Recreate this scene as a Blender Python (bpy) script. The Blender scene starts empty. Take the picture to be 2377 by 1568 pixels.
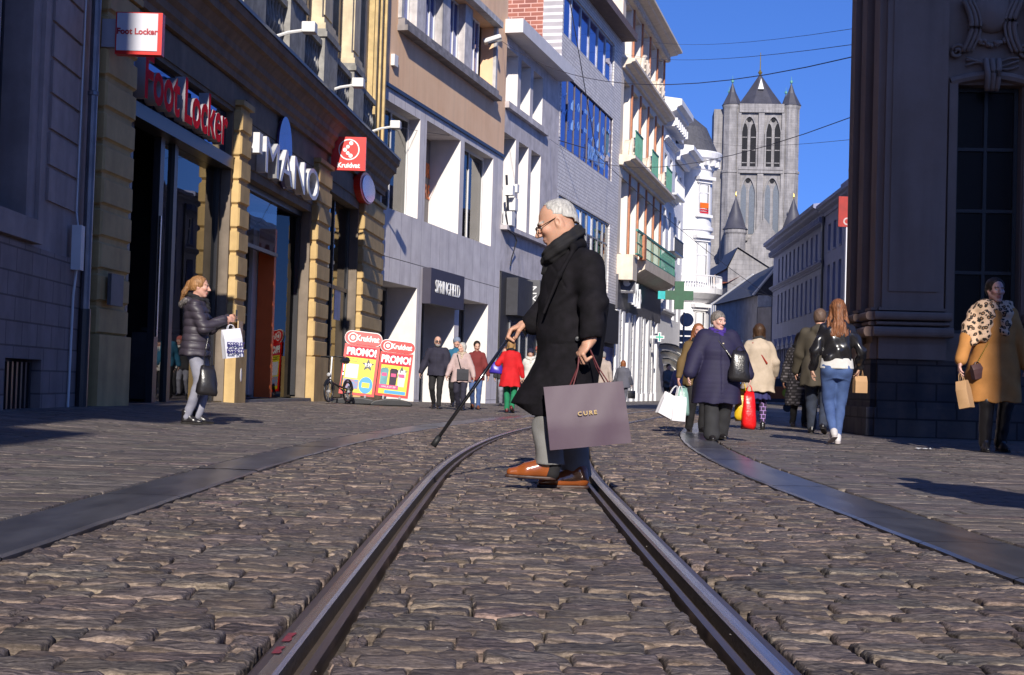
import bpy, math, random
import numpy as np
from mathutils import Vector, Matrix
R = math.radians
rnd = random.Random(7)
S = bpy.context.scene
COL = S.collection
# ---------------------------------------------------------------- camera
FX, CX, CY = 3400.0, 1188.5, 784.0          # focal length and centre of a 2377 x 1568 frame
CAMH = 0.57
PITCH = math.atan(112 / FX); ROLL = 0.030
fwd = Vector((0, math.cos(PITCH), math.sin(PITCH)))
up0 = Vector((0, -math.sin(PITCH), math.cos(PITCH))); r0 = Vector((1, 0, 0))
rt = r0 * math.cos(ROLL) + up0 * math.sin(ROLL)
upv = up0 * math.cos(ROLL) - r0 * math.sin(ROLL)
cam = bpy.data.cameras.new('camera'); camo = bpy.data.objects.new('camera', cam); COL.objects.link(camo)
cam.sensor_width = 36; cam.lens = FX / 2377 * 36; cam.clip_end = 3000; cam.clip_start = 0.05
camo.matrix_world = Matrix(((rt.x, upv.x, -fwd.x, 0), (rt.y, upv.y, -fwd.y, 0), (rt.z, upv.z, -fwd.z, CAMH), (0, 0, 0, 1)))
S.camera = camo
# ---------------------------------------------------------------- sky and sun
SUN_EL, SUN_TAN = R(27), -0.03                # light travels along +Y, down
sd = Vector((SUN_TAN, 1, -math.tan(SUN_EL) * math.sqrt(1 + SUN_TAN**2))).normalized()
W = bpy.data.worlds.new('World'); S.world = W; W.use_nodes = True
nt = W.node_tree; bg = nt.nodes['Background']
sky = nt.nodes.new('ShaderNodeTexSky'); sky.sky_type = 'NISHITA'; sky.sun_disc = False
sky.sun_elevation = SUN_EL; sky.sun_rotation = math.atan2(-sd.x, -sd.y)
sky.altitude = 0; sky.air_density = 1.0; sky.dust_density = 0.3; sky.ozone_density = 3.5
tcw = nt.nodes.new('ShaderNodeTexCoord'); mpw = nt.nodes.new('ShaderNodeMapping'); mpw.vector_type = 'POINT'; mpw.inputs['Location'].default_value = (0, 0, 0.16)
nmw = nt.nodes.new('ShaderNodeVectorMath'); nmw.operation = 'NORMALIZE'; hsw = nt.nodes.new('ShaderNodeHueSaturation'); hsw.inputs['Saturation'].default_value = 1.12; hsw.inputs['Value'].default_value = 1.0
nt.links.new(tcw.outputs['Generated'], mpw.inputs[0]); nt.links.new(mpw.outputs[0], nmw.inputs[0]); nt.links.new(nmw.outputs[0], sky.inputs[0])
nt.links.new(sky.outputs[0], hsw.inputs['Color']); mxw = nt.nodes.new('ShaderNodeMix'); mxw.data_type = 'RGBA'; mxw.blend_type = 'MULTIPLY'; mxw.inputs[0].default_value = 1; mxw.inputs[7].default_value = (.66, .80, 1.3, 1); nt.links.new(hsw.outputs[0], mxw.inputs[6]); nt.links.new(mxw.outputs[2], bg.inputs[0]); bg.inputs[1].default_value = 0.105
sl = bpy.data.lights.new('sun', 'SUN'); sl.energy = 4.7; sl.angle = R(0.5); sl.color = (1, 0.93, 0.83)
so = bpy.data.objects.new('sun', sl); COL.objects.link(so)
so.rotation_euler = sd.to_track_quat('-Z', 'Y').to_euler(); so.location = (0, -20, 40)
S.view_settings.view_transform = 'Standard'; S.view_settings.look = 'None'
S.view_settings.exposure = 0.3; S.view_settings.gamma = 1
S.render.engine = 'CYCLES'; S.cycles.max_bounces = 6; S.cycles.diffuse_bounces = 3; S.cycles.glossy_bounces = 3
S.cycles.transmission_bounces = 4; S.cycles.transparent_max_bounces = 12; S.cycles.caustics_reflective = False
S.cycles.use_denoising = True

# ---------------------------------------------------------------- helpers
def ray(x, y):
    return fwd + rt * ((x - CX) / FX) + upv * ((CY - y) / FX)
def at(x, y, Y):
    d = ray(x, y); t = Y / d.y
    return Vector((d.x * t, Y, CAMH + d.z * t))
def gp(x, y, z=0.0):
    d = ray(x, y); t = (z - CAMH) / d.z
    return Vector((d.x * t, d.y * t, z))
def sstep(a, b, x):
    t = min(1, max(0, (x - a) / (b - a))); return t * t * (3 - 2 * t)
def gz(x, y):                                # height of the paving
    return 0.11 * sstep(2.6, 6.2, -x) * (1 - sstep(32, 46, y)) - 0.14 * sstep(42, 58, y)

def new_obj(name, me, parent=None):
    o = bpy.data.objects.new(name, me); COL.objects.link(o)
    if parent is not None: o.parent = parent
    return o
def thing(name, label, cat, loc=(0, 0, 0), group=None, rz=0):
    o = bpy.data.objects.new(name, None); COL.objects.link(o); o.location = loc; o.rotation_euler = (0, 0, rz)
    o.empty_display_size = 0.1
    o['label'] = label; o['category'] = cat
    if group: o['group'] = group
    return o
def tag(o, label=None, cat=None, group=None, kind=None):
    if label: o['label'] = label
    if cat: o['category'] = cat
    if group: o['group'] = group
    if kind: o['kind'] = kind
    return o
def root_loc(p):
    v = Vector((0, 0, 0))
    while p is not None:
        v += Vector(p.location); p = p.parent
    return v

# ---------------------------------------------------------------- materials
MATS = {}
def _n(nt, t, **kw):
    n = nt.nodes.new(t)
    for k, v in kw.items(): setattr(n, k, v)
    return n
def mat(name, col, rough=0.7, var=0.15, scale=3.0, bump=0.2, bscale=40.0, metal=0.0, spec=0.5, col2=None, stretch=(1, 1, 1),
        vcol=False, emit=None, coat=0, brick=None, ang=0, stain=0.0, sheen=0, bdist=0.01, detail=6):
    if name in MATS: return MATS[name]
    m = bpy.data.materials.new(name); m.use_nodes = True; MATS[name] = m
    nt = m.node_tree; L = nt.links.new; b = nt.nodes['Principled BSDF']
    b.inputs['Roughness'].default_value = rough; b.inputs['Metallic'].default_value = metal
    b.inputs['Specular IOR Level'].default_value = spec
    if coat: b.inputs['Coat Weight'].default_value = coat; b.inputs['Coat Roughness'].default_value = 0.12
    if sheen: b.inputs['Sheen Weight'].default_value = sheen
    tc = _n(nt, 'ShaderNodeTexCoord'); mp = _n(nt, 'ShaderNodeMapping'); L(tc.outputs['Object'], mp.inputs[0])
    mp.inputs['Rotation'].default_value = (0, 0, -ang); 
    mp2 = _n(nt, 'ShaderNodeMapping'); L(mp.outputs[0], mp2.inputs[0]); mp2.inputs['Scale'].default_value = stretch
    no = _n(nt, 'ShaderNodeTexNoise'); L(mp2.outputs[0], no.inputs['Vector']); no.inputs['Scale'].default_value = scale
    no.inputs['Detail'].default_value = detail; no.inputs['Roughness'].default_value = 0.6
    c1 = tuple(col) + (1,)
    c2 = tuple(col2) + (1,) if col2 else tuple(max(0, c * (1 - 2 * var)) for c in col) + (1,)
    rp = _n(nt, 'ShaderNodeValToRGB'); L(no.outputs[0], rp.inputs[0])
    rp.color_ramp.elements[0].position = 0.35; rp.color_ramp.elements[1].position = 0.65
    rp.color_ramp.elements[0].color = c2; rp.color_ramp.elements[1].color = c1
    out = rp.outputs[0]
    if vcol:
        at_ = _n(nt, 'ShaderNodeAttribute', attribute_name='Col')
        mx = _n(nt, 'ShaderNodeMix', data_type='RGBA', blend_type='MULTIPLY'); mx.inputs[0].default_value = 1
        L(at_.outputs['Color'], mx.inputs[6]); L(out, mx.inputs[7]); out = mx.outputs[2]
    hgt = None
    if brick:
        sp = _n(nt, 'ShaderNodeSeparateXYZ'); L(mp.outputs[0], sp.inputs[0])
        cb = _n(nt, 'ShaderNodeCombineXYZ'); L(sp.outputs[brick.get('ax', 0)], cb.inputs[0]); L(sp.outputs[2], cb.inputs[1])
        bt = _n(nt, 'ShaderNodeTexBrick'); L(cb.outputs[0], bt.inputs['Vector']); bt.inputs['Scale'].default_value = 1
        bt.inputs['Brick Width'].default_value = brick['w']; bt.inputs['Row Height'].default_value = brick['h']
        bt.inputs['Mortar Size'].default_value = brick['m']; bt.inputs['Mortar Smooth'].default_value = 0.2
        bt.offset = brick.get('off', 0.5)
        b1 = brick.get('c1', (1, 1, 1)); b2 = brick.get('c2', (.8, .8, .8))
        bt.inputs['Color1'].default_value = (*b1, 1); bt.inputs['Color2'].default_value = (*b2, 1); bt.inputs['Mortar'].default_value = (*brick['mc'], 1)
        bt.inputs['Bias'].default_value = brick.get('bias', 0)
        mx = _n(nt, 'ShaderNodeMix', data_type='RGBA', blend_type='MULTIPLY'); mx.inputs[0].default_value = 1
        L(out, mx.inputs[6]); L(bt.outputs[0], mx.inputs[7]); out = mx.outputs[2]; hgt = bt.outputs['Fac']
    if stain:
        n2 = _n(nt, 'ShaderNodeTexNoise'); mp3 = _n(nt, 'ShaderNodeMapping'); L(mp.outputs[0], mp3.inputs[0])
        mp3.inputs['Scale'].default_value = (2.2, 2.2, 0.22); L(mp3.outputs[0], n2.inputs['Vector']); n2.inputs['Scale'].default_value = 1.3
        n2.inputs['Detail'].default_value = 8
        r2 = _n(nt, 'ShaderNodeMapRange'); L(n2.outputs[0], r2.inputs[0]); r2.inputs[1].default_value = .42; r2.inputs[2].default_value = .72
        r2.inputs[3].default_value = 1; r2.inputs[4].default_value = 1 - stain
        vm = _n(nt, 'ShaderNodeMix', data_type='RGBA', blend_type='MULTIPLY'); vm.inputs[0].default_value = 1
        L(out, vm.inputs[6]); L(r2.outputs[0], vm.inputs[7]); out = vm.outputs[2]
    L(out, b.inputs['Base Color'])
    if bump:
        n3 = _n(nt, 'ShaderNodeTexNoise'); L(mp2.outputs[0], n3.inputs['Vector']); n3.inputs['Scale'].default_value = bscale
        n3.inputs['Detail'].default_value = 5
        bp = _n(nt, 'ShaderNodeBump'); bp.inputs['Strength'].default_value = bump; bp.inputs['Distance'].default_value = bdist
        L(n3.outputs[0], bp.inputs['Height']); last = bp.outputs[0]
        if hgt:
            bp2 = _n(nt, 'ShaderNodeBump'); bp2.invert = True; bp2.inputs['Strength'].default_value = .6; bp2.inputs['Distance'].default_value = .01
            L(hgt, bp2.inputs['Height']); L(last, bp2.inputs['Normal']); last = bp2.outputs[0]
        L(last, b.inputs['Normal'])
    if emit:
        b.inputs['Emission Color'].default_value = (*emit[:3], 1); b.inputs['Emission Strength'].default_value = emit[3]
    return m
def glass(name='shop_glass', tint=0.75, rough=0.0):
    if name in MATS: return MATS[name]
    m = bpy.data.materials.new(name); m.use_nodes = True; MATS[name] = m
    nt = m.node_tree; L = nt.links.new; nt.nodes.remove(nt.nodes['Principled BSDF'])
    fr = _n(nt, 'ShaderNodeFresnel'); fr.inputs[0].default_value = 1.55
    ad = _n(nt, 'ShaderNodeMath', operation='ADD'); ad.inputs[1].default_value = 0.05; L(fr.outputs[0], ad.inputs[0])
    no = _n(nt, 'ShaderNodeTexNoise'); no.inputs['Scale'].default_value = 0.9
    bp = _n(nt, 'ShaderNodeBump'); bp.inputs['Strength'].default_value = 0.05; bp.inputs['Distance'].default_value = .05; L(no.outputs[0], bp.inputs['Height'])
    tr = _n(nt, 'ShaderNodeBsdfTransparent'); tr.inputs[0].default_value = (tint, tint, tint * 1.03, 1)
    gl = _n(nt, 'ShaderNodeBsdfGlossy'); gl.inputs['Roughness'].default_value = rough; L(bp.outputs[0], gl.inputs['Normal'])
    mx = _n(nt, 'ShaderNodeMixShader'); L(ad.outputs[0], mx.inputs[0]); L(tr.outputs[0], mx.inputs[1]); L(gl.outputs[0], mx.inputs[2])
    L(mx.outputs[0], nt.nodes['Material Output'].inputs[0])
    return m

# ---------------------------------------------------------------- mesh builder and facades
class Fac:
    """a vertical plane: u runs along it, z up, d out of it"""
    def __init__(s, P0, P1, flip=False):
        s.P = Vector((P0[0], P0[1], 0)); D = Vector((P1[0] - P0[0], P1[1] - P0[1], 0)); s.L = D.length; s.du = D.normalized()
        s.n = Vector((s.du.y, -s.du.x, 0)) * (-1 if flip else 1); s.ang = math.atan2(s.du.y, s.du.x)
    def w(s, u, z, d=0):
        return s.P + s.du * u + s.n * d + Vector((0, 0, z))
    def px(s, x, y, d=0):
        r = ray(x, y); o = Vector((0, 0, CAMH)) - (s.P + s.n * d)
        t = -o.dot(s.n) / r.dot(s.n); p = Vector((0, 0, CAMH)) + r * t
        return (p - s.P).dot(s.du), p.z
    def u(s, x, y=700, d=0): return s.px(x, y, d)[0]
    def z(s, x, y, d=0): return s.px(x, y, d)[1]
WF = Fac((0, 0), (1, 0)); WF.n = Vector((0, 1, 0))      # plain world axes: u=X, d=Y
class MB:
    def __init__(s): s.v = []; s.f = []; s.m = []; s.cols = None
    def add(s, vs, fs, m=0):
        o = len(s.v); s.v += [tuple(v) for v in vs]; s.f += [tuple(i + o for i in f) for f in fs]; s.m += [m] * len(fs); return s
    def box(s, F, u0, u1, z0, z1, d0, d1, m=0):
        vs = [F.w(u, z, d) for u in (u0, u1) for z in (z0, z1) for d in (d0, d1)]
        return s.add(vs, [(0, 1, 3, 2), (4, 6, 7, 5), (0, 4, 5, 1), (2, 3, 7, 6), (0, 2, 6, 4), (1, 5, 7, 3)], m)
    def quad(s, a, b, c, d, m=0): return s.add([a, b, c, d], [(0, 1, 2, 3)], m)
    def prism(s, F, pts, d0, d1, m=0):           # polygon in (u,z), extruded in d
        n = len(pts); vs = [F.w(u, z, d0) for u, z in pts] + [F.w(u, z, d1) for u, z in pts]
        return s.add(vs, [tuple(range(n)), tuple(range(2 * n - 1, n - 1, -1))] + [(i, (i + 1) % n, n + (i + 1) % n, n + i) for i in range(n)], m)
    def sweep(s, F, prof, u0, u1, m=0):          # profile in (d,z), run along u
        n = len(prof); vs = [F.w(u0, z, d) for d, z in prof] + [F.w(u1, z, d) for d, z in prof]
        return s.add(vs, [tuple(range(n)), tuple(range(2 * n - 1, n - 1, -1))] + [(i, (i + 1) % n, n + (i + 1) % n, n + i) for i in range(n)], m)
    def tube(s, pts, r, n=6, m=0, r1=None):
        pts = [Vector(p) for p in pts]; k = len(pts); vs = []
        for i, p in enumerate(pts):
            t = (pts[min(i + 1, k - 1)] - pts[max(i - 1, 0)]).normalized()
            a = t.cross(Vector((0, 0, 1)));  a = t.cross(Vector((1, 0, 0))) if a.length < .1 else a; a.normalize(); b = t.cross(a)
            rr = r if r1 is None else r + (r1 - r) * i / (k - 1)
            vs += [p + (a * math.cos(2 * math.pi * j / n) + b * math.sin(2 * math.pi * j / n)) * rr for j in range(n)]
        fs = [(i * n + j, i * n + (j + 1) % n, (i + 1) * n + (j + 1) % n, (i + 1) * n + j) for i in range(k - 1) for j in range(n)]
        fs += [tuple(range(n - 1, -1, -1)), tuple(range((k - 1) * n, k * n))]
        return s.add(vs, fs, m)
    def lathe(s, c, prof, n=16, m=0, a0=0, a1=2 * math.pi, axis=None):   # profile (r, h) about a vertical axis (or given frame)
        X, Y, Z = axis if axis else (Vector((1, 0, 0)), Vector((0, 1, 0)), Vector((0, 0, 1)))
        full = abs(a1 - a0 - 2 * math.pi) < 1e-6; k = n if full else n + 1; c = Vector(c); vs = []
        for r, h in prof:
            for j in range(k):
                a = a0 + (a1 - a0) * j / n; vs.append(c + X * (r * math.cos(a)) + Y * (r * math.sin(a)) + Z * h)
        fs = []
        for i in range(len(prof) - 1):
            for j in range(n):
                j2 = (j + 1) % k; fs.append((i * k + j, i * k + j2, (i + 1) * k + j2, (i + 1) * k + j))
        return s.add(vs, fs, m)
    def build(s, name, mats, parent=None, smooth=False, bevel=0):
        off = root_loc(parent); me = bpy.data.meshes.new(name)
        me.from_pydata([(v[0] - off.x, v[1] - off.y, v[2] - off.z) for v in s.v], [], s.f)
        for m in (mats if isinstance(mats, (list, tuple)) else [mats]): me.materials.append(m)
        me.polygons.foreach_set('material_index', s.m)
        if smooth: me.polygons.foreach_set('use_smooth', [True] * len(s.f))
        me.update()
        import bmesh
        bm = bmesh.new(); bm.from_mesh(me); bmesh.ops.recalc_face_normals(bm, faces=bm.faces); bm.to_mesh(me); bm.free()
        o = new_obj(name, me, parent)
        if bevel:
            b = o.modifiers.new('bevel', 'BEVEL'); b.width = bevel; b.segments = 2; b.limit_method = 'ANGLE'
        return o
def text_obj(name, txt, size, m, origin, right, up, parent=None, ext=0.01, bold=0.0, sx=1.0, align='CENTER', spacing=1.0, shear=0):
    cu = bpy.data.curves.new(name, 'FONT'); cu.body = txt; cu.size = size; cu.extrude = ext; cu.offset = bold; cu.align_x = align; cu.align_y = 'CENTER'
    cu.space_character = spacing; cu.resolution_u = 3; cu.shear = shear
    t = bpy.data.objects.new(name, cu); COL.objects.link(t)
    dg = bpy.context.evaluated_depsgraph_get(); me = bpy.data.meshes.new_from_object(t.evaluated_get(dg)); me.name = name
    bpy.data.objects.remove(t); bpy.data.curves.remove(cu)
    right = Vector(right).normalized(); up = Vector(up).normalized(); n = right.cross(up)
    off = root_loc(parent); o3 = Vector(origin) - off
    M = Matrix(((right.x * sx, up.x, n.x, o3.x), (right.y * sx, up.y, n.y, o3.y), (right.z * sx, up.z, n.z, o3.z), (0, 0, 0, 1)))
    me.transform(M); me.materials.clear(); me.materials.append(m); me.polygons.foreach_set('material_index', [0] * len(me.polygons))
    return new_obj(name, me, parent)

# ---------------------------------------------------------------- ground, setts, kerb bands, rails
def cx(s):
    if s < 8.5: return 0.04 + (8.5 - s)**2 / 1500
    if s < 26: return 0.04 + (s - 8.5)**2 / 185
    return 0.04 + 17.5**2 / 185 + (s - 26) * 35 / 185
def gzv(X, Y):
    def ss(a, b, x):
        t = np.clip((x - a) / (b - a), 0, 1); return t * t * (3 - 2 * t)
    return 0.11 * ss(2.6, 6.2, -X) * (1 - ss(32, 46, Y)) - 0.14 * ss(42, 58, Y)
cxv = np.vectorize(cx)
def mesh_np(name, V, Fq, mats, parent=None, cols=None, smooth=True, uv=None):
    me = bpy.data.meshes.new(name); me.vertices.add(len(V)); me.vertices.foreach_set('co', V.astype(np.float32).ravel())
    n = len(Fq); me.loops.add(n * 4); me.loops.foreach_set('vertex_index', Fq.astype(np.int32).ravel())
    me.polygons.add(n); me.polygons.foreach_set('loop_start', np.arange(0, n * 4, 4, dtype=np.int32))
    me.update(calc_edges=True)
    me.polygons.foreach_set('use_smooth', np.full(n, bool(smooth)))
    if cols is not None:
        a = me.color_attributes.new('Col', 'FLOAT_COLOR', 'POINT'); c4 = np.ones((len(V), 4), np.float32); c4[:, :3] = cols; a.data.foreach_set('color', c4.ravel())
    for m in mats: me.materials.append(m)
    me.validate(); return new_obj(name, me, parent)

def stone_mat(name, ca, cb, dust):
    m = bpy.data.materials.new(name); m.use_nodes = True; nt = m.node_tree; L = nt.links.new; b = nt.nodes['Principled BSDF']
    tc = _n(nt, 'ShaderNodeTexCoord')
    wv = _n(nt, 'ShaderNodeTexNoise'); wv.inputs['Scale'].default_value = 7; wv.inputs['Detail'].default_value = 4; L(tc.outputs['Object'], wv.inputs[0])
    vm = _n(nt, 'ShaderNodeVectorMath', operation='MULTIPLY_ADD'); L(wv.outputs['Color'], vm.inputs[0]); vm.inputs[1].default_value = (.05, .05, .05); L(tc.outputs['Object'], vm.inputs[2])
    mp = _n(nt, 'ShaderNodeMapping'); L(vm.outputs[0], mp.inputs[0]); mp.inputs['Scale'].default_value = (7, 85, 85)
    n1 = _n(nt, 'ShaderNodeTexNoise'); n1.inputs['Scale'].default_value = 1.1; n1.inputs['Detail'].default_value = 9; n1.inputs['Roughness'].default_value = .68; L(mp.outputs[0], n1.inputs[0])
    rp = _n(nt, 'ShaderNodeValToRGB'); L(n1.outputs[0], rp.inputs[0])
    e = rp.color_ramp.elements; e[0].position = .42; e[0].color = (*[c * .45 for c in ca], 1); e[1].position = .59; e[1].color = (*cb, 1)
    e2 = e.new(.5); e2.color = (*ca, 1)
    at_ = _n(nt, 'ShaderNodeAttribute', attribute_name='Col')
    mx = _n(nt, 'ShaderNodeMix', data_type='RGBA', blend_type='MULTIPLY'); mx.inputs[0].default_value = 1; L(rp.outputs[0], mx.inputs[6]); L(at_.outputs['Color'], mx.inputs[7])
    n4 = _n(nt, 'ShaderNodeTexNoise'); n4.inputs['Scale'].default_value = 2.2; n4.inputs['Detail'].default_value = 7; L(tc.outputs['Object'], n4.inputs[0])
    r4 = _n(nt, 'ShaderNodeMapRange'); L(n4.outputs[0], r4.inputs[0]); r4.inputs[1].default_value = .5; r4.inputs[2].default_value = .75; r4.inputs[3].default_value = 0; r4.inputs[4].default_value = .55
    m2 = _n(nt, 'ShaderNodeMix', data_type='RGBA'); L(r4.outputs[0], m2.inputs[0]); L(mx.outputs[2], m2.inputs[6]); m2.inputs[7].default_value = (*dust, 1)
    n6 = _n(nt, 'ShaderNodeTexNoise'); n6.inputs['Scale'].default_value = 75; n6.inputs['Detail'].default_value = 8; n6.inputs['Roughness'].default_value = .75; L(tc.outputs['Object'], n6.inputs[0])
    r6 = _n(nt, 'ShaderNodeMapRange'); L(n6.outputs[0], r6.inputs[0]); r6.inputs[1].default_value = .33; r6.inputs[2].default_value = .67; r6.inputs[3].default_value = .62; r6.inputs[4].default_value = 1.35
    m3 = _n(nt, 'ShaderNodeMix', data_type='RGBA', blend_type='MULTIPLY'); m3.inputs[0].default_value = 1; L(m2.outputs[2], m3.inputs[6]); L(r6.outputs[0], m3.inputs[7])
    L(m3.outputs[2], b.inputs['Base Color'])
    b.inputs['Roughness'].default_value = .62; b.inputs['Specular IOR Level'].default_value = .35
    n5 = _n(nt, 'ShaderNodeTexNoise'); n5.inputs['Scale'].default_value = 90; n5.inputs['Detail'].default_value = 6; L(tc.outputs['Object'], n5.inputs[0])
    bp = _n(nt, 'ShaderNodeBump'); bp.inputs['Strength'].default_value = .35; bp.inputs['Distance'].default_value = .004; L(n5.outputs[0], bp.inputs['Height'])
    b2 = _n(nt, 'ShaderNodeBump'); b2.inputs['Strength'].default_value = .75; b2.inputs['Distance'].default_value = .012; L(n1.outputs[0], b2.inputs['Height']); L(bp.outputs[0], b2.inputs['Normal'])
    L(b2.outputs[0], b.inputs['Normal']); return m
M_sett = stone_mat('sett_stone', (.122, .098, .089), (.232, .188, .162), (.215, .16, .122))
M_slab = stone_mat('slab_stone', (.135, .115, .108), (.225, .19, .168), (.25, .205, .17))

def make_stones(rng, cells, nx, ny, r, jit, und, base_z=0.0, tint=0.24, ek=1.0):
    """cells: array (t0,t1,s0,s1); builds rounded blocks in one array set"""
    C = np.array(cells); N = len(C); t0, t1, s0, s1 = C.T
    def ax(n):
        mid = np.linspace(-.62, .62, n - 6) if n > 7 else np.zeros(n - 6)
        return np.concatenate([[-1, -.997, -.92], mid, [.92, .997, 1]])
    a = ax(nx); b = ax(ny); A, B = np.meshgrid(a, b, indexing='ij'); A = A.ravel()[None]; B = B.ravel()[None]
    skirt = np.zeros((nx, ny), bool); skirt[0] = skirt[-1] = True; skirt[:, 0] = skirt[:, -1] = True; skirt = skirt.ravel()[None]
    hw = ((t1 - t0) / 2)[:, None]; hh = ((s1 - s0) / 2)[:, None]; mt = ((t1 + t0) / 2)[:, None]; ms = ((s1 + s0) / 2)[:, None]
    ph = rng.uniform(0, 6.28, (N, 8)); am = rng.uniform(.3, 1, (N, 4))
    x = A * hw; y = B * hh
    x = x + jit * am[:, :1] * np.sin(B * 2.2 + ph[:, :1]) * .9; y = y + jit * am[:, 1:2] * np.sin(A * 2.6 + ph[:, 1:2])
    rr = np.minimum(r * rng.uniform(.6, 1.3, (N, 1)), hh * .9)
    da = np.clip(1 - (1 - np.abs(A)) * hw / (rr * .7), 0, 1); db = np.clip(1 - (1 - np.abs(B)) * hh / rr, 0, 1)
    q = np.minimum(1, np.hypot(da, db)); drop = rr * (1 - np.sqrt(np.maximum(0, 1 - q * q))) * .8
    z = rng.normal(0, und * .6, (N, 1)) + A * rng.normal(0, und * .7, (N, 1)) + B * rng.normal(0, und * .5, (N, 1))
    z = z + und * .8 * np.sin(A * 3.1 + ph[:, 2:3]) * np.sin(B * 2.3 + ph[:, 3:4]) + und * .45 * np.sin(A * 7 + ph[:, 4:5] + B * 3)
    rn = (nx > 12) * .0014; z = z + rng.normal(0, 1, z.shape) * rn * .6; x = x + rng.normal(0, 1, x.shape) * rn; y = y + rng.normal(0, 1, y.shape) * rn * .8; z = z - drop - np.where(skirt, .03, 0)
    cxx = cxv(ms.ravel())[:, None]; slope = (cxv(ms.ravel() + .1) - cxv(ms.ravel() - .1))[:, None] / .2
    T = mt + x; Sv = ms + y
    X = cxx + slope * (Sv - ms) + T; Y = Sv - slope * T * .6
    Z = z + gzv(X, Y) + base_z
    V = np.stack([X, Y, Z], -1).reshape(-1, 3)
    I = np.arange(nx * ny).reshape(nx, ny); q4 = np.stack([I[:-1, :-1], I[1:, :-1], I[1:, 1:], I[:-1, 1:]], -1).reshape(-1, 4)
    Fq = (q4[None] + (np.arange(N) * nx * ny)[:, None, None]).reshape(-1, 4)
    br = rng.uniform(1 - tint, 1 + tint, (N, 1)); hue = rng.normal(0, .022, (N, 3)); c = br * (1 + hue)
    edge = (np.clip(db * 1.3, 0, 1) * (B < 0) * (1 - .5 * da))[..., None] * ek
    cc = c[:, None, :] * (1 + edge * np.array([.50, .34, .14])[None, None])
    return V, Fq, cc.reshape(-1, 3)
def lay(rng, regions, s_a, s_b, row, wid, gap, slack=1.2, var=.13):
    """rows of blocks in the t ranges, only where the camera could see them (plus a margin)"""
    cells = []; s = s_a
    while s < s_b:
        rh = row * rng.uniform(1 - var, 1 + var)
        for (ta, tb) in regions:
            t = ta - rng.uniform(0, wid[0]) 
            while t < tb - .03:
                w = rng.uniform(*wid); a_, b_ = max(t, ta), min(t + w, tb)
                if tb - b_ < .06: b_ = tb
                if b_ - a_ > .05:
                    big = rng.uniform() < .22; ga = .013 if big else .002; gb = .002 if rng.uniform() < .8 else .010
                    X = cx(s) + (a_ + b_) / 2
                    if abs(X) < .36 * s + slack: cells.append((a_ + ga, b_ - gb, s + gap * .4, s + rh - gap * .4))
                t += w if b_ < tb else 99
        s += rh
    return cells
rng = np.random.default_rng(3)
Vs, Fs, Cs = [], [], []
def acc(Vs, Fs, Cs, r):
    o = sum(len(v) for v in Vs); Vs.append(r[0]); Fs.append(r[1] + o); Cs.append(r[2])
inner = [(-1.56, -.568), (-.412, .412), (.568, 1.56)]
for (a, b, nx, ny) in ((1.6, 7.5, 16, 12), (7.5, 13, 10, 8), (13, 22, 7, 7), (22, 42, 6, 6)):
    acc(Vs, Fs, Cs, make_stones(rng, lay(rng, inner, a, b, .122, (.15, .25), .0055), nx, ny, .012, .0032, .0034, ek=.55))
setts = mesh_np('roadway', np.concatenate(Vs), np.concatenate(Fs), [M_sett], cols=np.concatenate(Cs)); tag(setts, kind='structure')
Vs, Fs, Cs = [], [], []
outer = [(-9.5, -1.985), (1.985, 9.5)]
for (a, b, nx, ny) in ((3.2, 13, 10, 7), (13, 24, 7, 6), (24, 44, 6, 6)):
    acc(Vs, Fs, Cs, make_stones(rng, lay(rng, outer, a, b, .215, (.28, .62), .006, 1.5, .28), nx, ny, .005, .0025, .0013, tint=.2, ek=.3))
slabs = mesh_np('pavement', np.concatenate(Vs), np.concatenate(Fs), [M_slab], cols=np.concatenate(Cs)); tag(slabs, kind='structure')

# earth and far paving under the blocks
M_earth = mat('joint_sand', (.11, .082, .06), rough=.9, scale=9, bump=.8, bscale=60, col2=(.055, .045, .038), bdist=.01)
M_far = mat('far_paving', (.19, .165, .15), rough=.75, scale=2, bump=.4, bscale=30, col2=(.12, .105, .1),
            brick=dict(w=.45, h=.18, m=.012, mc=(.4, .38, .36), ax=0))
xs = np.concatenate([[-500, -120, -40, -15], np.arange(-9, 12.1, .5), [16, 24, 40, 120, 500]]); ys = np.concatenate([[-400, -60, -10], np.arange(0, 70, 1.0), [80, 100, 140, 250, 500, 1500]])
GX, GY = np.meshgrid(xs, ys, indexing='ij'); GZ = gzv(GX, GY) - np.where(GY < 43.5, .040, 0.0)
I = np.arange(GX.size).reshape(GX.shape); q4 = np.stack([I[:-1, :-1], I[1:, :-1], I[1:, 1:], I[:-1, 1:]], -1).reshape(-1, 4)
base = mesh_np('ground', np.stack([GX, GY, GZ], -1).reshape(-1, 3), q4, [M_earth, M_far]); tag(base, kind='structure')
cy = GY[:-1, :-1].reshape(-1); base.data.polygons.foreach_set('material_index', (cy >= 44).astype(np.int32))

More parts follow.
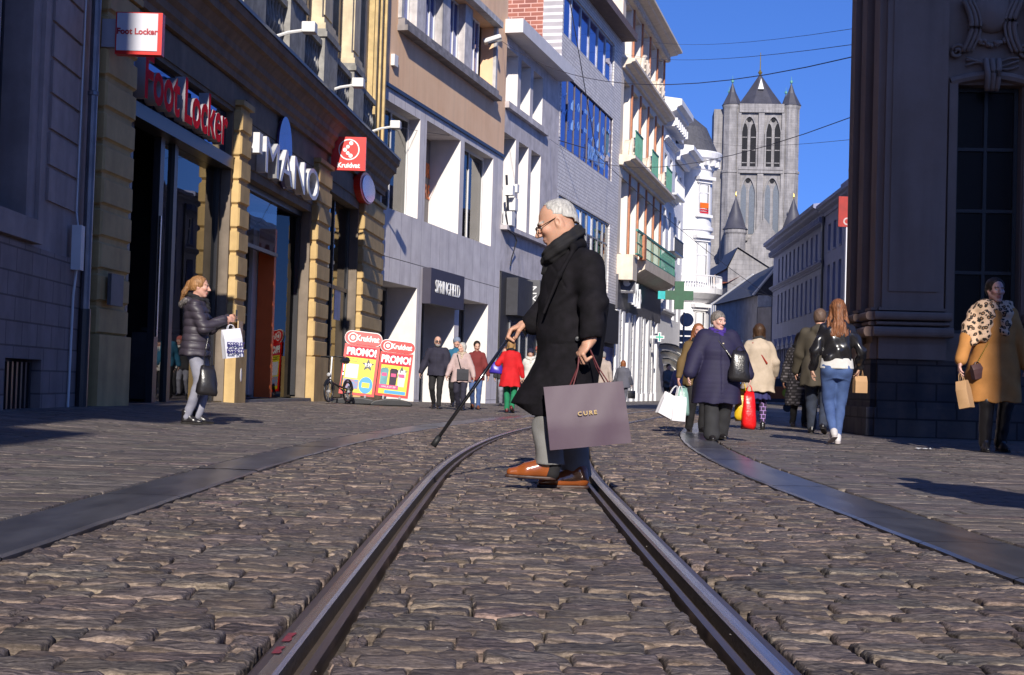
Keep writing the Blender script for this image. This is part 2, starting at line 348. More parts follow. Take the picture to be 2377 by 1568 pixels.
# smooth kerb bands either side of the tramway, and the grooved rails
M_band = mat('band_stone', (.10, .10, .115), rough=.3, scale=5, bump=.25, bscale=25, col2=(.052, .052, .062), spec=.6, stretch=(1, .35, 1), bdist=.004)
SS = np.concatenate([np.arange(1.5, 12, .25), np.arange(12, 44, .5)])
def strip(name, prof, m, join=0.0, seed=1, smooth=False):
    rr = random.Random(seed); V = []
    for s in SS:
        c = cx(s); k = (cx(s + .1) - cx(s - .1)) / .2
        for t, z in prof:
            X = c + t; Y = s - k * t * .6; V.append((X, Y, z + gz(X, Y)))
    n = len(prof); N = len(SS)
    Fq = [(i * n + j, i * n + j + 1, (i + 1) * n + j + 1, (i + 1) * n + j) for i in range(N - 1) for j in range(n - 1)]
    return mesh_np(name, np.array(V, float), np.array(Fq), [m], smooth=smooth)
bands = []
for sg in (-1, 1):
    # laid as long flagstones, 1.1 m each, with fine joints
    V, Fq = [], []; s = 1.5; rr = random.Random(5 + sg)
    while s < 44:
        e = s + rr.uniform(.9, 1.3); dz = rr.uniform(-.002, .002); k = len(V); nn = 5
        for i in range(nn + 1):
            ss_ = s + .004 + (e - s - .008) * i / nn; c = cx(ss_)
            for t, z in ((1.578, -.03), (1.58, -.002), (1.60, .004), (1.77, .007), (1.94, .004), (1.962, -.002), (1.964, -.03)):
                w_ = .004 * math.sin(ss_ * 5 + t * 3); X = c + sg * (t + w_ * (abs(t - 1.77) > .15)); V.append((X, ss_, z + dz + gz(X, ss_)))
        Fq += [(k + i * 7 + j, k + i * 7 + j + 1, k + (i + 1) * 7 + j + 1, k + (i + 1) * 7 + j) for i in range(nn) for j in range(6)]
        s = e
    bo = mesh_np('kerb_band', np.array(V), np.array(Fq), [M_band], smooth=False); tag(bo, kind='structure'); bands.append(bo)
M_rail = mat('rail_steel', (.22, .165, .15), rough=.42, scale=2.5, bump=.35, bscale=18, metal=.9, col2=(.17, .13, .115), stretch=(9, .5, 9), bdist=.003)
M_polish = mat('worn_steel', (.55, .52, .52), rough=.24, scale=2.5, bump=.2, bscale=18, metal=.95, col2=(.34, .30, .30), stretch=(40, .4, 40), bdist=.002)
M_groove = mat('rail_groove', (.10, .07, .05), rough=.8, scale=20, bump=.5, bscale=80)
for sg, lab in ((-1, 'brown steel tram rail curving past the left of the walking man'), (1, 'bluish steel tram rail running under the shoes of the walking man')):
    P = [(.552, -.06), (.550, .001), (.543, .006), (.526, .0065), (.500, .007), (.490, .003), (.487, -.035), (.456, -.022), (.452, .000), (.432, .001), (.429, -.06)]
    ro = strip('tram_rail', [(sg * t, z) for t, z in P], M_rail); tag(ro, lab, 'tram rail', group='rails of the tram track')
    ro.data.materials.append(M_groove); ro.data.materials.append(M_polish)
    k_ = np.arange(len(ro.data.polygons)) % 10; mi = np.zeros(len(k_), np.int32); mi[(k_ >= 5) & (k_ <= 7)] = 1; mi[(k_ == 3) | (k_ == 4)] = 2; ro.data.polygons.foreach_set('material_index', mi)
# bits of litter on the paving
M_paper = mat('litter_paper', (.8, .8, .8), rough=.8, var=.05, bump=.1)
def litter(x, y, w, label, seed):
    p = gp(x, y, .01); rr = random.Random(seed); p.z = gz(p.x, p.y) + .006; V = []
    n = 7
    for i in range(n):
        for j in range(4):
            V.append((p.x + (i / (n - 1) - .5) * w + rr.uniform(-.01, .01), p.y + (j / 3 - .5) * w * .8 + rr.uniform(-.01, .01), p.z + .004 + .02 * w / .2 * abs(math.sin(i * 1.3 + j)) * rr.uniform(.4, 1)))
    Fq = [(i * 4 + j, (i + 1) * 4 + j, (i + 1) * 4 + j + 1, i * 4 + j + 1) for i in range(n - 1) for j in range(3)]
    o = mesh_np('crumpled_paper', np.array(V), np.array(Fq), [M_paper]); tag(o, label, 'litter')
litter(2145, 1043, .16, 'white crumpled paper lying on the paving by the dark building', 3)

# grit and tiny scraps lying in the joints
rg = np.random.default_rng(11); q = MB()
for k in range(110):
    Y = 2.6 + 9 * rg.uniform()**1.5; X = rg.uniform(-.36, .36) * Y; z = gz(X, Y) + .002; r_ = rg.uniform(.0015, .0045)
    vs = [(X + r_ * math.cos(a), Y + r_ * math.sin(a) * .8, z + rg.uniform(0, r_)) for a in (0, 1.3, 2.6, 3.9, 5.2)]; q.add(vs + [(X, Y, z + r_ * .9)], [(i, (i + 1) % 5, 5) for i in range(5)])
tag(q.build('grit', mat('grit', (.42, .37, .32), rough=.8)), 'scattered pale grit and scraps in the joints of the setts', 'grit', kind='stuff')

# ---------------------------------------------------------------- building tools
M_pane = mat('window_pane', (.022, .028, .04), rough=.05, var=0, bump=.04, bscale=1.2, spec=1.0, bdist=.05)
M_pane2 = mat('blue_pane', (.05, .10, .40), rough=.05, var=0, metal=.7, bump=.03, bscale=.8, spec=1.0, bdist=.05)
M_curt = mat('curtain', (.55, .54, .52), rough=.9, stretch=(12, 12, .3), scale=2, col2=(.35, .34, .34), bump=.1)
M_fwhite = mat('white_frame', (.72, .71, .70), rough=.5, var=.04, bump=0)
M_fdark = mat('dark_frame', (.03, .03, .035), rough=.35, var=.05, bump=0)
M_black = mat('dark_interior', (.02, .018, .018), rough=.9, bump=0)
M_roof = mat('slate_roof', (.085, .085, .10), rough=.6, scale=6, bump=.3, bscale=12, spec=.3)
M_glass = glass()
def wall_open(mb, F, u0, u1, z0, z1, ops, d=0.0, m=0):
    us = sorted({u0, u1, *[min(max(o[i], u0), u1) for o in ops for i in (0, 1)]}); zs = sorted({z0, z1, *[min(max(o[i], z0), z1) for o in ops for i in (2, 3)]})
    for i in range(len(us) - 1):
        for j in range(len(zs) - 1):
            a, b, c, e = us[i], us[i + 1], zs[j], zs[j + 1]; um, zm = (a + b) / 2, (c + e) / 2
            if any(o[0] < um < o[1] and o[2] < zm < o[3] for o in ops): continue
            mb.quad(F.w(a, c, d), F.w(b, c, d), F.w(b, e, d), F.w(a, e, d), m)
    for o in ops:
        a, b, c, e = o[:4]; dp = d - (o[4] if len(o) > 4 else .25)
        mb.quad(F.w(a, c, d), F.w(a, e, d), F.w(a, e, dp), F.w(a, c, dp), m); mb.quad(F.w(b, c, d), F.w(b, c, dp), F.w(b, e, dp), F.w(b, e, d), m)
        mb.quad(F.w(a, e, d), F.w(b, e, d), F.w(b, e, dp), F.w(a, e, dp), m); mb.quad(F.w(a, c, d), F.w(a, c, dp), F.w(b, c, dp), F.w(b, c, d), m)
def shell(mb, F, u0, u1, z0, z1, dep, d=0.0, m=0, mroof=None):
    P = lambda u, z, q: F.w(u, z, q)
    mb.quad(P(u0, z0, d), P(u0, z1, d), P(u0, z1, -dep), P(u0, z0, -dep), m); mb.quad(P(u1, z0, d), P(u1, z0, -dep), P(u1, z1, -dep), P(u1, z1, d), m)
    mb.quad(P(u0, z0, -dep), P(u0, z1, -dep), P(u1, z1, -dep), P(u1, z0, -dep), m); mb.quad(P(u0, z1, d), P(u1, z1, d), P(u1, z1, -dep), P(u0, z1, -dep), m if mroof is None else mroof)
def window(root, F, o, nx=1, ny=2, fm=None, pm=None, fw=.06, dep=None, curtain=0, sill=None, name='window', label=None, transom=None):
    a, b, c, e = o[:4]; dp = -(dep if dep is not None else (o[4] if len(o) > 4 else .25)); g = .003
    f = MB(); d0, d1 = dp + .01, dp + .07
    f.box(F, a + g, a + fw, c + g, e - g, d0, d1); f.box(F, b - fw, b - g, c + g, e - g, d0, d1)
    f.box(F, a + fw + g, b - fw - g, c + g, c + fw, d0, d1); f.box(F, a + fw + g, b - fw - g, e - fw, e - g, d0, d1)
    for i in range(1, nx):
        u = a + (b - a) * i / nx; f.box(F, u - fw * .4, u + fw * .4, c + fw + g, e - fw - g, d0 + .002, d1 - .006)
    zz = [c + (e - c) * j / ny for j in range(1, ny)] if transom is None else [c + (e - c) * transom]
    for z in zz: f.box(F, a + fw + g, b - fw - g, z - fw * .4, z + fw * .4, d0 + .004, d1 - .003)
    fo = f.build(name, fm or M_fwhite, root)
    if label: fo['label'] = label
    p = MB(); p.quad(F.w(a, c, dp + .02), F.w(b, c, dp + .02), F.w(b, e, dp + .02), F.w(a, e, dp + .02)); p.build('pane', pm or M_pane, fo)
    if curtain:
        k = MB(); k.quad(F.w(a + fw, e - (e - c) * curtain, dp + .022), F.w(b - fw, e - (e - c) * curtain, dp + .022), F.w(b - fw, e - fw, dp + .022), F.w(a + fw, e - fw, dp + .022))
        k.build('blind', M_curt, fo)
    if sill:
        s = MB(); s.box(F, a - .08, b + .08, c - .09, c - .003, dp + .003, .09); s.build('sill', sill, fo)
    return fo
def bars(root, F, lst, name, m, d0, d1):
    for (a, b, c, e) in lst:
        q = MB(); q.box(F, a, b, c, e, d0, d1); q.build(name, m, root)
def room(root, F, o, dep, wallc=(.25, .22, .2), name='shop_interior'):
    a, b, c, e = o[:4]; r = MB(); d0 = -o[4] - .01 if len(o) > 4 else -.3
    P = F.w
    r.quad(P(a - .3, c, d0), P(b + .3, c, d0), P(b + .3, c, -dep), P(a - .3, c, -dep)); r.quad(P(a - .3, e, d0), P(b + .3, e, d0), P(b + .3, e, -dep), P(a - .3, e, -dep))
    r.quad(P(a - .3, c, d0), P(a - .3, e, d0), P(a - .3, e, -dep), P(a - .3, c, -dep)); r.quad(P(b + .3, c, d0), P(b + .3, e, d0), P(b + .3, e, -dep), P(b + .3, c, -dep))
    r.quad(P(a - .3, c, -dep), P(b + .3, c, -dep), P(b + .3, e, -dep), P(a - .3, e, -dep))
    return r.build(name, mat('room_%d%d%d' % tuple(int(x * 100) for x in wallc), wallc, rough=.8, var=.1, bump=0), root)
def quoins(mb, F, u0, u1, z0, z1, d0, d1, h=.44, gap=.05, m=0, inset=.05):
    z = z0
    mb.box(F, u0 + inset, u1 - inset, z0, z1, d0, d1 - inset, m)
    while z < z1 - .1:
        zz = min(z + h, z1); k = zz - gap if zz < z1 else zz
        # chamfered block
        c = .03; a, b = u0, u1
        vs = [F.w(u, q, d) for (u, q, d) in ((a, z + c, d0), (b, z + c, d0), (b, k - c, d0), (a, k - c, d0), (a, z + c, d1 - c), (b, z + c, d1 - c), (b, k - c, d1 - c), (a, k - c, d1 - c),
              (a + c, z + c * 1.4, d1), (b - c, z + c * 1.4, d1), (b - c, k - c * 1.4, d1), (a + c, k - c * 1.4, d1), (a + c, z, d0), (b - c, z, d0), (a + c, z, d1 - c * 2), (b - c, z, d1 - c * 2), (a + c, k, d0), (b - c, k, d0), (a + c, k, d1 - c * 2), (b - c, k, d1 - c * 2))]
        mb.add(vs, [(0, 3, 7, 4), (1, 5, 6, 2), (8, 9, 10, 11), (4, 8, 11, 7), (5, 6, 10, 9), (4, 5, 9, 8), (7, 11, 10, 6), (12, 13, 15, 14), (14, 15, 5, 4), (16, 18, 19, 17), (18, 7, 6, 19), (0, 4, 14, 12), (1, 13, 15, 5), (3, 16, 18, 7), (2, 6, 19, 17)], m)
        z = zz

# ================================================================ A: pale lilac rendered house, far left, in shade
fA = Fac((-5.40, -1), (-6.03, 20.4)); fB = Fac((-6.03, 20.4), (-4.10, 44)); fC = Fac((-4.10, 44), (-.56, 57.6)); fD = Fac((-.56, 57.6), (1.86, 66.55))
fE = Fac((1.86, 66.55), (5.63, 80.5)); fF = Fac((5.63, 80.5), (9.73, 97.4)); fG = Fac((9.73, 97.4), (12.6, 108.9)); fJ = Fac((17.35, 75), (18.9, 106.6), True)
def bld(name, label, F, cat='building', u=0):
    p = F.w(u, 0); return thing(name, label, cat, (p.x, p.y, 0))
M_A = mat('lilac_render', (.45, .355, .33), rough=.8, scale=2, var=.12, bump=.15, bscale=30, ang=fA.ang, stain=.25)
M_Ab = mat('grey_blocks', (.34, .26, .245), rough=.8, scale=3, var=.1, ang=fA.ang, brick=dict(w=.62, h=.29, m=.012, mc=(.45, .42, .42), c2=(.85, .85, .85)), stain=.2)
tA = bld('townhouse', 'shaded lilac townhouse with tall barred window and grey block base at far left', fA)
o = (17.55, 18.75, 2.45, 12, .42); mb = MB(); wall_open(mb, fA, 0, 21.4, 2.1, 13, [o]); shell(mb, fA, 0, 21.4, -.3, 13, 7)
for k in range(22):   # raised render courses to the right of the window
    z = 2.75 + k * .46; mb.box(fA, 19.55, 20.95, z, z + .41, .001, .035)
    mb.box(fA, 15.6, 17.0, z, z + .41, .001, .035)
mb.box(fA, 17.0, 17.2, 2.4, 12.5, .001, .05); mb.box(fA, 19.1, 19.3, 2.4, 12.5, .001, .05)
mb.build('wall', M_A, tA)
mb = MB(); o2 = (18.0, 19.45, -.1, .72, .25); wall_open(mb, fA, 0, 21.4, -.3, 2.1, [o2], .06); mb.quad(fA.w(0, 2.1, .06), fA.w(21.4, 2.1, .06), fA.w(21.4, 2.1, -.1), fA.w(0, 2.1, -.1)); mb.build('base_wall', M_Ab, tA)
mb = MB(); mb.box(fA, 17.2, 19.1, 2.14, 2.42, -.1, .12); mb.build('stone_sill', M_A, tA)
window(tA, fA, o, 2, 13, M_fdark, mat('dim_pane', (.10, .10, .115), rough=.25, var=.2, scale=1, bump=0), fw=.08)
mb = MB()
for i in range(8): mb.box(fA, 18.08 + i * .18, 18.15 + i * .18, -.1, .68, -.1, -.05)
mb.quad(fA.w(18, -.1, -.2), fA.w(19.45, -.1, -.2), fA.w(19.45, .72, -.2), fA.w(18, .72, -.2)); mb.build('basement_grille', M_fdark, tA)
mb = MB(); mb.box(fA, 20.6, 20.78, 1.95, 2.55, .065, .19); mb.tube([fA.w(20.69, 1.95, .12), fA.w(20.69, 1.6, .09), fA.w(20.66, 0, .085)], .018); mb.tube([fA.w(20.69, 2.55, .12), fA.w(20.8, 2.75, .06), fA.w(20.95, 8, .05)], .012)
tag(mb.build('junction_box', M_fwhite), 'small grey cable box fixed to the shaded lilac wall left of the drainpipe', 'cable box')
mb = MB(); mb.tube([fA.w(21.15, 1.45, .13), fA.w(21.15, 13, .13)], .065, 10); mb.lathe(fA.w(21.15, 4.4, .13), [(.066, 0), (.078, .01), (.078, .06), (.066, .07)], 10)
dp = mb.build('drainpipe', mat('zinc', (.24, .24, .27), rough=.4, metal=.6, var=.15)); tag(dp, 'grey zinc drainpipe with a black cast foot between the lilac house and the sandstone shops', 'drainpipe')
mb = MB(); mb.tube([fA.w(21.15, 0, .13), fA.w(21.15, 1.45, .13)], .085, 10); mb.build('pipe_foot', M_fdark, dp)

# ================================================================ B: sandstone shop building with the long cornice
M_B = mat('sandstone', (.62, .43, .185), rough=.75, scale=2.5, bump=.2, bscale=35, ang=fB.ang, stain=.22, col2=(.50, .335, .14))
M_Bw = mat('grey_frieze', (.24, .19, .145), rough=.8, scale=2, bump=.15, ang=fB.ang, stain=.25)
M_Bc = mat('cream_trim', (.74, .62, .42), rough=.7, scale=2, bump=.1, ang=fB.ang, stain=.2)
M_Bg = mat('grey_stone_trim', (.40, .385, .36), rough=.8, scale=4, var=.2, bump=.2, ang=fB.ang, stain=.3)
tB = bld('shop_building', 'tan sandstone building of three shops under one long projecting cornice, rusticated pilasters between', fB)
oFL = (1.6, 7.35, .0, 5.62, .35); oMA = (8.2, 14.3, .14, 4.55, .35); oKR = (15.95, 20.3, .1, 5.35, .35)
wo = [(4.6, 6.2, 8.0, 13.5, .45), (8.0, 9.8, 8.0, 13.5, .45), (11.4, 13.2, 8.0, 13.5, .45), (14.9, 16.8, 8.0, 13.5, .45), (18.4, 20.4, 8.0, 13.5, .45)]
mb = MB(); wall_open(mb, fB, 0, 23.85, -.4, 6.3, [oFL, oMA, oKR]); mb.build('wall', M_Bw, tB)
mb = MB(); shell(mb, fB, -.01, 23.86, -.4, 14.5, 9, -.005); wall_open(mb, fB, 0, 23.85, 6.3, 14.5, wo, -.01); mb.build('upper_wall', M_Bc, tB)
for (a, b) in ((.25, 1.5), (7.42, 8.15), (14.4, 15.9), (20.4, 23.7)):
    mb = MB(); mb.box(fB, a - .03, b + .03, -.3, 1.12, .002, .21); quoins(mb, fB, a, b, 1.12, 5.75 if a > 1 else 6.1, .002, .17, h=.46); mb.box(fB, a - .04, b + .04, 5.76 if a > 1 else 6.1, 5.86 if a > 1 else 6.2, .002, .2)
    mb.build('pilaster', M_B, tB)
mb = MB(); prof = [(.0, 6.2), (.10, 6.2), (.10, 6.32), (.16, 6.38), (.16, 6.52), (.24, 6.60), (.24, 6.72), (.34, 6.86), (.42, 6.9), (.42, 7.06), (.5, 7.12), (.52, 7.26), (.5, 7.3), (0, 7.38)]
mb.sweep(fB, prof, -.1, 24.0); mb.build('cornice', mat('brown_cornice', (.30, .19, .115), rough=.8, ang=fB.ang, bump=.05, stain=.3), tB)
mb = MB(); mb.sweep(fB, [(.0, 7.39), (.0, 7.42), (.54, 7.345), (.545, 7.27), (.53, 7.27), (.53, 7.33)], -.12, 24.02); mb.build('lead_flashing', M_fdark, tB)
# frieze grooves
mb = MB()
for z in (4.72, 5.2, 5.62):
    for (a, b) in ((8.2, 14.3), (15.95, 20.3)):
        if z > (4.6 if a < 10 else 5.4): mb.box(fB, a, b, z, z + .40, .002, .035)
mb.box(fB, 1.6, 7.35, 5.7, 6.15, .002, .035); mb.build('frieze_course', M_Bw, tB)
# upper floor
for (a, b) in ((3.0, 4.5), (6.3, 7.9), (9.9, 11.3), (13.3, 14.8), (16.9, 18.3)):
    mb = MB(); mb.box(fB, a, b, 7.38, 8.5, .0, .42); mb.box(fB, a - .06, b + .06, 8.5, 8.62, .0, .48); mb.box(fB, a + .02, b - .02, 8.62, 8.7, 0, .44); mb.build('pedestal', M_Bg, tB)
    mb = MB(); mb.box(fB, a + .02, b - .02, 8.7, 8.84, 0, .42); mb.box(fB, a + .08, b - .08, 8.84, 8.98, 0, .37); mb.box(fB, a + .13, b - .13, 8.98, 14.4, 0, .30); mb.box(fB, a + .32, b - .32, 9.1, 14.3, .302, .33); mb.build('upper_pilaster', M_Bc, tB)
for k, (a, b) in enumerate(((4.5, 6.3), (7.9, 9.9), (11.3, 13.3), (14.8, 16.9), (18.3, 20.5))):
    mb = MB(); mb.box(fB, a, b, 8.28, 8.42, .12, .36); mb.box(fB, a, b, 7.38, 7.5, .12, .36); n = 8
    for i in range(n):
        c = fB.w(a + (i + .5) * (b - a) / n, 7.5, .24); mb.lathe(c, [(.05, 0), (.05, .06), (.035, .1), (.085, .28), (.05, .5), (.035, .62), (.055, .7), (.055, .78)], 8)
    mb.build('balustrade', M_Bg, tB)
for i, o in enumerate(wo): window(tB, fB, o, 2, 4, M_fdark)
for a in (20.9, 21.6, 22.4):
    mb = MB(); mb.box(fB, a, a + .42, 7.4, 14.4, .0, .16); mb.box(fB, a + .12, a + .3, 7.4, 14.4, .162, .24); mb.build('strip_pilaster', mat('ochre', (.66, .48, .22), rough=.7, ang=fB.ang, stain=.2), tB)
# --- shop 1: black framed door and display window, mirror sign band
M_sgl = mat('mirror_band', (.015, .03, .09), rough=.03, var=0, bump=0, spec=1.0, metal=0)
q = MB(); q.quad(fB.w(1.62, 4.75, -.12), fB.w(7.3, 4.75, -.12), fB.w(7.3, 5.6, -.12), fB.w(1.62, 5.6, -.12)); q.build('sign_glass', mat('band_glass', (.10, .16, .32), rough=.04, var=0, bump=0, metal=.85), tB)
bars(tB, fB, [(1.6, 7.35, 4.52, 4.75)], 'lintel', M_fdark, -.3, .04)
bars(tB, fB, [(1.62, 1.72, .12, 4.52), (2.3, 2.42, .12, 4.52), (3.75, 3.95, .12, 4.52), (4.5, 4.68, .12, 4.52), (7.22, 7.33, .12, 4.52)], 'door_frame', M_fdark, -.3, -.18)
bars(tB, fB, [(1.6, 7.33, -.05, .12)], 'plinth', M_fdark, -.32, -.02)
for (a, b) in ((1.72, 2.3), (3.95, 4.5), (4.68, 7.22)):
    q = MB(); q.quad(fB.w(a, .12, -.24), fB.w(b, .12, -.24), fB.w(b, 4.52, -.24), fB.w(a, 4.52, -.24)); q.build('display_glass', glass('display_glass', .5), tB)
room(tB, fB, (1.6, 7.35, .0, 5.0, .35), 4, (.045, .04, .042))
q = MB(); q.box(fB, 4.75, 7.15, .15, 1.3, -.9, -.45); q.box(fB, 5.2, 6.6, 1.35, 1.4, -.9, -.5); q.build('display_plinth', mat('grey_plinth', (.12, .12, .14), rough=.5), tB)
q = MB(); q.box(fB, 3.7, 3.74, 1.2, 3.2, -.16, -.12); q.build('door_handle', mat('steel', (.6, .6, .62), rough=.25, metal=1, var=.02, bump=0), tB)
# --- shop 2: shoe shop, glass front, shelves of shoes inside, orange wall
bars(tB, fB, [(8.2, 8.28, .2, 4.5), (9.35, 9.42, .2, 4.5), (14.22, 14.3, .2, 4.5)], 'window_post', M_fdark, -.33, -.22)
bars(tB, fB, [(8.2, 14.3, 4.42, 4.55)], 'head_rail', M_fdark, -.34, -.2)
bars(tB, fB, [(8.2, 14.3, -.1, .14)], 'door_step', mat('bluestone', (.17, .175, .19), rough=.6), -.35, .16)
for (a_, b_, c_) in ((8.28, 9.35, .2), (9.42, 12.1, 3.35)): q = MB(); q.quad(fB.w(a_, c_, -.27), fB.w(b_, c_, -.27), fB.w(b_, 4.42, -.27), fB.w(a_, 4.42, -.27)); q.build('shop_glass', M_glass, tB)
bars(tB, fB, [(9.42, 12.15, 3.27, 3.35)], 'transom', M_fdark, -.32, -.23)
room(tB, fB, (8.2, 14.3, .14, 4.55, .36), 5, (.30, .27, .26))
M_org = mat('orange_panel', (.75, .13, .02), rough=.5, var=.05, bump=0); M_whp = mat('white_shelf', (.62, .6, .6), rough=.5, var=.04, bump=0)
q = MB(); q.box(fB, 12.15, 12.32, .15, 3.9, -.66, -.3); q.build('orange_wall', M_org, tB)
q = MB(); q.quad(fB.w(12.4, .15, -.95), fB.w(14.25, .15, -.32), fB.w(14.25, 4.4, -.32), fB.w(12.4, 4.4, -.95)); q.build('open_door', glass('door_glass', .45), tB)
sh = MB(); sh.box(fB, 12.16, 12.26, .15, 3.85, -2.0, -.68)
for k in range(6): sh.box(fB, 11.80, 12.15, .45 + k * .5, .49 + k * .5, -1.9, -.78)
sh.box(fB, 11.78, 12.15, .2, 3.85, -.77, -.69); sh.box(fB, 11.78, 12.15, .2, 3.85, -2.0, -1.91)
shelf = sh.build('shoe_shelf', M_whp, tB)
def shoe_mb(mb, c, L, ax, side, h=.07, m=0, boot=False):
    """a small shoe: sole + upper, ax = toe direction"""
    st = [(-.5, .16, .9), (-.35, .2, 1.0), (-.1, .17, .95), (.12, .14, .75), (.3, .17, .55), (.45, .13, .35), (.52, .05, .12)]
    vs = []; n = 8; up_ = Vector((0, 0, 1))
    for (a, w, hh) in st:
        for j in range(n):
            t = 2 * math.pi * j / n; H = hh * h * (1.9 if boot and a < 0 else 1)
            vs.append(Vector(c) + ax * a * L + side * (w * L * math.cos(t)) + up_ * (H * (.5 + .5 * math.sin(t)) * (1 if math.sin(t) > 0 else 1)))
    fs = [(i * n + j, i * n + (j + 1) % n, (i + 1) * n + (j + 1) % n, (i + 1) * n + j) for i in range(len(st) - 1) for j in range(n)] + [tuple(range(n))[::-1], tuple(range((len(st) - 1) * n, len(st) * n))]
    mb.add(vs, fs, m)
shc = [(.05, .035, .03), (.16, .07, .04), (.1, .05, .03), (.3, .28, .27)]
for k in range(5):
    for i in range(3):
        q = MB(); shoe_mb(q, fB.w(11.97, .495 + k * .5, -1.65 + i * .32), .3, fB.n, fB.du, h=.15 if (i + k) % 3 else .24, boot=(k == 4)); c = shc[(i * 3 + k) % 4]
        so_ = q.build('shoe', mat('shoe%d' % ((i * 3 + k) % 4), c, rough=.4, bump=0), None, smooth=True)
        tag(so_, 'display shoe on the ' + ['top', 'second', 'middle', 'fourth', 'bottom'][4 - k] + ' shelf, ' + ['leftmost', 'in the middle', 'rightmost'][i], 'shoe', group='shoes on the shelves of shop with orange wall')
# --- shop 3: dark glass front with two stickers
bars(tB, fB, [(15.97, 16.07, .1, 5.3), (18.1, 18.2, .1, 5.3), (20.2, 20.28, .1, 5.3)], 'window_post', M_fdark, -.33, -.22)
bars(tB, fB, [(16.07, 18.1, 3.0, 3.1), (18.2, 20.2, 3.0, 3.1)], 'transom', M_fdark, -.32, -.23)
for (a, b) in ((16.07, 18.1), (18.2, 20.2)):
    q = MB(); q.quad(fB.w(a, .12, -.27), fB.w(b, .12, -.27), fB.w(b, 5.3, -.27), fB.w(a, 5.3, -.27)); q.build('shop_glass', glass('shop_glass_dark', .4), tB)
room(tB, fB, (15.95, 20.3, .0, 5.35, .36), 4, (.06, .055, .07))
bars(tB, fB, [(17.3, 17.65, 1.75, 2.2), (18.7, 19.5, 2.2, 3.0)], 'window_sticker', mat('sticker', (.6, .66, .8), rough=.5, bump=0), -.268, -.262)

# ================================================================ C: peach stucco over pale stone fashion shop
M_C = mat('pale_stone', (.74, .69, .68), rough=.65, scale=1.6, bump=.1, ang=fC.ang, brick=dict(w=1.02, h=30, m=.018, mc=(.55, .53, .55), c2=(.93, .93, .93), off=0), stain=.14, col2=(.62, .57, .57))
M_Cs = mat('peach_stucco', (.90, .60, .38), rough=.85, scale=.8, bump=.12, bscale=50, ang=fC.ang, col2=(.84, .53, .32), stain=.1)
M_Cr = mat('white_reveal', (.80, .76, .73), rough=.6, scale=2, var=.05, bump=.05, ang=fC.ang, stain=.06)
tC = bld('fashion_shop', 'peach stucco building over pale stone slabs with three tall shop windows upstairs', fC)
W1, W2, W3 = (.15, 3.6, 5.9, 9.15, .5), (4.3, 8.2, 5.9, 9.25, 1.15), (8.7, 12.6, 5.9, 9.3, .5)
O1, O2, O3 = (.1, 3.8, -.3, 3.66, 1.2), (4.35, 8.1, -.3, 3.66, 1.3), (8.65, 12.5, -.3, 3.66, 1.1)
mb = MB(); wall_open(mb, fC, 0, 14.05, -.5, 4.4, [O1, O2, O3]); wall_open(mb, fC, 0, 14.05, 4.42, 9.55, [W1, W2, W3])
shell(mb, fC, 0, 14.05, -.5, 9.55, 9)
wc = mb.build('wall', [M_C, M_Cr], tC)
for p in wc.data.polygons:       # reveals are smooth white-painted stone
    if abs(p.normal.dot(fC.du)) > .9 and p.area < 30: p.material_index = 1
q = MB(); q.box(fC, 0, 14.05, 9.55, 9.66, -.02, .07); q.build('stringcourse', M_fdark, tC)
oc = (1.25, 12.05, 11.85, 14.25, .5)
mb = MB(); wall_open(mb, fC, 0, 14.05, 9.66, 17, [oc], .02); shell(mb, fC, 0, 14.05, 9.66, 17, 9, .02); mb.build('stucco_wall', M_Cs, tC)
q = MB(); q.box(fC, 1.0, 12.3, 11.45, 11.62, .02, .36); q.box(fC, 1.05, 12.25, 11.62, 11.84, .02, .24); q.build('window_ledge', mat('ledge_grey', (.33, .3, .3), ang=fC.ang, stain=.4), tC)
q = MB(); q.box(fC, 1.0, 12.3, 14.27, 14.5, .02, .32); q.box(fC, 1.02, 1.24, 11.85, 14.26, .02, .14); q.box(fC, 12.06, 12.3, 11.85, 14.26, .02, .14); q.build('window_surround', mat('surround', (.62, .6, .6), ang=fC.ang, stain=.35), tC)
for i in range(4):
    a = 1.3 + i * 2.72
    window(tC, fC, (a, a + 1.75, 11.87, 14.23), 3, 1, M_fwhite, M_pane2, dep=.38, fw=.07, curtain=0)
    if i < 3:
        q = MB(); q.box(fC, a + 1.78, a + 2.69, 11.86, 14.24, -.4, -.06); q.build('window_pier', mat('pier_pale', (.66, .62, .62), ang=fC.ang, stain=.5), tC)
for o, nx, pm in ((W1, 2, M_glass), (W3, 2, M_glass)):
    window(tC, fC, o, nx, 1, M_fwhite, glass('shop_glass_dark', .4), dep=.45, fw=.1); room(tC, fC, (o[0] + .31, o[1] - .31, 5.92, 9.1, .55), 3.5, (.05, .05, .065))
bars(tC, fC, [(2.3, 3.2, 5.95, 8.3), (9.6, 10.7, 5.95, 7.6)], 'upstairs_screen', mat('teal_screen', (.20, .30, .30), bump=0), -.75, -.6)
q = MB(); q.quad(fC.w(4.3, 5.9, -1.13), fC.w(8.2, 5.9, -1.13), fC.w(8.2, 9.25, -1.13), fC.w(4.3, 9.25, -1.13)); pst = q.build('window_poster', mat('poster_grey', (.22, .19, .185), rough=.5, var=.1, scale=.5, bump=0), tC)
M_ortx = mat('orange_text', (.75, .2, .06), rough=.5, var=0, bump=0); M_wtx = mat('white_text', (.8, .8, .8), rough=.5, var=0, bump=0)
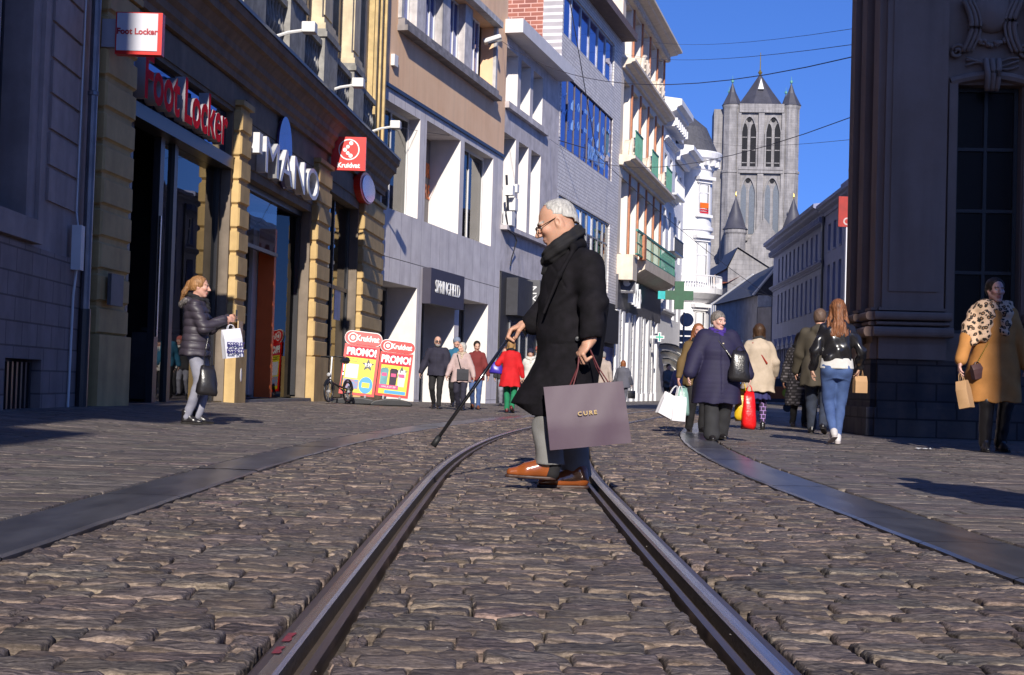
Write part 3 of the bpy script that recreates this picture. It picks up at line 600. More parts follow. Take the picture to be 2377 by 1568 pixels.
for t_, z, u, m_, sz in (('YOUR', 8.1, 7.35, M_ortx, .72), ('STORE', 7.35, 7.35, M_ortx, .72), ('9000', 6.85, 6.1, M_wtx, .3), ('Y', 7.75, 5.75, M_wtx, 1.7)):
    text_obj('poster_lettering', t_, sz, m_, fC.w(u, z, -1.11), fC.du, (0, 0, 1), pst, bold=.01, sx=.85)
q = MB(); q.box(fC, 4.33, 8.2, 3.2, 4.38, .004, .30); sg = q.build('sign_board', mat('navy_sign', (.045, .04, .065), rough=.5, var=.05, bump=.05), tC)
text_obj('sign_lettering', 'SPRINGFIELD', .62, M_wtx, fC.w(6.25, 3.78, .31), fC.du, (0, 0, 1), sg, sx=.80)
for o, nx in ((O1, 2), (O2, 1), (O3, 2)):
    z0 = -.15; oo = (o[0], o[1], z0, 3.64 if o is not O2 else 3.6)
    window(tC, fC, oo, nx, 1, mat('grey_frame', (.25, .25, .25), bump=0), glass('shop_glass_dark', .4), dep=o[4] - .1, fw=.09, name='shop_window'); room(tC, fC, (o[0] + .31, o[1] - .31, z0, 3.6, o[4]), 4, (.07, .065, .065))
bars(tC, fC, [(1.6, 3.4, -.1, 3.3), (9.5, 10.9, -.1, 3.3)], 'window_screen', mat('pale_screen', (.42, .42, .40), bump=0), -1.6, -1.45)

# ================================================================ D: narrow grey house, E: white brick block
M_D = mat('grey_render', (.62, .57, .58), rough=.8, scale=1.5, bump=.1, ang=fD.ang, stain=.16); 
tD = bld('narrow_house', 'narrow grey rendered house with deep white window reveals and a flat white eave', fD)
dw = [(.05, 1.85), (2.35, 3.9), (4.4, 6.05)]
ops = [(a, b, 6.95, 10.6, .75) for a, b in dw] + [(a + .0, b, 11.85, 14.0, .75) for a, b in dw]
mb = MB(); wall_open(mb, fD, -.0, 9.27, 5.1, 15.2, ops); shell(mb, fD, .01, 9.27, -.5, 15.2, 9); wd = mb.build('wall', [M_D, M_Cr, M_roof], tD)
for p in wd.data.polygons:
    if abs(p.normal.dot(fD.du)) > .9 and p.area < 30: p.material_index = 1
    if p.normal.z > .9 and p.area > 20: p.material_index = 2
for o in ops: window(tD, fD, o, 1, 2, M_fwhite, M_curt if o[2] > 11 else M_pane, fw=.09, transom=.62)
q = MB(); q.box(fD, -.1, 9.2, 6.72, 6.9, 0, .28); q.build('window_ledge', M_D, tD)
q = MB(); q.box(fD, -.05, 6.6, 11.55, 11.8, .0, .2); q.build('upper_ledge', M_D, tD)
q = MB(); q.box(fD, -.35, 8.9, 14.45, 15.0, -.5, .75); q.build('eave', mat('white_eave', (.70, .67, .67), rough=.6, var=.05), tD)
q = MB(); q.box(fD, .2, 9.1, -.4, 5.1, -.3, .02); q.build('shopfront', mat('black_shopfront', (.028, .027, .032), rough=.5, var=.1), tD)
q = MB(); q.box(fD, 1.0, 3.4, 3.4, 4.9, .02, .5); q.box(fD, 4.6, 8.0, 3.4, 4.9, .02, .5); q.build('canopy_box', mat('anthracite', (.035, .035, .045), rough=.55, bump=0), tD)
q = MB(); q.box(fD, 3.6, 3.75, 3.5, 5.0, .05, .75); sgn = q.build('blade_sign', mat('grey_blade', (.12, .12, .13), bump=0), tD)
text_obj('blade_lettering', 'NYX', .5, M_wtx, fD.w(3.59, 4.25, .42), (0, 0, -1), (fD.n.x, fD.n.y, 0), sgn, ext=.004, sx=1)
for a in (1.6, 3.2, 4.4, 6.2): q = MB(); q.box(fD, a, a + 1.2, -.1, 3.2, .022, .04); q.build('door_glass', M_pane, tD); q = MB(); q.box(fD, a - .08, a - .01, -.1, 3.2, .022, .08); q.build('door_post', mat('alu', (.45, .45, .47), rough=.4, metal=.5), tD)
q = MB()
for (u, z, s_) in ((.1, 8.1, .35), (.55, 7.55, .45), (.1, 6.9, .5), (.8, 8.3, .3)): q.box(fD, u, u + s_, z, z + s_ * 1.1, .05, .4)
tag(q.build('cable_cabinet', M_fwhite), 'cluster of white utility boxes fixed to the corner of the grey house', 'utility box')
q = MB(); q.tube([fD.w(.3, 8.0, .2), fD.w(-.1, 7.4, .2), fD.w(.2, 6.7, .25), fD.w(.9, 6.6, .3), fD.w(1.3, 6.4, .3), fD.w(1.35, 5.7, .1), fD.w(1.2, 5.4, .1)], .03, 5)
q.tube([fD.w(.2, 8.9, .1), fD.w(.25, 6.8, .25)], .05, 5); tag(q.build('black_cable', M_fdark), 'looping black cables below the utility boxes on the grey house', 'cable')
M_E = mat('white_brick', (.82, .78, .76), rough=.75, scale=1, var=.08, bump=.1, ang=fE.ang, brick=dict(w=.42, h=.16, m=.02, mc=(.55, .53, .55), c2=(.86, .86, .87)))
M_Er = mat('red_brick', (.48, .17, .11), rough=.8, scale=1, var=.1, ang=fE.ang + math.pi / 2, brick=dict(w=.6, h=.2, m=.025, mc=(1.6, 2.6, 3.2), c2=(.62, .6, .7)))
tE = bld('white_brick_block', 'white brick block with long ribbon windows of blue glass and a red brick side wall', fE)
ops = [(-.0, 12.3, 16.85, 19.1, .15), (.05, 12.4, 11.7, 15.1, .12), (.1, 12.3, 5.7, 9.4, .15)]; ops = [(a + .25, b, c, e, f_) for a, b, c, e, f_ in ops]
mb = MB(); wall_open(mb, fE, 0, 14.45, 5.2, 20.2, ops); mb.build('wall', M_E, tE)
mb = MB(); shell(mb, fE, .005, 14.44, -.5, 20.2, 9, -.01); we = mb.build('side_wall', M_Er, tE)
q = MB(); q.box(fE, .0, .24, 12, 20.1, -.9, .02); q.build('corner_strip', M_E, tE)
for (a, b, c, e, f_), n in zip(ops, (6, 8, 9)):
    for i in range(n):
        w_ = (b - a) / n; window(tE, fE, (a + i * w_, a + (i + 1) * w_, c, e, f_), 1, 1 if n < 9 else 2, mat('alu', (.45, .45, .47)) if n != 8 else mat('bronze_frame', (.14, .12, .14), bump=0), M_pane2 if n < 9 else glass('shop_glass_dark', .4), fw=.1 if n != 8 else .03, transom=None if n < 9 else .7)
room(tE, fE, (.6, 12.1, 5.7, 9.4, .2), 3, (.3, .3, .28))
q = MB(); q.box(fE, 10.6, 11.5, 5.8, 8.6, -1.4, -1.2); q.build('lime_panel', mat('lime', (.42, .55, .02), bump=0), tE)
q = MB(); q.box(fE, .1, 14.4, 19.75, 20.15, .0, .85); q.build('roof_eave', mat('brown_eave', (.16, .11, .10), bump=.1), tE)
q = MB(); q.box(fE, 0, 14.4, -.5, 5.2, -.2, .01); q.box(fE, 9.5, 13.5, 3.0, 4.8, .01, .4); q.build('shopfront', mat('black_shopfront', (.03, .03, .035)), tE)
q = MB(); q.box(fE, 10.5, 14.0, -.4, 2.8, .012, .03); q.build('shop_glass', M_pane2, tE)
M_lb = mat('window_decal', (.22, .42, .85), rough=.5, var=.1, bump=0)
mid = [c for c in tE.children if c.name.startswith('window')][0]
text_obj('window_lettering', 'JDSPORTS.BE', 1.0, M_lb, fE.w(8.3, 12.35, .02), fE.du, (0, 0, 1), tE, ext=.004, bold=.02, sx=.72)
rq = random.Random(4); q = MB()
for k in range(16):
    u = 1.0 + (k % 8) * 1.5 + rq.uniform(-.1, .1); z = 14.1 - (k // 8) * .95 + rq.uniform(-.15, .15); s_ = .3; F = fE
    t = k % 4
    if t == 0: q.prism(F, [(u - s_, z), (u, z + s_ * .3), (u + s_ * 1.3, z + s_), (u, z - s_ * .3)], .0, .012)
    elif t == 1:
        for j in range(3): q.prism(F, [(u + j * .16 - .2, z - .3), (u + j * .16 - .1, z - .3), (u + j * .16 - .05, z + .1 * j), (u + j * .16 - .15, z + .1 * j)], .0, .012)
    elif t == 2: q.lathe(F.w(u, z, .0), [(.14, 0), (.14, .012), (.22, .012), (.22, 0)], 12, axis=(F.du, Vector((0, 0, 1)), F.n))
    else: q.prism(F, [(u - .25, z - .1), (u + .3, z - .1), (u + .3, z + .1), (u - .25, z + .1)], .0, .012)
q.build('window_decal', M_lb, tE)

# ================================================================ F: cream house with shell pediments and green balcony
UP = Vector((0, 0, 1))
M_F = mat('cream_stone', (.76, .66, .54), rough=.7, scale=2, bump=.12, ang=fF.ang, stain=.12, col2=(.66, .56, .45))
M_Fr = mat('cream_reveal', (.84, .77, .68), rough=.7, scale=2, var=.05, bump=.05)
M_rust = mat('rust_strip', (.50, .20, .10), rough=.7, var=.15, bump=0); M_grn = mat('green_rail', (.07, .26, .19), rough=.5, var=.15, bump=0)
tF = bld('cream_house', 'tall cream house with shell pediments, rust coloured strips and a green balcony above grey columns', fF)
cols = [(.9 + i * 3.25, .9 + i * 3.25 + 2.2) for i in range(5)]
rows = [(8.15, 12.4), (13.9, 17.9), (19.3, 22.3)]
ops = [(a, b, c, e, .85) for c, e in rows for a, b in cols]
mb = MB(); wall_open(mb, fF, 0, 17.4, 5.6, 24.4, ops); shell(mb, fF, .01, 17.4, -.5, 24.4, 9, -.01)
w_ = mb.build('wall', [M_F, M_Fr], tF)
for p in w_.data.polygons:
    if abs(p.normal.dot(fF.du)) > .9 and p.area < 12: p.material_index = 1
for o in ops: window(tF, fF, o, 2, 2, M_Fr, M_pane, transom=.7, fw=.09)
for a, b in cols:
    q = MB(); q.box(fF, b + .35, b + .6, 8.1, 12.9, .0, .10); q.box(fF, b + .35, b + .6, 13.9, 18.1, .0, .1); q.box(fF, b + .35, b + .6, 19.2, 22.5, .0, .1); q.build('rust_pilaster', M_rust, tF)
def cornice(root, F, u0, u1, z, h, d, m, name='cornice'):
    q = MB(); q.sweep(F, [(0, z), (d * .25, z), (d * .3, z + h * .3), (d * .7, z + h * .45), (d * .75, z + h * .6), (d, z + h * .7), (d, z + h), (0, z + h * 1.15)], u0, u1); q.build(name, m, root)
for z, d in ((12.95, .9), (18.35, .75), (22.75, 1.1)): cornice(tF, fF, -.05, 17.5, z, .5, d, M_F)
def dentils(root, F, u0, u1, z, m, st=.5, w=.22, h=.25, d=.35, name='dentil_row'):
    q = MB(); u = u0; q.box(F, u0, u1, z - .06, z - .003, .0, d * .8)
    while u < u1: q.box(F, u, u + w, z - .004, z + h, .0, d); u += st
    q.build(name, m, root)
dentils(tF, fF, 0, 17.2, 22.5, M_F)
for zb, lst in ((13.5, (0, 2, 4)), (18.9, (1, 3))):
    for i in lst:
        a, b = cols[i]; c = (a + b) / 2; r = 1.25; q = MB(); n = 12
        q.prism(fF, [(c + r * math.cos(math.pi * k / n), zb + 1.15 * math.sin(math.pi * k / n)) for k in range(n + 1)], .02, .55)
        for k in range(7):
            t = math.pi * (k + .5) / 7; q.tube([fF.w(c, zb, .56), fF.w(c + 1.05 * math.cos(t), zb + 1.0 * math.sin(t), .60)], .03, 5, r1=.1)
        q.tube([fF.w(c + 1.27 * math.cos(math.pi * k / n), zb + 1.18 * math.sin(math.pi * k / n), .5) for k in range(n + 1)], .13, 6); q.build('shell_pediment', M_F, tF)
for i in (0, 2, 4):
    a, b = cols[i]; q = MB()
    for (u0_, u1_, d0, d1) in ((a - .2, b + .3, .75, .78), (a - .2, a - .17, .1, .75), (b + .27, b + .3, .1, .75)): q.box(fF, u0_, u1_, 13.55, 14.9, d0, d1) if u1_ - u0_ > 1 and False else None
    k = a - .2
    while k < b + .3: q.box(fF, k, k + .03, 13.5, 14.9, .75, .78); k += .2
    q.box(fF, a - .2, b + .3, 14.9, 14.98, .72, .8); q.box(fF, a - .2, b + .3, 13.5, 13.58, .72, .8); q.build('small_balcony', M_grn, tF)
q = MB(); q.sweep(fF, [(.0, 7.0), (.5, 7.1), (1.1, 7.45), (1.15, 8.0), (0, 8.0)], 3.2, 16.6); q.box(fF, .1, 1.6, 6.6, 8.0, .0, .9); q.build('balcony_slab', M_F, tF)
q = MB(); k = .2
while k < 16.6: q.box(fF, k, k + .03, 8.0, 9.3, 1.06, 1.08); k += .26
q.box(fF, .2, 16.6, 9.3, 9.42, 1.0, 1.12); q.box(fF, .2, 16.6, 8.0, 8.08, 1.0, 1.12); q.box(fF, .2, 16.6, 8.62, 8.68, 1.04, 1.1)
for a in (3.2, 9.5, 15.9): q.box(fF, a, a + .7, 8.0, 9.2, 1.045, 1.06)
q.build('balcony_railing', M_grn, tF)
q = MB(); q.box(fF, 2.2, 3.0, 7.9, 9.3, .9, 1.2); q.build('rust_post', M_rust, tF)
M_Fg = mat('grey_fascia', (.10, .095, .11), rough=.5); M_Fw = mat('white_column', (.82, .81, .82), rough=.6, var=.03, bump=.05)
q = MB(); q.box(fF, .0, 17.3, 5.0, 6.9, -.2, .12); q.build('fascia', M_Fg, tF)
for i in range(9):
    a = .1 + i * 2.0; q = MB(); q.box(fF, a, a + .85, .35, 5.0, -.9, .1); q.box(fF, a - .05, a + .9, -.4, .35, -.9, .14); q.build('column', M_Fw, tF)
    q = MB(); q.quad(fF.w(a + .85, -.3, -.85), fF.w(a + 2, -.3, -.85), fF.w(a + 2, 5, -.85), fF.w(a + .85, 5, -.85)); q.build('shop_window', M_pane, tF)
for a in (.96, 4.96, 8.96, 12.96):
    q = MB(); q.box(fF, a, a + .3, .3, 5, -.2, .16)
    for k in range(11): q.box(fF, a - .01, a + .31, .6 + k * .42, .64 + k * .42, .0, .19)
    q.build('panelled_pier', mat('grey_pier', (.36, .36, .38)), tF)
def sign_box(name, label, c, w, h, th, m, cat, facing=None, group=None, parts=None, side_m=None):
    """a box sign hanging out from a wall; facing = direction its face looks to"""
    n = Vector(facing or (0, -1, 0)).normalized(); r = UP.cross(n); r.normalize(); c = Vector(c)
    t = thing(name, label, cat, c, group); F = Fac((c.x - r.x * w / 2, c.y - r.y * w / 2), (c.x + r.x * w / 2, c.y + r.y * w / 2)); 
    F.n = n; z = c.z
    q = MB(); q.box(F, 0, w, z - h / 2, z + h / 2, -th, 0); q.build('sign_panel', m, t); return t, F, r
p = at(1455, 660, 81.5); t, F, r = sign_box('shop_sign', 'dark grey square hanging sign with a white bitten apple above the columned shop', p, .95, 1.0, .2, mat('dark_sign', (.07, .065, .085), rough=.4, bump=0), 'sign')
q = MB(); ap = []
for k in range(40):
    a = 2 * math.pi * k / 40; rr_ = .21 * (1 - .16 * math.exp(-((a - math.pi / 2) / .35)**2) - .08 * math.exp(-((a - 1.5 * math.pi) / .3)**2)); x_, z_ = rr_ * math.cos(a) * 1.0, rr_ * math.sin(a)
    if x_ > .12 and -.02 < z_ < .15: x_ -= .075
    ap.append((.475 + x_, p.z + .08 + z_))
q.prism(F, ap, .004, .02); q.prism(F, [(.47, p.z + .30), (.50, p.z + .37), (.56, p.z + .42), (.555, p.z + .35), (.52, p.z + .31)], .004, .02); q.build('apple_emblem', M_wtx, t)
text_obj('sign_lettering', 'Premium Reseller', .105, M_wtx, F.w(.475, p.z - .36, .01), r, UP, t, ext=.003)
q = MB()
for k, (h_, dz) in enumerate(((1.35, .1), (1.25, .05), (1.3, 0), (1.1, -.05))):
    u = 2.1 + k * .95; q.box(fF, u, u + .25, 5.35 + dz, 5.35 + dz + h_, .35, .62); q.lathe(fF.w(u + .4, 5.6 + dz + h_ * .3, .48), [(.16, -.12), (.3, -.12), (.3, .12), (.16, .12)], 12, axis=(fF.du, UP, fF.n))
tag(q.build('facade_lettering', M_wtx), 'tall white channel letters on the dark fascia beside the apple sign', 'lettering')

# ---- pharmacy crosses and cafe canopy
def cross(c, s, arm, label, m1, m2=None, armm=None):
    c = Vector(c); t = thing('pharmacy_cross', label, 'sign', c); F = Fac((c.x - 2, c.y), (c.x + 2, c.y)); F.n = Vector((0, -1, 0)); u, z = 2, c.z; w = s / 3 / 2; h = s / 2
    def pts(k): return [(u - w - k, z - h - k), (u + w + k, z - h - k), (u + w + k, z - w - k), (u + h + k, z - w - k), (u + h + k, z + w + k), (u + w + k, z + w + k), (u + w + k, z + h + k), (u - w - k, z + h + k), (u - w - k, z + w + k), (u - h - k, z + w + k), (u - h - k, z - w - k), (u - w - k, z - w - k)]
    q = MB(); q.prism(F, pts(0), -.2, 0); q.build('cross_panel', m1, t)
    if m2:
        q = MB(); k = -w * .55; q.prism(F, pts(k), .004, .02); q.build('cross_face', m2, t)
    q = MB(); q.box(F, u - h - arm, u - h, z - w * .9, z + w * .8, -.15, -.03); q.build('bracket', armm or M_fwhite, t)
cross(at(1577, 686, 91), 1.75, .45, 'large dark green pharmacy cross with a turquoise bracket above the street', mat('cross_green', (.006, .085, .03), rough=.45, bump=0), None, mat('turquoise', (.0, .45, .45), rough=.4, bump=0))
cross(at(1531, 783, 92), .6, .3, 'small white pharmacy cross with a pale green centre below the large green one', mat('sign_white', (.85, .85, .85), rough=.4, bump=0), mat('cross_mint', (.05, .50, .35), rough=.4, bump=0))
t = thing('cafe_canopy', 'white half-barrel canopy with dark ribs over the shop entrance beyond the columns', 'canopy', at(1562, 830, 97))
c = at(1545, 868, 97); q = MB(); n = 8
for k in range(4):
    r1_ = 1.95 - k * .48; q.lathe(c + Vector((.0, .05 * k, 0)), [(r1_, 0), (r1_, .5), (r1_ - .34, .5), (r1_ - .34, 0)], 14, a0=0, a1=math.pi / 2 * 1.15, axis=(Vector((1, 0, 0)), UP, Vector((0, 1, 0))))
q.build('canopy_cloth', mat('canopy_white', (.8, .78, .75), rough=.7, bump=.1), t)
q = MB()
for k in range(5):
    r1_ = 1.98 - k * .48; q.tube([c + Vector((r1_ * math.cos(a_), -.02, r1_ * math.sin(a_))) for a_ in [math.pi * .57 * j / 10 for j in range(11)]], .06, 5)
q.build('canopy_rib', M_fdark, t)

# ================================================================ G: white houses, H: round corner tower
M_G = mat('white_stucco', (.80, .79, .80), rough=.7, scale=1.5, var=.04, bump=.08, ang=fG.ang, stain=.10)
tG = bld('white_house', 'bluish white stucco house with a heavy bracketed cornice next to the cream house', fG)
gc = [(.8, 2.0), (3.4, 4.6)]; ops = [(a, b, c, e, .5) for c, e in ((6.2, 8.9), (10.1, 12.9), (14.0, 16.6)) for a, b in gc]
mb = MB(); wall_open(mb, fG, 0, 5.9, -.5, 19.5, ops); shell(mb, fG, 0, 5.9, -.5, 19.5, 8, -.01); mb.build('wall', M_G, tG)
for o in ops: window(tG, fG, o, 2, 2, M_fwhite, M_pane)
cornice(tG, fG, -.2, 6.1, 18.7, 1.3, 1.2, M_G); dentils(tG, fG, .1, 5.8, 18.3, M_G, .9, .3, .5, .9, 'bracket_row')
for z in (5.7, 9.6, 13.5, 17.3): cornice(tG, fG, 0, 5.9, z, .3, .35, M_G, 'string_course')
for z in (9.8, 13.7):
    q = MB(); q.box(fG, .5, 4.9, z, z + .12, .0, .9); k = .5
    while k < 4.9: q.box(fG, k, k + .04, z + .12, z + 1.0, .84, .88); k += .18
    q.box(fG, .5, 4.9, z + 1.0, z + 1.07, .82, .9); q.build('balcony', M_fdark if z < 10 else M_fwhite, tG)
tG2 = bld('white_corner_house', 'white house with slate mansard and dormer joining the round corner tower', fG, u=6)
ops = [(a, b, c, e, .5) for c, e in ((5.6, 8.2), (9.8, 13.0), (14.2, 16.2)) for a, b in ((6.9, 8.0), (9.3, 10.4))]
mb = MB(); wall_open(mb, fG, 5.92, 11.8, -.5, 17.4, ops, -.1); shell(mb, fG, 5.92, 11.8, -.5, 17.4, 8, -.11); mb.build('wall', M_G, tG2)
for o in ops: window(tG2, fG, (*o[:4], .6), 2, 2, M_fwhite, M_pane)
cornice(tG2, fG, 5.9, 11.8, 16.9, 1.0, 1.3, M_G)
q = MB(); q.sweep(fG, [(.3, 17.9), (-2.2, 21.6), (-5, 21.8), (-5, 17.9)], 5.95, 13.0); q.build('mansard_roof', M_roof, tG2)
q = MB(); q.box(fG, 8, 9.4, 18.6, 20.3, -2.2, .1); q.box(fG, 7.8, 9.6, 20.3, 20.6, -2.2, .25); q.build('dormer', M_G, tG2)
tc = Vector((13.15, 111.2, 0)); R0 = 1.75
tH = thing('round_tower', 'white round corner tower with a curved cornice, balcony and orange window bill', 'building', tc)
q = MB(); q.lathe(tc, [(R0, -.5), (R0, 4.9), (R0 + .15, 5.0), (R0 + .15, 5.25), (R0, 5.35), (R0, 12.6), (R0 + .16, 12.7), (R0 + .16, 12.95), (R0, 13.05), (R0, 17.5)], 40); q.build('wall', M_G, tH, smooth=False)
q = MB(); q.lathe(tc, [(R0, 17.2), (R0 + .12, 17.3), (R0 + .15, 17.7), (R0 + .6, 18.1), (R0 + .7, 18.5), (R0 + .68, 18.6), (0, 18.9)], 40)
for k in range(18):
    a = 2 * math.pi * k / 18; d_ = Vector((math.cos(a), math.sin(a), 0)); s_ = Vector((-d_.y, d_.x, 0)); b_ = tc + d_ * (R0 + .2) + Vector((0, 0, 17.55))
    vs = [b_ + s_ * x_ + d_ * y_ + UP * z_ for x_ in (-.12, .12) for y_ in (-.2, .35) for z_ in (0, .4)]; q.add(vs, [(0, 1, 3, 2), (4, 6, 7, 5), (0, 4, 5, 1), (2, 3, 7, 6), (0, 2, 6, 4), (1, 5, 7, 3)])
q.build('cornice', M_G, tH)
q = MB(); q.lathe(tc, [(R0 + .4, 18.6), (R0 * .7, 20.6), (0, 21.6)], 24); q.build('cone_roof', M_roof, tH)
def tower_window(a, z0, z1, w):
    d_ = Vector((math.cos(a), math.sin(a), 0)); s_ = Vector((-d_.y, d_.x, 0)); P0 = tc + d_ * (R0 * math.cos(w / 2 / R0) + .02); F = Fac((P0.x - s_.x * w / 2, P0.y - s_.y * w / 2), (P0.x + s_.x * w / 2, P0.y + s_.y * w / 2)); F.n = d_
    f = MB()
    for (a_, b_, c_, e_) in ((0, .09, z0, z1), (w - .09, w, z0, z1), (.09, w - .09, z0, z0 + .1), (.09, w - .09, z1 - .1, z1), (w / 2 - .04, w / 2 + .04, z0 + .1, z1 - .1), (.09, w / 2 - .04, z0 + (z1 - z0) * .68, z0 + (z1 - z0) * .72), (w / 2 + .04, w - .09, z0 + (z1 - z0) * .68, z0 + (z1 - z0) * .72)): f.box(F, a_, b_, c_, e_, 0, .08)
    fo = f.build('window', M_fwhite, tH); p = MB(); p.box(F, .09, w - .09, z0 + .1, z1 - .1, -.05, .02); p.build('pane', M_pane, fo)
    h = MB(); h.box(F, -.25, w + .25, z1 + .25, z1 + .5, -.2, .45); h.box(F, -.12, w + .12, z1 + .02, z1 + .25, -.2, .2); h.build('hood', M_G, fo); h = MB(); h.box(F, -.2, w + .2, z0 - .25, z0 - .05, -.2, .25); h.build('sill', M_G, fo); return F
FW = tower_window(R(-56), 13.9, 16.2, 1.1); tower_window(R(-58), 8.6, 11.8, 1.1); tower_window(R(-60), 2.6, 6.6, 1.0)
q = MB(); q.box(FW, .15, 1.0, 14.35, 14.75, .085, .1); q.build('window_bill', mat('bill_orange', (.85, .16, .01), rough=.5, bump=0), tH)
q = MB(); q.box(FW, .15, 1.0, 13.95, 14.1, .085, .1); q.box(FW, .15, 1.0, 14.16, 14.28, .085, .1); q.build('window_bill', mat('bill_red', (.6, .03, .04), rough=.5, bump=0), tH)
q = MB(); q.lathe(tc, [(R0, 7.2), (R0 + .5, 7.5), (R0 + .95, 7.9), (R0 + 1.0, 8.3), (R0, 8.3)], 30, a0=R(-112), a1=R(-5))
for k in range(26):
    a = R(-111) + R(104) * k / 25; q.lathe(tc + Vector((math.cos(a), math.sin(a), 0)) * (R0 + .9), [(.03, 8.3), (.06, 8.5), (.03, 8.75), (.03, 9.15)], 5)
q.tube([tc + Vector((math.cos(R(-112 + 10.6 * k)), math.sin(R(-112 + 10.6 * k)), 0)) * (R0 + .9) + Vector((0, 0, 9.2)) for k in range(11)], .06, 5); q.build('balcony', M_G, tH)

# ================================================================ T: gothic church tower, far behind
M_T = mat('tournai_stone', (.36, .34, .335), rough=.85, scale=.5, var=.2, bump=.3, bscale=3, bdist=.1, stain=.35, ang=0, brick=dict(w=1.1, h=.42, m=.02, mc=(.75, .75, .75), c2=(.86, .86, .86)), col2=(.25, .238, .24))
M_Ts = mat('tower_slate', (.07, .068, .085), rough=.5, scale=.6, bump=.2, bscale=4)
M_cop = mat('verdigris', (.12, .36, .30), rough=.6, bump=0); M_gold = mat('gilding', (.6, .42, .1), rough=.35, metal=.8, bump=0)
YT = 250.0; cT = at(1765, 400, YT); wT = 13.4; dv = Vector((1, -.085, 0)).normalized()
P0 = Vector((cT.x, cT.y, 0)) - dv * wT / 2; P1 = P0 + dv * wT; fT = Fac((P0.x, P0.y), (P1.x, P1.y))
zt = lambda y: at(1765, y, YT).z
tT = thing('church_tower', 'grey stone gothic church tower with slate spire and corner turrets beyond the street', 'church tower', (cT.x, cT.y, 0))
zE = zt(243); zS1 = zt(403); zS0 = zt(262)
def lancet(u, w, z0, z1):        # pointed opening outline as boxes is too rough: polygon
    n = 6; h = w * 1.1; p = [(u - w / 2, z0), (u + w / 2, z0), (u + w / 2, z1 - h)]
    p += [(u + w / 2 - w / 2 * (k / n)**1.3, z1 - h + h * math.sin(math.pi / 2 * k / n)) for k in range(1, n + 1)]
    p += [(u - w / 2 + w / 2 * (k / n)**1.3, z1 - h + h * math.sin(math.pi / 2 * k / n)) for k in range(n - 1, -1, -1)]; return p
tw = 3.25
q = MB(); q.box(fT, 1.2, wT - 1.2, 0, zE, -11.5, -.35)
q.build('tower_body', M_T, tT)
q = MB()
for (a, b) in ((2.7, 3.25), (wT / 2 - .5, wT / 2 + .5), (wT - 3.25, wT - 2.7)): q.box(fT, a, b, zt(560), zt(262), -.349, .1)
for z in (zt(262), zt(403), zt(395), zt(560)): q.box(fT, 2.9, wT - 2.9, z, z + .5, -.348, .28)
q.box(fT, 2.9, wT - 2.9, zt(262) + .5, zE + .1, -.348, .14); q.build('wall_ribs', M_T, tT)
M_dk = mat('dark_opening', (.012, .012, .016), rough=.9, bump=0)
M_tgl = mat('tower_glass', (.10, .12, .15), rough=.3, scale=4, bump=0)
for row, (za, zb, mm) in enumerate(((390, 288, M_dk), (548, 430, M_tgl))):
    for cu in (wT / 2 - 2.05, wT / 2 + 2.05):
        z0, z1 = zt(za), zt(zb); n = 12
        q = MB(); ow = 2.9; op = lancet(cu, ow, z0, z1 + 1.6); inn = lancet(cu, ow - .5, z0 + .01, z1 + 1.2)
        for i in range(2, len(op) - 0):
            pass
        for i in range(len(op) - 1):
            if i == 0: continue
            q.prism(fT, [op[i], op[i + 1], inn[i + 1], inn[i]], -.34, .05)
        q.prism(fT, [op[-1], op[0], inn[0], inn[-1]], -.34, .05)
        q.build('arch', M_T, tT)
        for du_ in (-.72, .72):
            q = MB(); q.prism(fT, lancet(cu + du_, .95, z0 + .3, z1 + .1), -.345, -.25); ow_ = q.build('louvre_window' if row == 0 else 'lancet_window', mm, tT)
            if row == 0:
                q = MB()
                for k in range(3): q.box(fT, cu + du_ - .42, cu + du_ + .42, z0 + .8 + k * 2.2, z0 + .95 + k * 2.2, -.249, -.2)
                q.build('louvre', M_T, ow_)
        q = MB(); q.lathe(fT.w(cu, z1 + .75, -.34), [(.01, .1), (.38, .1)], 12, axis=(fT.du, UP, fT.n)); q.build('oculus', M_dk, tT)
for (u, w_) in ((1.68, 1.58), (wT - 1.68, 1.58)):
    for dep in (1.2, 10.3):
        c = fT.w(u, 0, -dep); q = MB(); q.lathe(c, [(w_, 0), (w_, zS1), (w_ + .15, zS1 + .1), (w_ + .15, zS1 + .5), (w_ * .96, zS1 + .6), (w_ * .96, zE - .8), (w_ + .08, zE - .4), (w_ + .16, zE), (0, zE + .05)], 8, a0=R(22.5), a1=R(382.5)); q.build('turret', M_T, tT)
        q = MB(); zt_ = zt(190); q.lathe(c, [(w_ + .25, zE), (w_ + .0, zE + .4), (w_ * .42, zE + (zt_ - zE) * .55), (.05, zt_)], 8, a0=R(22.5), a1=R(382.5)); sp = q.build('turret_spire', M_Ts, tT)
        q = MB(); q.lathe(c, [(.03, zt_ - .1), (.25, zt_ + .1), (.25, zt_ + .4), (.04, zt_ + .6), (.03, zt_ + 1.2)], 6); q.build('finial', M_cop, sp)
q = MB(); cc = fT.w(wT / 2, 0, -5.6); zt_ = zt(157); q.lathe(cc, [(4.9, zE), (4.3, zE + .5), (2.3, zE + (zt_ - zE) * .5), (.1, zt_)], 8, a0=R(22.5), a1=R(382.5)); sp = q.build('spire', M_Ts, tT)
q = MB(); q.lathe(cc, [(.1, zt_ - .2), (.4, zt_ + .3), (.1, zt_ + .8), (.06, zt_ + 3.8), (.02, zt_ + 3.9)], 8); q.build('finial', M_gold, sp)
q = MB(); q.prism(fT, [(wT / 2 - .5, zE + 3.3), (wT / 2 + .5, zE + 3.3), (wT / 2, zE + 5.2)], -3.9, -3.0); q.build('dormer', M_fwhite, sp)
q = MB(); q.box(fT, -1.3, .2, 0, zt(250), -9, -2); q.build('stair_shaft', M_T, tT)
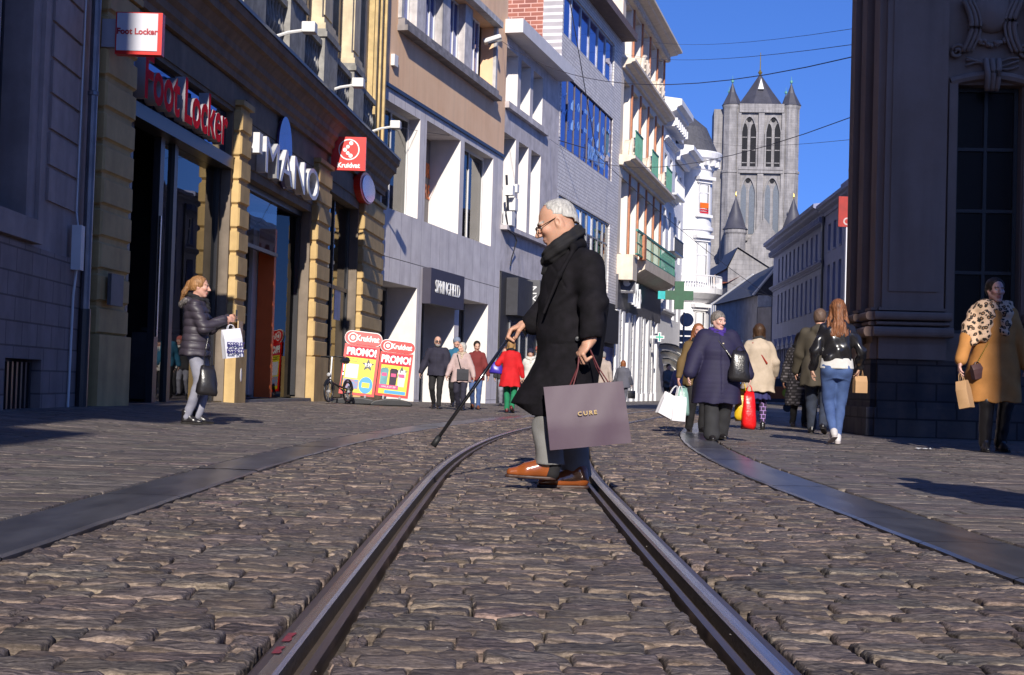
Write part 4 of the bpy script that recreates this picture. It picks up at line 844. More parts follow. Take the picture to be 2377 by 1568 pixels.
# the west gable with its two round stair turrets, in front of the tower
FG_ = Fac((fT.w(0, 0, 5).x, fT.w(0, 0, 5).y), (fT.w(wT, 0, 5).x, fT.w(wT, 0, 5).y)); yg = 245.0
zq = lambda y: at(1765, y, yg).z
tN = thing('church_gable', 'grey stone church gable between two round turrets with pointed slate caps below the tower', 'church', FG_.w(wT / 2, 0))
q = MB(); q.prism(FG_, [(1.5, 0), (11.5, 0), (11.3, zq(580)), (wT / 2 + .45, zq(506)), (3.0, zq(590))], -1.5, 0); q.box(FG_, -2, 15, 0, zq(615), -4, -1.6); q.build('wall', M_T, tN)
for u, w_, zz in ((wT / 2 + .3, 1.7, 580), (wT / 2 - 2.0, 1.2, 598), (wT / 2 + 2.6, 1.2, 598)):
    q = MB(); q.prism(FG_, lancet(u, w_, zq(660), zq(zz - 12)), .0, .12); q.prism(FG_, lancet(u, w_ * .7, zq(660), zq(zz - 2)), .121, .14); q.build('blind_arch', M_T, tN)
for xx in (1706, 1840):
    c = at(xx, 560, 244.5); c.z = 0; q = MB(); q.lathe(c, [(1.75, 0), (1.75, zq(548)), (1.95, zq(544)), (1.95, zq(534)), (0, zq(533))], 16); tu = q.build('round_turret', M_T, tN)
    q = MB(); q.lathe(c, [(2.15, zq(536)), (1.75, zq(530)), (1.05, zq(500)), (.05, zq(460))], 16); q.build('pointed_cap', M_Ts, tu, smooth=True)
    q = MB(); q.lathe(c, [(.06, zq(461)), (.14, zq(456)), (.03, zq(448))], 6); q.build('finial', M_gold, tu)

# ================================================================ small houses between the tower and the street end
M_or = mat('orange_tiles', (.50, .14, .06), rough=.8, scale=3, bump=.3, bscale=8)
def gable_house(name, label, x0, x1, ye, yr, Y, wm, rm, dep=8, xr=None):
    a, b = at(x0, ye, Y), at(x1, ye, Y); F = Fac((a.x, a.y), (b.x, b.y)); z = a.z; zr = at((x0 + x1) / 2, yr, Y).z; t = thing(name, label, 'house', F.w(F.L / 2, 0)); um = F.L / 2 if xr is None else at(xr, yr, Y).x - a.x
    q = MB(); q.prism(F, [(0, 0), (F.L, 0), (F.L, z), (um, zr), (0, z)], -dep, 0); q.build('wall', wm, t)
    q = MB(); q.quad(F.w(-.2, z - .1, .25), F.w(um, zr + .1, .25), F.w(um, zr + .1, -dep), F.w(-.2, z - .1, -dep)); q.quad(F.w(F.L + .2, z - .1, .25), F.w(um, zr + .1, .25), F.w(um, zr + .1, -dep), F.w(F.L + .2, z - .1, -dep)); q.build('roof', rm, t); return t, F
t, F = gable_house('brown_house', 'narrow brown house wedged behind the round white tower', 1655, 1693, 645, 612, 150, mat('brown_wall', (.45, .30, .18)), M_roof)
o = MB(); P0_ = at(1648, 668, 132); P1_ = at(1692, 655, 128); F = Fac((P0_.x, P0_.y), (P1_.x, P1_.y)); tt = thing('orange_roofed_house', 'low house with an orange tiled roof beside the round white tower', 'house', F.w(F.L / 2, 0))
o.box(F, 0, F.L, 0, P0_.z, -6, 0); o.build('wall', mat('dark_wall', (.16, .15, .15)), tt); o = MB(); o.quad(F.w(-.1, P0_.z, .2), F.w(F.L + .3, P0_.z + .2, .2), F.w(F.L + .3, P0_.z + 1.9, -3), F.w(-.1, P0_.z + 1.4, -3)); o.quad(F.w(-.1, P0_.z, -6), F.w(F.L + .3, P0_.z + .2, -6), F.w(F.L + .3, P0_.z + 1.9, -3), F.w(-.1, P0_.z + 1.4, -3)); o.build('roof', M_or, tt)
for k in range(3): q = MB(); q.box(F, .25 + k * .45, .5 + k * .45, 4.2, P0_.z - .5, .0, .04); q.build('window', M_fwhite, tt)
t, F = gable_house('grey_stone_house', 'old grey stone gable behind the slate roofed wall', 1690, 1790, 622, 578, 128, M_T, M_roof, xr=1712)
# L: low wall house with big slate roof
fL = Fac((16.87, 121.2), (18.06, 108.2)); zL = 7.8
tL = thing('slate_roof_house', 'low shaded house with a large grey slate roof at the bend of the street', 'house', fL.w(fL.L / 2, 0))
M_L = mat('violet_render', (.34, .32, .34), rough=.8, scale=1, bump=.1, ang=fL.ang, stain=.1)
fL.n = Vector((fL.du.y, -fL.du.x, 0))
q = MB(); q.box(fL, 0, fL.L, -.5, zL, -7, 0); q.build('wall', M_L, tL)
q = MB(); rz = zL + 2.3; q.add([fL.w(-.25, zL - .05, .35), fL.w(fL.L + .1, zL - .05, .35), fL.w(fL.L + .4, rz + .2, -1.6), fL.w(3.2, rz, -2.2), fL.w(-.25, zL, -8), fL.w(fL.L + .1, zL, -8)], [(0, 1, 2, 3), (3, 2, 5, 4), (1, 5, 2), (0, 3, 4)]); q.build('roof', M_roof, tL)
q = MB(); q.tube([fL.w(fL.L + .12, zL, .36), fL.w(fL.L + .42, rz + .25, -1.6)], .1, 5); q.build('roof_verge', M_fwhite, tL); q = MB(); q.tube([fL.w(-.25, zL, .36), fL.w(3.2, rz + .05, -2.2)], .08, 5); q.build('roof_verge', M_fwhite, tL)
for k in range(4):
    u = 3 + k * 2.6; q = MB(); q.box(fL, u, u + 1.0, .8, 4.6, .0, .06); wo_ = q.build('window', M_fwhite, tL); q = MB(); q.box(fL, u + .1, u + .95, .85, 4.55, .061, .07); q.build('pane', M_pane, wo_)
Fg = Fac((18.08, 108.1), (18.9, 107.0)); q = MB(); q.box(Fg, .02, Fg.L, -.5, zL - .9, -.3, 0); q.build('end_wall', M_L, tL)
Fg = Fac((18.05, 108.1), (19.3, 108.1)); q = MB(); q.box(Fg, .02, 1.05, zL - .85, zL + .0, -.3, .0); q.build('white_upstand', mat('white_end', (.75, .74, .73)), tL)

# ================================================================ J: long classical row on the right, in shade
M_J = mat('blue_shaded_row', (.27, .29, .44), rough=.75, scale=1, var=.06, bump=.08, ang=fJ.ang, stain=.12)  # white walls; the blue of their skylit shade is put into this colour
tJ = thing('terrace_house', 'long blue shaded classical row with dentil cornice and rows of tall windows on the right', 'building', fJ.w(18, 0))
wn = [(9.6 + i * 1.85, 9.6 + i * 1.85 + .75) for i in range(11)]
ops = [(a, b, c, e, .22) for c, e in ((5.6, 7.6), (8.5, 10.1)) for a, b in wn]
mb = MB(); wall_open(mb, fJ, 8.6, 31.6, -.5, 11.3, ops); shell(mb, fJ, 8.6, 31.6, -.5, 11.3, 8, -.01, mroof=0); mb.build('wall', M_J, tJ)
for k, o in enumerate(ops):
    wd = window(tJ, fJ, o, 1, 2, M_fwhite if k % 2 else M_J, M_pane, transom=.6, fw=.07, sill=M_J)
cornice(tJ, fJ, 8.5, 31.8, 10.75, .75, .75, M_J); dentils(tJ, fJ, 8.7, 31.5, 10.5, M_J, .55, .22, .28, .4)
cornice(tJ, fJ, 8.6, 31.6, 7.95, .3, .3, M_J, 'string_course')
for k in range(9):
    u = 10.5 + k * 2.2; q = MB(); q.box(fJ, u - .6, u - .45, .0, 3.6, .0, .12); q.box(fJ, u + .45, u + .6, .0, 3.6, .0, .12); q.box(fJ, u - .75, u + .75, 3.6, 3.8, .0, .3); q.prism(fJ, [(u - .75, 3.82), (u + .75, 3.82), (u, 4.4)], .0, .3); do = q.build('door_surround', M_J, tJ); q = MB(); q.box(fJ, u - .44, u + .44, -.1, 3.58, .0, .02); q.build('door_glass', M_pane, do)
q = MB(); q.box(fJ, 8.6, 31.6, 11.45, 12.0, -4, -1.2); q.build('attic_roof', M_roof, tJ)
tJ2 = thing('white_end_house', 'taller shaded white house with attic parapet and chimneys beside the dark stone building', 'building', fJ.w(4, 0))
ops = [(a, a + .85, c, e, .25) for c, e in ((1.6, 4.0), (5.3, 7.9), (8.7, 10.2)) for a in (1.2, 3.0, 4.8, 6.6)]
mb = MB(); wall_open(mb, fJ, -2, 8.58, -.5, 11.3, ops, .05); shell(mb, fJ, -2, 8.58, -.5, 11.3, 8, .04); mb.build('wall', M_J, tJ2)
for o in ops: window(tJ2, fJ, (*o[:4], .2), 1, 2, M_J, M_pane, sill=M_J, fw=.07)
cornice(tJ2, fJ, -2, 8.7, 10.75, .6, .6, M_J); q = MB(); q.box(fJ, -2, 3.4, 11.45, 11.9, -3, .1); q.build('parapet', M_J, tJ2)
for u in (.9, 2.0): q = MB(); q.box(fJ, u, u + .8, 11.3, 12.5, -1.2, -.3); q.box(fJ, u - .1, u + .9, 12.5, 12.7, -1.3, -.2); q.build('chimney', M_G, tJ2)
q = MB(); q.tube([fJ.w(8.55, 0, .16), fJ.w(8.55, 10.8, .16)], .08, 6); q.build('drainpipe', M_fdark, tJ2)
q = MB(); q.box(fJ, -2.0, -1.6, .5, 9, .06, .7); q.build('lit_pilaster', M_G, tJ2)
p = at(1972, 492, 60); t, F, r = sign_box('hanging_banner', 'dark red hanging banner with a pale letter half hidden by the dark stone building', p, .9, 1.25, .12, mat('banner_red', (.38, .012, .005), rough=.6, bump=0), 'banner')
text_obj('banner_lettering', 'O', .42, mat('pale_text', (.55, .42, .4), bump=0), F.w(.36, p.z - .42, .01), r, UP, t, ext=.004, bold=.01)

# ================================================================ K: dark baroque stone building, right foreground
fK = Fac((5.28, 21.2), (12.5, 20.5)); fKs = Fac((5.28, 21.2), (5.36, 23.0), True)
M_K = mat('dark_stone', (.36, .245, .19), rough=.85, scale=1.6, bump=.25, bscale=25, ang=fK.ang, stain=.3, col2=(.32, .21, .155))
M_Kb = mat('sooty_blocks', (.15, .11, .09), rough=.85, scale=2.5, bump=.5, bscale=14, ang=fK.ang, brick=dict(w=.56, h=.26, m=.014, mc=(.35, .32, .32), c2=(.72, .72, .76)), stain=.35, col2=(.07, .064, .07))
tK = thing('baroque_building', 'sooty stone building with giant pilasters and carved window heads on the right', 'building', fK.w(0, 0))
HK = 19.0
# front wall with the tall window
oK = (1.10, 2.02, 1.52, 5.15, .30); oK2 = (3.7, 4.7, 1.52, 5.15, .30)
mb = MB(); wall_open(mb, fK, -.02, 7.2, -.3, HK, [oK, oK2], -.12)
mb.quad(fK.w(0, HK, 0), fK.w(7.2, HK, 0), Vector((14, 34, HK)), Vector((7.6, 33, HK))); mb.quad(fKs.w(1.8, -.3), Vector((7.6, 33, -.3)), Vector((7.6, 33, HK)), fKs.w(1.8, HK)); mb.quad(Vector((7.6, 33, -.3)), Vector((14, 34, -.3)), Vector((14, 34, HK)), Vector((7.6, 33, HK)))
mb.quad(fK.w(7.2, -.3), Vector((14, 34, -.3)), Vector((14, 34, HK)), fK.w(7.2, HK)); mb.quad(fKs.w(0, -.3, -.1), fKs.w(1.8, -.3, -.1), fKs.w(1.8, HK, -.1), fKs.w(0, HK, -.1)); mb.build('wall', M_K, tK)
window(tK, fK, (1.10, 2.02, 1.52, 5.15, .42), 2, 4, M_fdark, mat('black_pane', (.006, .006, .008), rough=.25, bump=0, spec=.3), fw=.06); window(tK, fK, (3.7, 4.7, 1.52, 5.15, .42), 2, 4, M_fdark, mat('black_pane', (.006, .006, .008)), fw=.06)
def base_mould(q, F, a, b, d):
    q.box(F, a - .02, b + .02, 1.34, 1.44, 0, d + .02)
    for (z0, z1, e) in ((1.12, 1.34, .05), (1.44, 1.58, .16), (1.60, 1.66, .09), (1.68, 1.80, .13), (1.82, 1.86, .05)):
        if e == .05: q.box(F, a - e * .5, b + e * .5, z0, z1, 0, d + e)
        else: # torus
            n = 6; pr = [(0, z0)] + [(d + e - .04 + .04 * math.sin(math.pi * k / n) , z0 + (z1 - z0) * (.5 - .5 * math.cos(math.pi * k / n))) for k in range(n + 1)] + [(0, z1)]
            q.sweep(F, pr, a - e * .7, b + e * .7)
q = MB(); base_mould(q, fK, .03, .93, .10); q.box(fK, .05, .92, 1.86, HK, -.119, .08); q.box(fK, .14, .83, 2.1, HK - 1, .081, .10); q.build('giant_pilaster', M_K, tK)
q = MB(); base_mould(q, fK, 2.12, 3.4, .10); q.box(fK, 2.14, 3.38, 1.86, HK, -.119, .10); q.box(fK, 2.28, 3.24, 2.1, HK - 1, .101, .13); q.build('giant_pilaster', M_K, tK)
q = MB(); q.box(fK, .0, 7.2, -.3, 1.11, -.118, .10); q.box(fK, -.03, 7.2, -.3, .42, -.1, .16); q.build('plinth', M_Kb, tK)
M_Kbs = mat('sooty_blocks_side', (.13, .115, .115), ang=fKs.ang, rough=.85, scale=2.5, bump=.5, bscale=14, brick=dict(w=.56, h=.26, m=.014, mc=(.35, .32, .32), c2=(.72, .72, .76)), col2=(.07, .064, .07))
q = MB(); q.box(fKs, .0, 1.8, -.3, 1.11, -.1, .08); q.box(fKs, -.06, 1.82, -.3, .42, -.1, .14); q.build('side_plinth', M_Kbs, tK)
for (a, b, d) in ((.0, .38, .05), (.72, 1.08, .10), (1.40, 1.75, .14)):
    q = MB(); base_mould(q, fKs, a, b, d); q.box(fKs, a, b, 1.86, HK, -.09, d); q.build('side_pilaster', M_K, tK)
# window head: architrave, keystone console, cartouche with scrolls
q = MB()
for (a, b, c, e) in ((.97, 1.09, 1.5, 5.16), (2.03, 2.11, 1.5, 5.16)): q.box(fK, a, b, c, e, -.119, -.04)
q.tube([fK.w(.99 + (1.14) * k / 12, 5.18 + .10 * math.sin(math.pi * k / 12), -.09) for k in range(13)], .07, 8); q.build('architrave', M_K, tK)
q = MB()
def spiral(c, r0, turns, s=1, thick=.035, a0=0.0):
    return [fK.w(c[0] + s * r0 * (1 - k / 30 * .85) * math.cos(a0 + turns * 6.283 * k / 30), c[1] + r0 * (1 - k / 30 * .85) * math.sin(a0 + turns * 6.283 * k / 30), -.07) for k in range(31)]
q.tube(spiral((1.07, 5.62), .11, 1.6), .028, 6); q.tube(spiral((2.02, 5.62), .11, 1.6, -1), .028, 6)
for s in (1, -1):
    for k_, rr_ in ((0, .035), (.07, .028), (.13, .02)):
        q.tube([fK.w(1.56 + s * (-.42 + k_ + .12 * math.sin(t_ * 3.1)), 5.62 + .75 * t_, -.06 + .03 * math.sin(t_ * 3)) for t_ in [j / 14 for j in range(15)]], rr_, 6, r1=rr_ * 1.2)
rk = random.Random(9)
for k in range(46):
    a = math.pi * (1.0 + k / 45.0); c_ = fK.w(1.56 + .33 * math.cos(a) + rk.uniform(-.03, .03), 6.1 + .36 * math.sin(a) + rk.uniform(-.03, .03), -.07); r_ = rk.uniform(.022, .05)
    q.lathe(c_, [(.001, -r_), (r_ * .8, -r_ * .6), (r_, 0), (r_ * .8, r_ * .6), (.001, r_)], 6)
n = 10; q.lathe(fK.w(1.56, 6.2, -.118), [(.30, 0), (.28, .05), (.2, .09), (.1, .115), (.001, .125)], 16, axis=(fK.du, UP, fK.n))
for s in (-.09, 0, .09): q.tube([fK.w(1.56 + s * (1 - j / 10 * .3), 5.5 - j * .045, -.03 + .09 * math.sin(j / 10 * 3.0)) for j in range(11)], .045, 6)
for k in range(3): q.tube([fK.w(1.2 + .75 * t_, 5.42 + .035 * k + .05 * math.sin(6.28 * t_ + k), -.08) for t_ in [j / 16 for j in range(17)]], .018, 5)
q.build('carved_cartouche', M_K, tK, smooth=True)
q = MB(); q.box(fK, -.3, 7.4, HK - .01, HK + 1.0, -.5, .6); q.build('cornice', M_K, tK)

# ================================================================ buildings behind the camera (they throw the shade at both sides)
M_bk = mat('back_render', (.42, .38, .34), rough=.8, stain=.2)
def back_house(label, x0, x1, y0, y1, h):
    t = thing('street_house', label, 'building', ((x0 + x1) / 2, (y0 + y1) / 2, 0)); F = Fac((x0, y1), (x1, y1)) ; F.n = Vector((0, 1, 0))
    q = MB(); q.box(WF, x0, x1, -.3, h, y0, y1); q.build('wall', M_bk, t)
    q = MB(); q.prism(WF, [(x0, h), (x1, h), ((x0 + x1) / 2, h + 2.5)], y0, y1); q.build('roof', M_roof, t)
    for k in range(4):
        for i in range(3):
            q = MB(); u = x0 + (x1 - x0) * (.2 + .27 * i); q.box(WF, u, u + 1.0, 1 + 4 * k, 3.4 + 4 * k, y1, y1 + .05); q.build('window', M_pane, t)
back_house('tall rendered house behind the viewer on the left', -16, -4.73, -34, -4, 22)
back_house('lower rendered house behind the viewer beside the tall left one', -4.72, -3.82, -20, -9, 15.5)
back_house('tall rendered house behind the viewer on the right', 6.08, 18, -14, -6, 26)

# ================================================================ overhead wires
M_wire = mat('wire', (.03, .03, .05), rough=.5, bump=0)
def wire(x0, y0, Y0, x1, y1, Y1, r, label, sag=.25, group='overhead wires'):
    a, b = at(x0, y0, Y0), at(x1, y1, Y1); r = r * .45; q = MB(); q.tube([a.lerp(b, t_ / 16) - Vector((0, 0, sag * 4 * (t_ / 16) * (1 - t_ / 16))) for t_ in range(17)], r, 5)
    tag(q.build('overhead_wire', M_wire), label, 'wire', group)
wire(1165, 96, 57, 1986, 131, 24, .022, 'thick dark wire crossing the sky, lowest of the three by the spire tip', 1.0)
wire(1420, 71, 80, 1988, 66, 24, .011, 'highest thin wire crossing the blue sky', .5)
wire(1420, 116, 80, 1986, 103, 24, .014, 'thin wire with knots crossing the sky just above the spire tip', .4)
wire(1270, 318, 66, 1983, 270, 23.5, .018, 'dark wire crossing in front of the church belfry', 1.1)
wire(855, 280, 43, 1275, 318, 66, .02, 'wire running from the sandstone cornice to the grey house', .3)
wire(1600, 310, 100, 1982, 324, 23.5, .010, 'thin wire crossing the middle of the belfry openings', .4)
wire(1322, 0, 40, 1385, 360, 62, .035, 'thick black cable hanging down across the white brick block', .0)
wire(1385, 360, 62, 1790, 690, 78, .03, 'black cable slanting past the cream house down to the slate roof', .3)
wire(1275, 320, 66.4, 1360, 345, 67, .05, 'pale bracket pole reaching out from the grey house corner', 0, None)
wire(1660, 640, 110, 1800, 690, 85, .02, 'wire from the round tower balcony towards the shaded row', .2)

# ================================================================ figures: implicit surfaces meshed with surface nets
def V3(*a): return np.array(a, float)
def rotz(a): c, s = math.cos(a), math.sin(a); return np.array([[c, -s, 0], [s, c, 0], [0, 0, 1.]])
def roty(a): c, s = math.cos(a), math.sin(a); return np.array([[c, 0, s], [0, 1, 0], [-s, 0, c]])
def rotx(a): c, s = math.cos(a), math.sin(a); return np.array([[1, 0, 0], [0, c, -s], [0, s, c]])
def cone(p0, r0, p1, r1, k=.02, op='u'): return dict(t='c', a=np.asarray(p0, float), ra=r0, b=np.asarray(p1, float), rb=r1, k=k, op=op)
def ell(c, r, M=None, k=.02, op='u'): return dict(t='e', c=np.asarray(c, float), r=np.asarray(r, float), M=M, k=k, op=op)
def loft(rows, k=.03, op='u', p=2.0): return dict(t='l', rows=np.array(sorted(rows), float), k=k, op=op, p=p)
def rbox(c, h, M=None, rd=.01, k=.01, op='u'): return dict(t='b', c=np.asarray(c, float), h=np.asarray(h, float), M=M, rd=rd, k=k, op=op)
def bbox(q):
    if q['t'] == 'c': return np.minimum(q['a'] - q['ra'], q['b'] - q['rb']), np.maximum(q['a'] + q['ra'], q['b'] + q['rb'])
    if q['t'] == 'l':
        r = q['rows']; return V3((r[:, 1] - r[:, 3]).min(), (r[:, 2] - r[:, 4]).min(), r[0, 0]), V3((r[:, 1] + r[:, 3]).max(), (r[:, 2] + r[:, 4]).max(), r[-1, 0])
    h = q['r'] if q['t'] == 'e' else q['h'] + q['rd']
    if q.get('M') is not None: h = np.full(3, np.linalg.norm(h)) if q['t'] == 'b' else np.full(3, h.max())
    return q['c'] - h, q['c'] + h
def dist(q, P):
    if q['t'] == 'c':
        ab = q['b'] - q['a']; L2 = max(ab @ ab, 1e-9); t = np.clip(((P - q['a']) @ ab) / L2, 0, 1)
        return np.linalg.norm(P - (q['a'] + t[..., None] * ab), axis=-1) - (q['ra'] + (q['rb'] - q['ra']) * t)
    if q['t'] == 'l':
        r = q['rows']; z = P[..., 2]; f = lambda i: np.interp(z, r[:, 0], r[:, i]); cx_, cy_, rx, ry = f(1), f(2), f(3), f(4)
        e = (np.abs((P[..., 0] - cx_) / rx)**q['p'] + np.abs((P[..., 1] - cy_) / ry)**q['p'])**(1 / q['p'])
        return np.maximum((e - 1) * np.minimum(rx, ry), np.maximum(r[0, 0] - z, z - r[-1, 0]))
    Q = P - q['c']
    if q.get('M') is not None: Q = Q @ q['M']
    if q['t'] == 'e':
        k0 = np.linalg.norm(Q / q['r'], axis=-1); k1 = np.linalg.norm(Q / q['r']**2, axis=-1); return k0 * (k0 - 1) / np.maximum(k1, 1e-9)
    D = np.abs(Q) - q['h']; return np.linalg.norm(np.maximum(D, 0), axis=-1) + np.minimum(D.max(-1), 0) - q['rd']
def field(prims, vox, mod=None, pad=None):
    bb = [bbox(q) for q in prims if q['op'] == 'u']; pad = pad or 4 * vox
    lo = np.min([b[0] for b in bb], 0) - pad; hi = np.max([b[1] for b in bb], 0) + pad; n = np.ceil((hi - lo) / vox).astype(int) + 1
    F = np.full(n, .12, np.float32); ax = [lo[i] + vox * np.arange(n[i]) for i in range(3)]
    for q in prims:
        b0, b1 = bbox(q); m = q['k'] + .03; i0 = np.clip(((b0 - m - lo) / vox).astype(int), 0, n - 1); i1 = np.clip(((b1 + m - lo) / vox).astype(int) + 2, 1, n)
        sl = tuple(slice(i0[i], i1[i]) for i in range(3)); P = np.stack(np.meshgrid(*[ax[i][sl[i]] for i in range(3)], indexing='ij'), -1)
        d = dist(q, P); f = F[sl]; k = q['k']
        if q['op'] == 'u': h = np.clip(.5 + .5 * (d - f) / k, 0, 1) if k else (f < d); F[sl] = d * (1 - h) + f * h - k * h * (1 - h)
        else: h = np.clip(.5 - .5 * (f + d) / k, 0, 1); F[sl] = f * (1 - h) - d * h + k * h * (1 - h)
    if mod is not None:
        P = np.stack(np.meshgrid(*ax, indexing='ij'), -1); F = mod(F, P)
    F[0] = F[-1] = .1; F[:, 0] = F[:, -1] = .1; F[:, :, 0] = F[:, :, -1] = .1
    return F, lo
def nets(F, lo, vox):
    s = F < 0; n = np.array(F.shape); c = np.zeros(tuple(n - 1), np.int8)
    for dx in (0, 1):
        for dy in (0, 1):
            for dz in (0, 1): c += s[dx:n[0] - 1 + dx, dy:n[1] - 1 + dy, dz:n[2] - 1 + dz]
    act = (c > 0) & (c < 8); idx = np.argwhere(act); N = len(idx); mp = np.full(act.shape, -1, np.int64); mp[act] = np.arange(N)
    acc_ = np.zeros((N, 3)); cnt = np.zeros(N); co = [(x, y, z) for x in (0, 1) for y in (0, 1) for z in (0, 1)]
    vals = {o: F[idx[:, 0] + o[0], idx[:, 1] + o[1], idx[:, 2] + o[2]].astype(float) for o in co}
    for o in co:
        for a in range(3):
            if o[a] == 0:
                o2 = list(o); o2[a] = 1; va, vb = vals[o], vals[tuple(o2)]; m = (va < 0) != (vb < 0)
                t = np.where(m, va / np.where(m, va - vb, 1), 0); p = np.tile(np.array(o, float), (N, 1)); p[:, a] += t; acc_[m] += p[m]; cnt[m] += 1
    V = (idx + acc_ / cnt[:, None]) * vox + lo; Q = []
    for a in range(3):
        b, d = (a + 1) % 3, (a + 2) % 3; s0 = [slice(None)] * 3; s1 = [slice(None)] * 3; s0[a] = slice(0, -1); s1[a] = slice(1, None)
        A = s[tuple(s0)]; B = s[tuple(s1)]; E = np.argwhere(A != B); ok = (E[:, b] > 0) & (E[:, d] > 0) & (E[:, b] < n[b] - 1) & (E[:, d] < n[d] - 1); E = E[ok]
        def g(ob, od):
            i = E.copy(); i[:, b] += ob; i[:, d] += od; return mp[i[:, 0], i[:, 1], i[:, 2]]
        q = np.stack([g(-1, -1), g(0, -1), g(0, 0), g(-1, 0)], 1); inside = A[E[:, 0], E[:, 1], E[:, 2]]; q[~inside] = q[~inside][:, ::-1]; Q.append(q)
    return V, np.concatenate(Q)
def sdf_obj(name, prims, vox, m, parent=None, mod=None, col=None):
    F, lo = field(prims, vox, mod); V, Q = nets(F, lo, vox)
    return mesh_np(name, V, Q, [m] if not isinstance(m, list) else m, parent, cols=(col(V) if col else None))
def ik(a, b, l1, l2, pole):
    a, b, pole = map(lambda v: np.asarray(v, float), (a, b, pole)); d = b - a; L = np.linalg.norm(d); 
    if L > (l1 + l2) * .995: s_ = (l1 + l2) * .995 / L; L2 = L; b = a + d * s_; d = b - a; L = np.linalg.norm(d)
    t = (l1 * l1 - l2 * l2 + L * L) / (2 * L * L); h = math.sqrt(max(l1 * l1 - (t * L)**2, 1e-6)); u = d / L; pv = pole - (pole @ u) * u; pv /= max(np.linalg.norm(pv), 1e-6)
    return a + d * t + pv * h, b
def wrinkle(amp=.004, f=20.):
    return lambda P: amp * (np.sin(P[..., 2] * f * 1.3 + 2.5 * np.sin(P[..., 0] * f * .5 + 1) + P[..., 1] * f * .8) * np.sin(P[..., 0] * f * .7 + P[..., 2] * f * .35 + 2) + .5 * np.sin(P[..., 1] * f * 1.9 - P[..., 2] * f * .9 + np.sin(P[..., 0] * 31)))
def puff(step=.075, amp=.011):
    return lambda P: -amp * np.abs(np.sin(np.pi * P[..., 2] / step + .25 * np.sin(P[..., 0] * 9) + .2 * np.sin(P[..., 1] * 13)))**.6 + amp * .5
def head_prims(c, s, M, old=False, fem=False):
    f = lambda *p: np.asarray(c) + (M @ V3(*p)) * s; q = []
    w = .94 if fem else 1.0
    q += [ell(f(-.018, 0, .032), V3(.097, .076 * w, .086) * s, M, .02), ell(f(.026, 0, -.028), V3(.066, .060 * w, .083) * s, M, .03)]
    q += [cone(f(-.005, .052 * w, -.045), .022 * s, f(.062, .018, -.092), .017 * s, .025), cone(f(-.005, -.052 * w, -.045), .022 * s, f(.062, -.018, -.092), .017 * s, .025), ell(f(.068, 0, -.098), V3(.021, .024, .018) * s, M, .02)]
    q += [ell(f(.064, y, -.016), V3(.026, .024, .022) * s, M, .02) for y in (.036, -.036)]
    q += [cone(f(.083, -.036, .026), .011 * s, f(.083, .036, .026), .011 * s, .012)]
    q += [ell(f(.094, y, .004), V3(.014, .017, .012) * s, M, .012, 's') for y in (.031, -.031)]
    q += [ell(f(.075, y, .003), V3(.0135, .014, .0125) * s, M, .003) for y in (.031, -.031)]
    q += [cone(f(.086, 0, .018), .009 * s, f(.116, 0, -.026), .0125 * s, .012), ell(f(.102, .013, -.031), V3(.012, .008, .008) * s, M, .006), ell(f(.102, -.013, -.031), V3(.012, .008, .008) * s, M, .006)]
    q += [ell(f(.084, 0, -.058), V3(.015, .025, .008) * s, M, .008), ell(f(.083, 0, -.071), V3(.014, .022, .008) * s, M, .007)]
    for y in (1, -1): q += [ell(f(-.008, y * .076 * w, -.004), V3(.021, .011, .034) * s, M, .005), ell(f(-.001, y * .084 * w, .0), V3(.009, .006, .016) * s, M, .004, 's')]
    return q
def head_col(c, s, M, skin, lip, brow):
    def fn(V):
        L_ = ((V - np.asarray(c)) @ M) / s; x, y, z = L_.T; C = np.tile(np.array(skin), (len(V), 1))
        C *= (1 + .06 * np.sin(V[:, :1] * 60) * np.sin(V[:, 2:3] * 50))
        ck = np.exp(-(((x - .07) / .03)**2 + ((np.abs(y) - .04) / .02)**2 + ((z + .02) / .02)**2)); C = C * (1 + ck[:, None] * np.array([.08, -.12, -.12]))
        m = (x > .075) & (np.abs(y) < .024) & (z > -.079) & (z < -.052); C[m] = lip
        m = (x > .06) & (np.abs(y) > .012) & (np.abs(y) < .052) & (z > .022) & (z < .034); C[m] = brow
        for yy in (.031, -.031):
            d = np.sqrt((y - yy)**2 + (z - .003)**2); m = (d < .0125) & (x > .07) & (np.abs(z - .003) < .007); C[m] = (.55, .5, .48); m = (d < .006) & (x > .07); C[m] = (.05, .03, .02)
        return C
    return fn
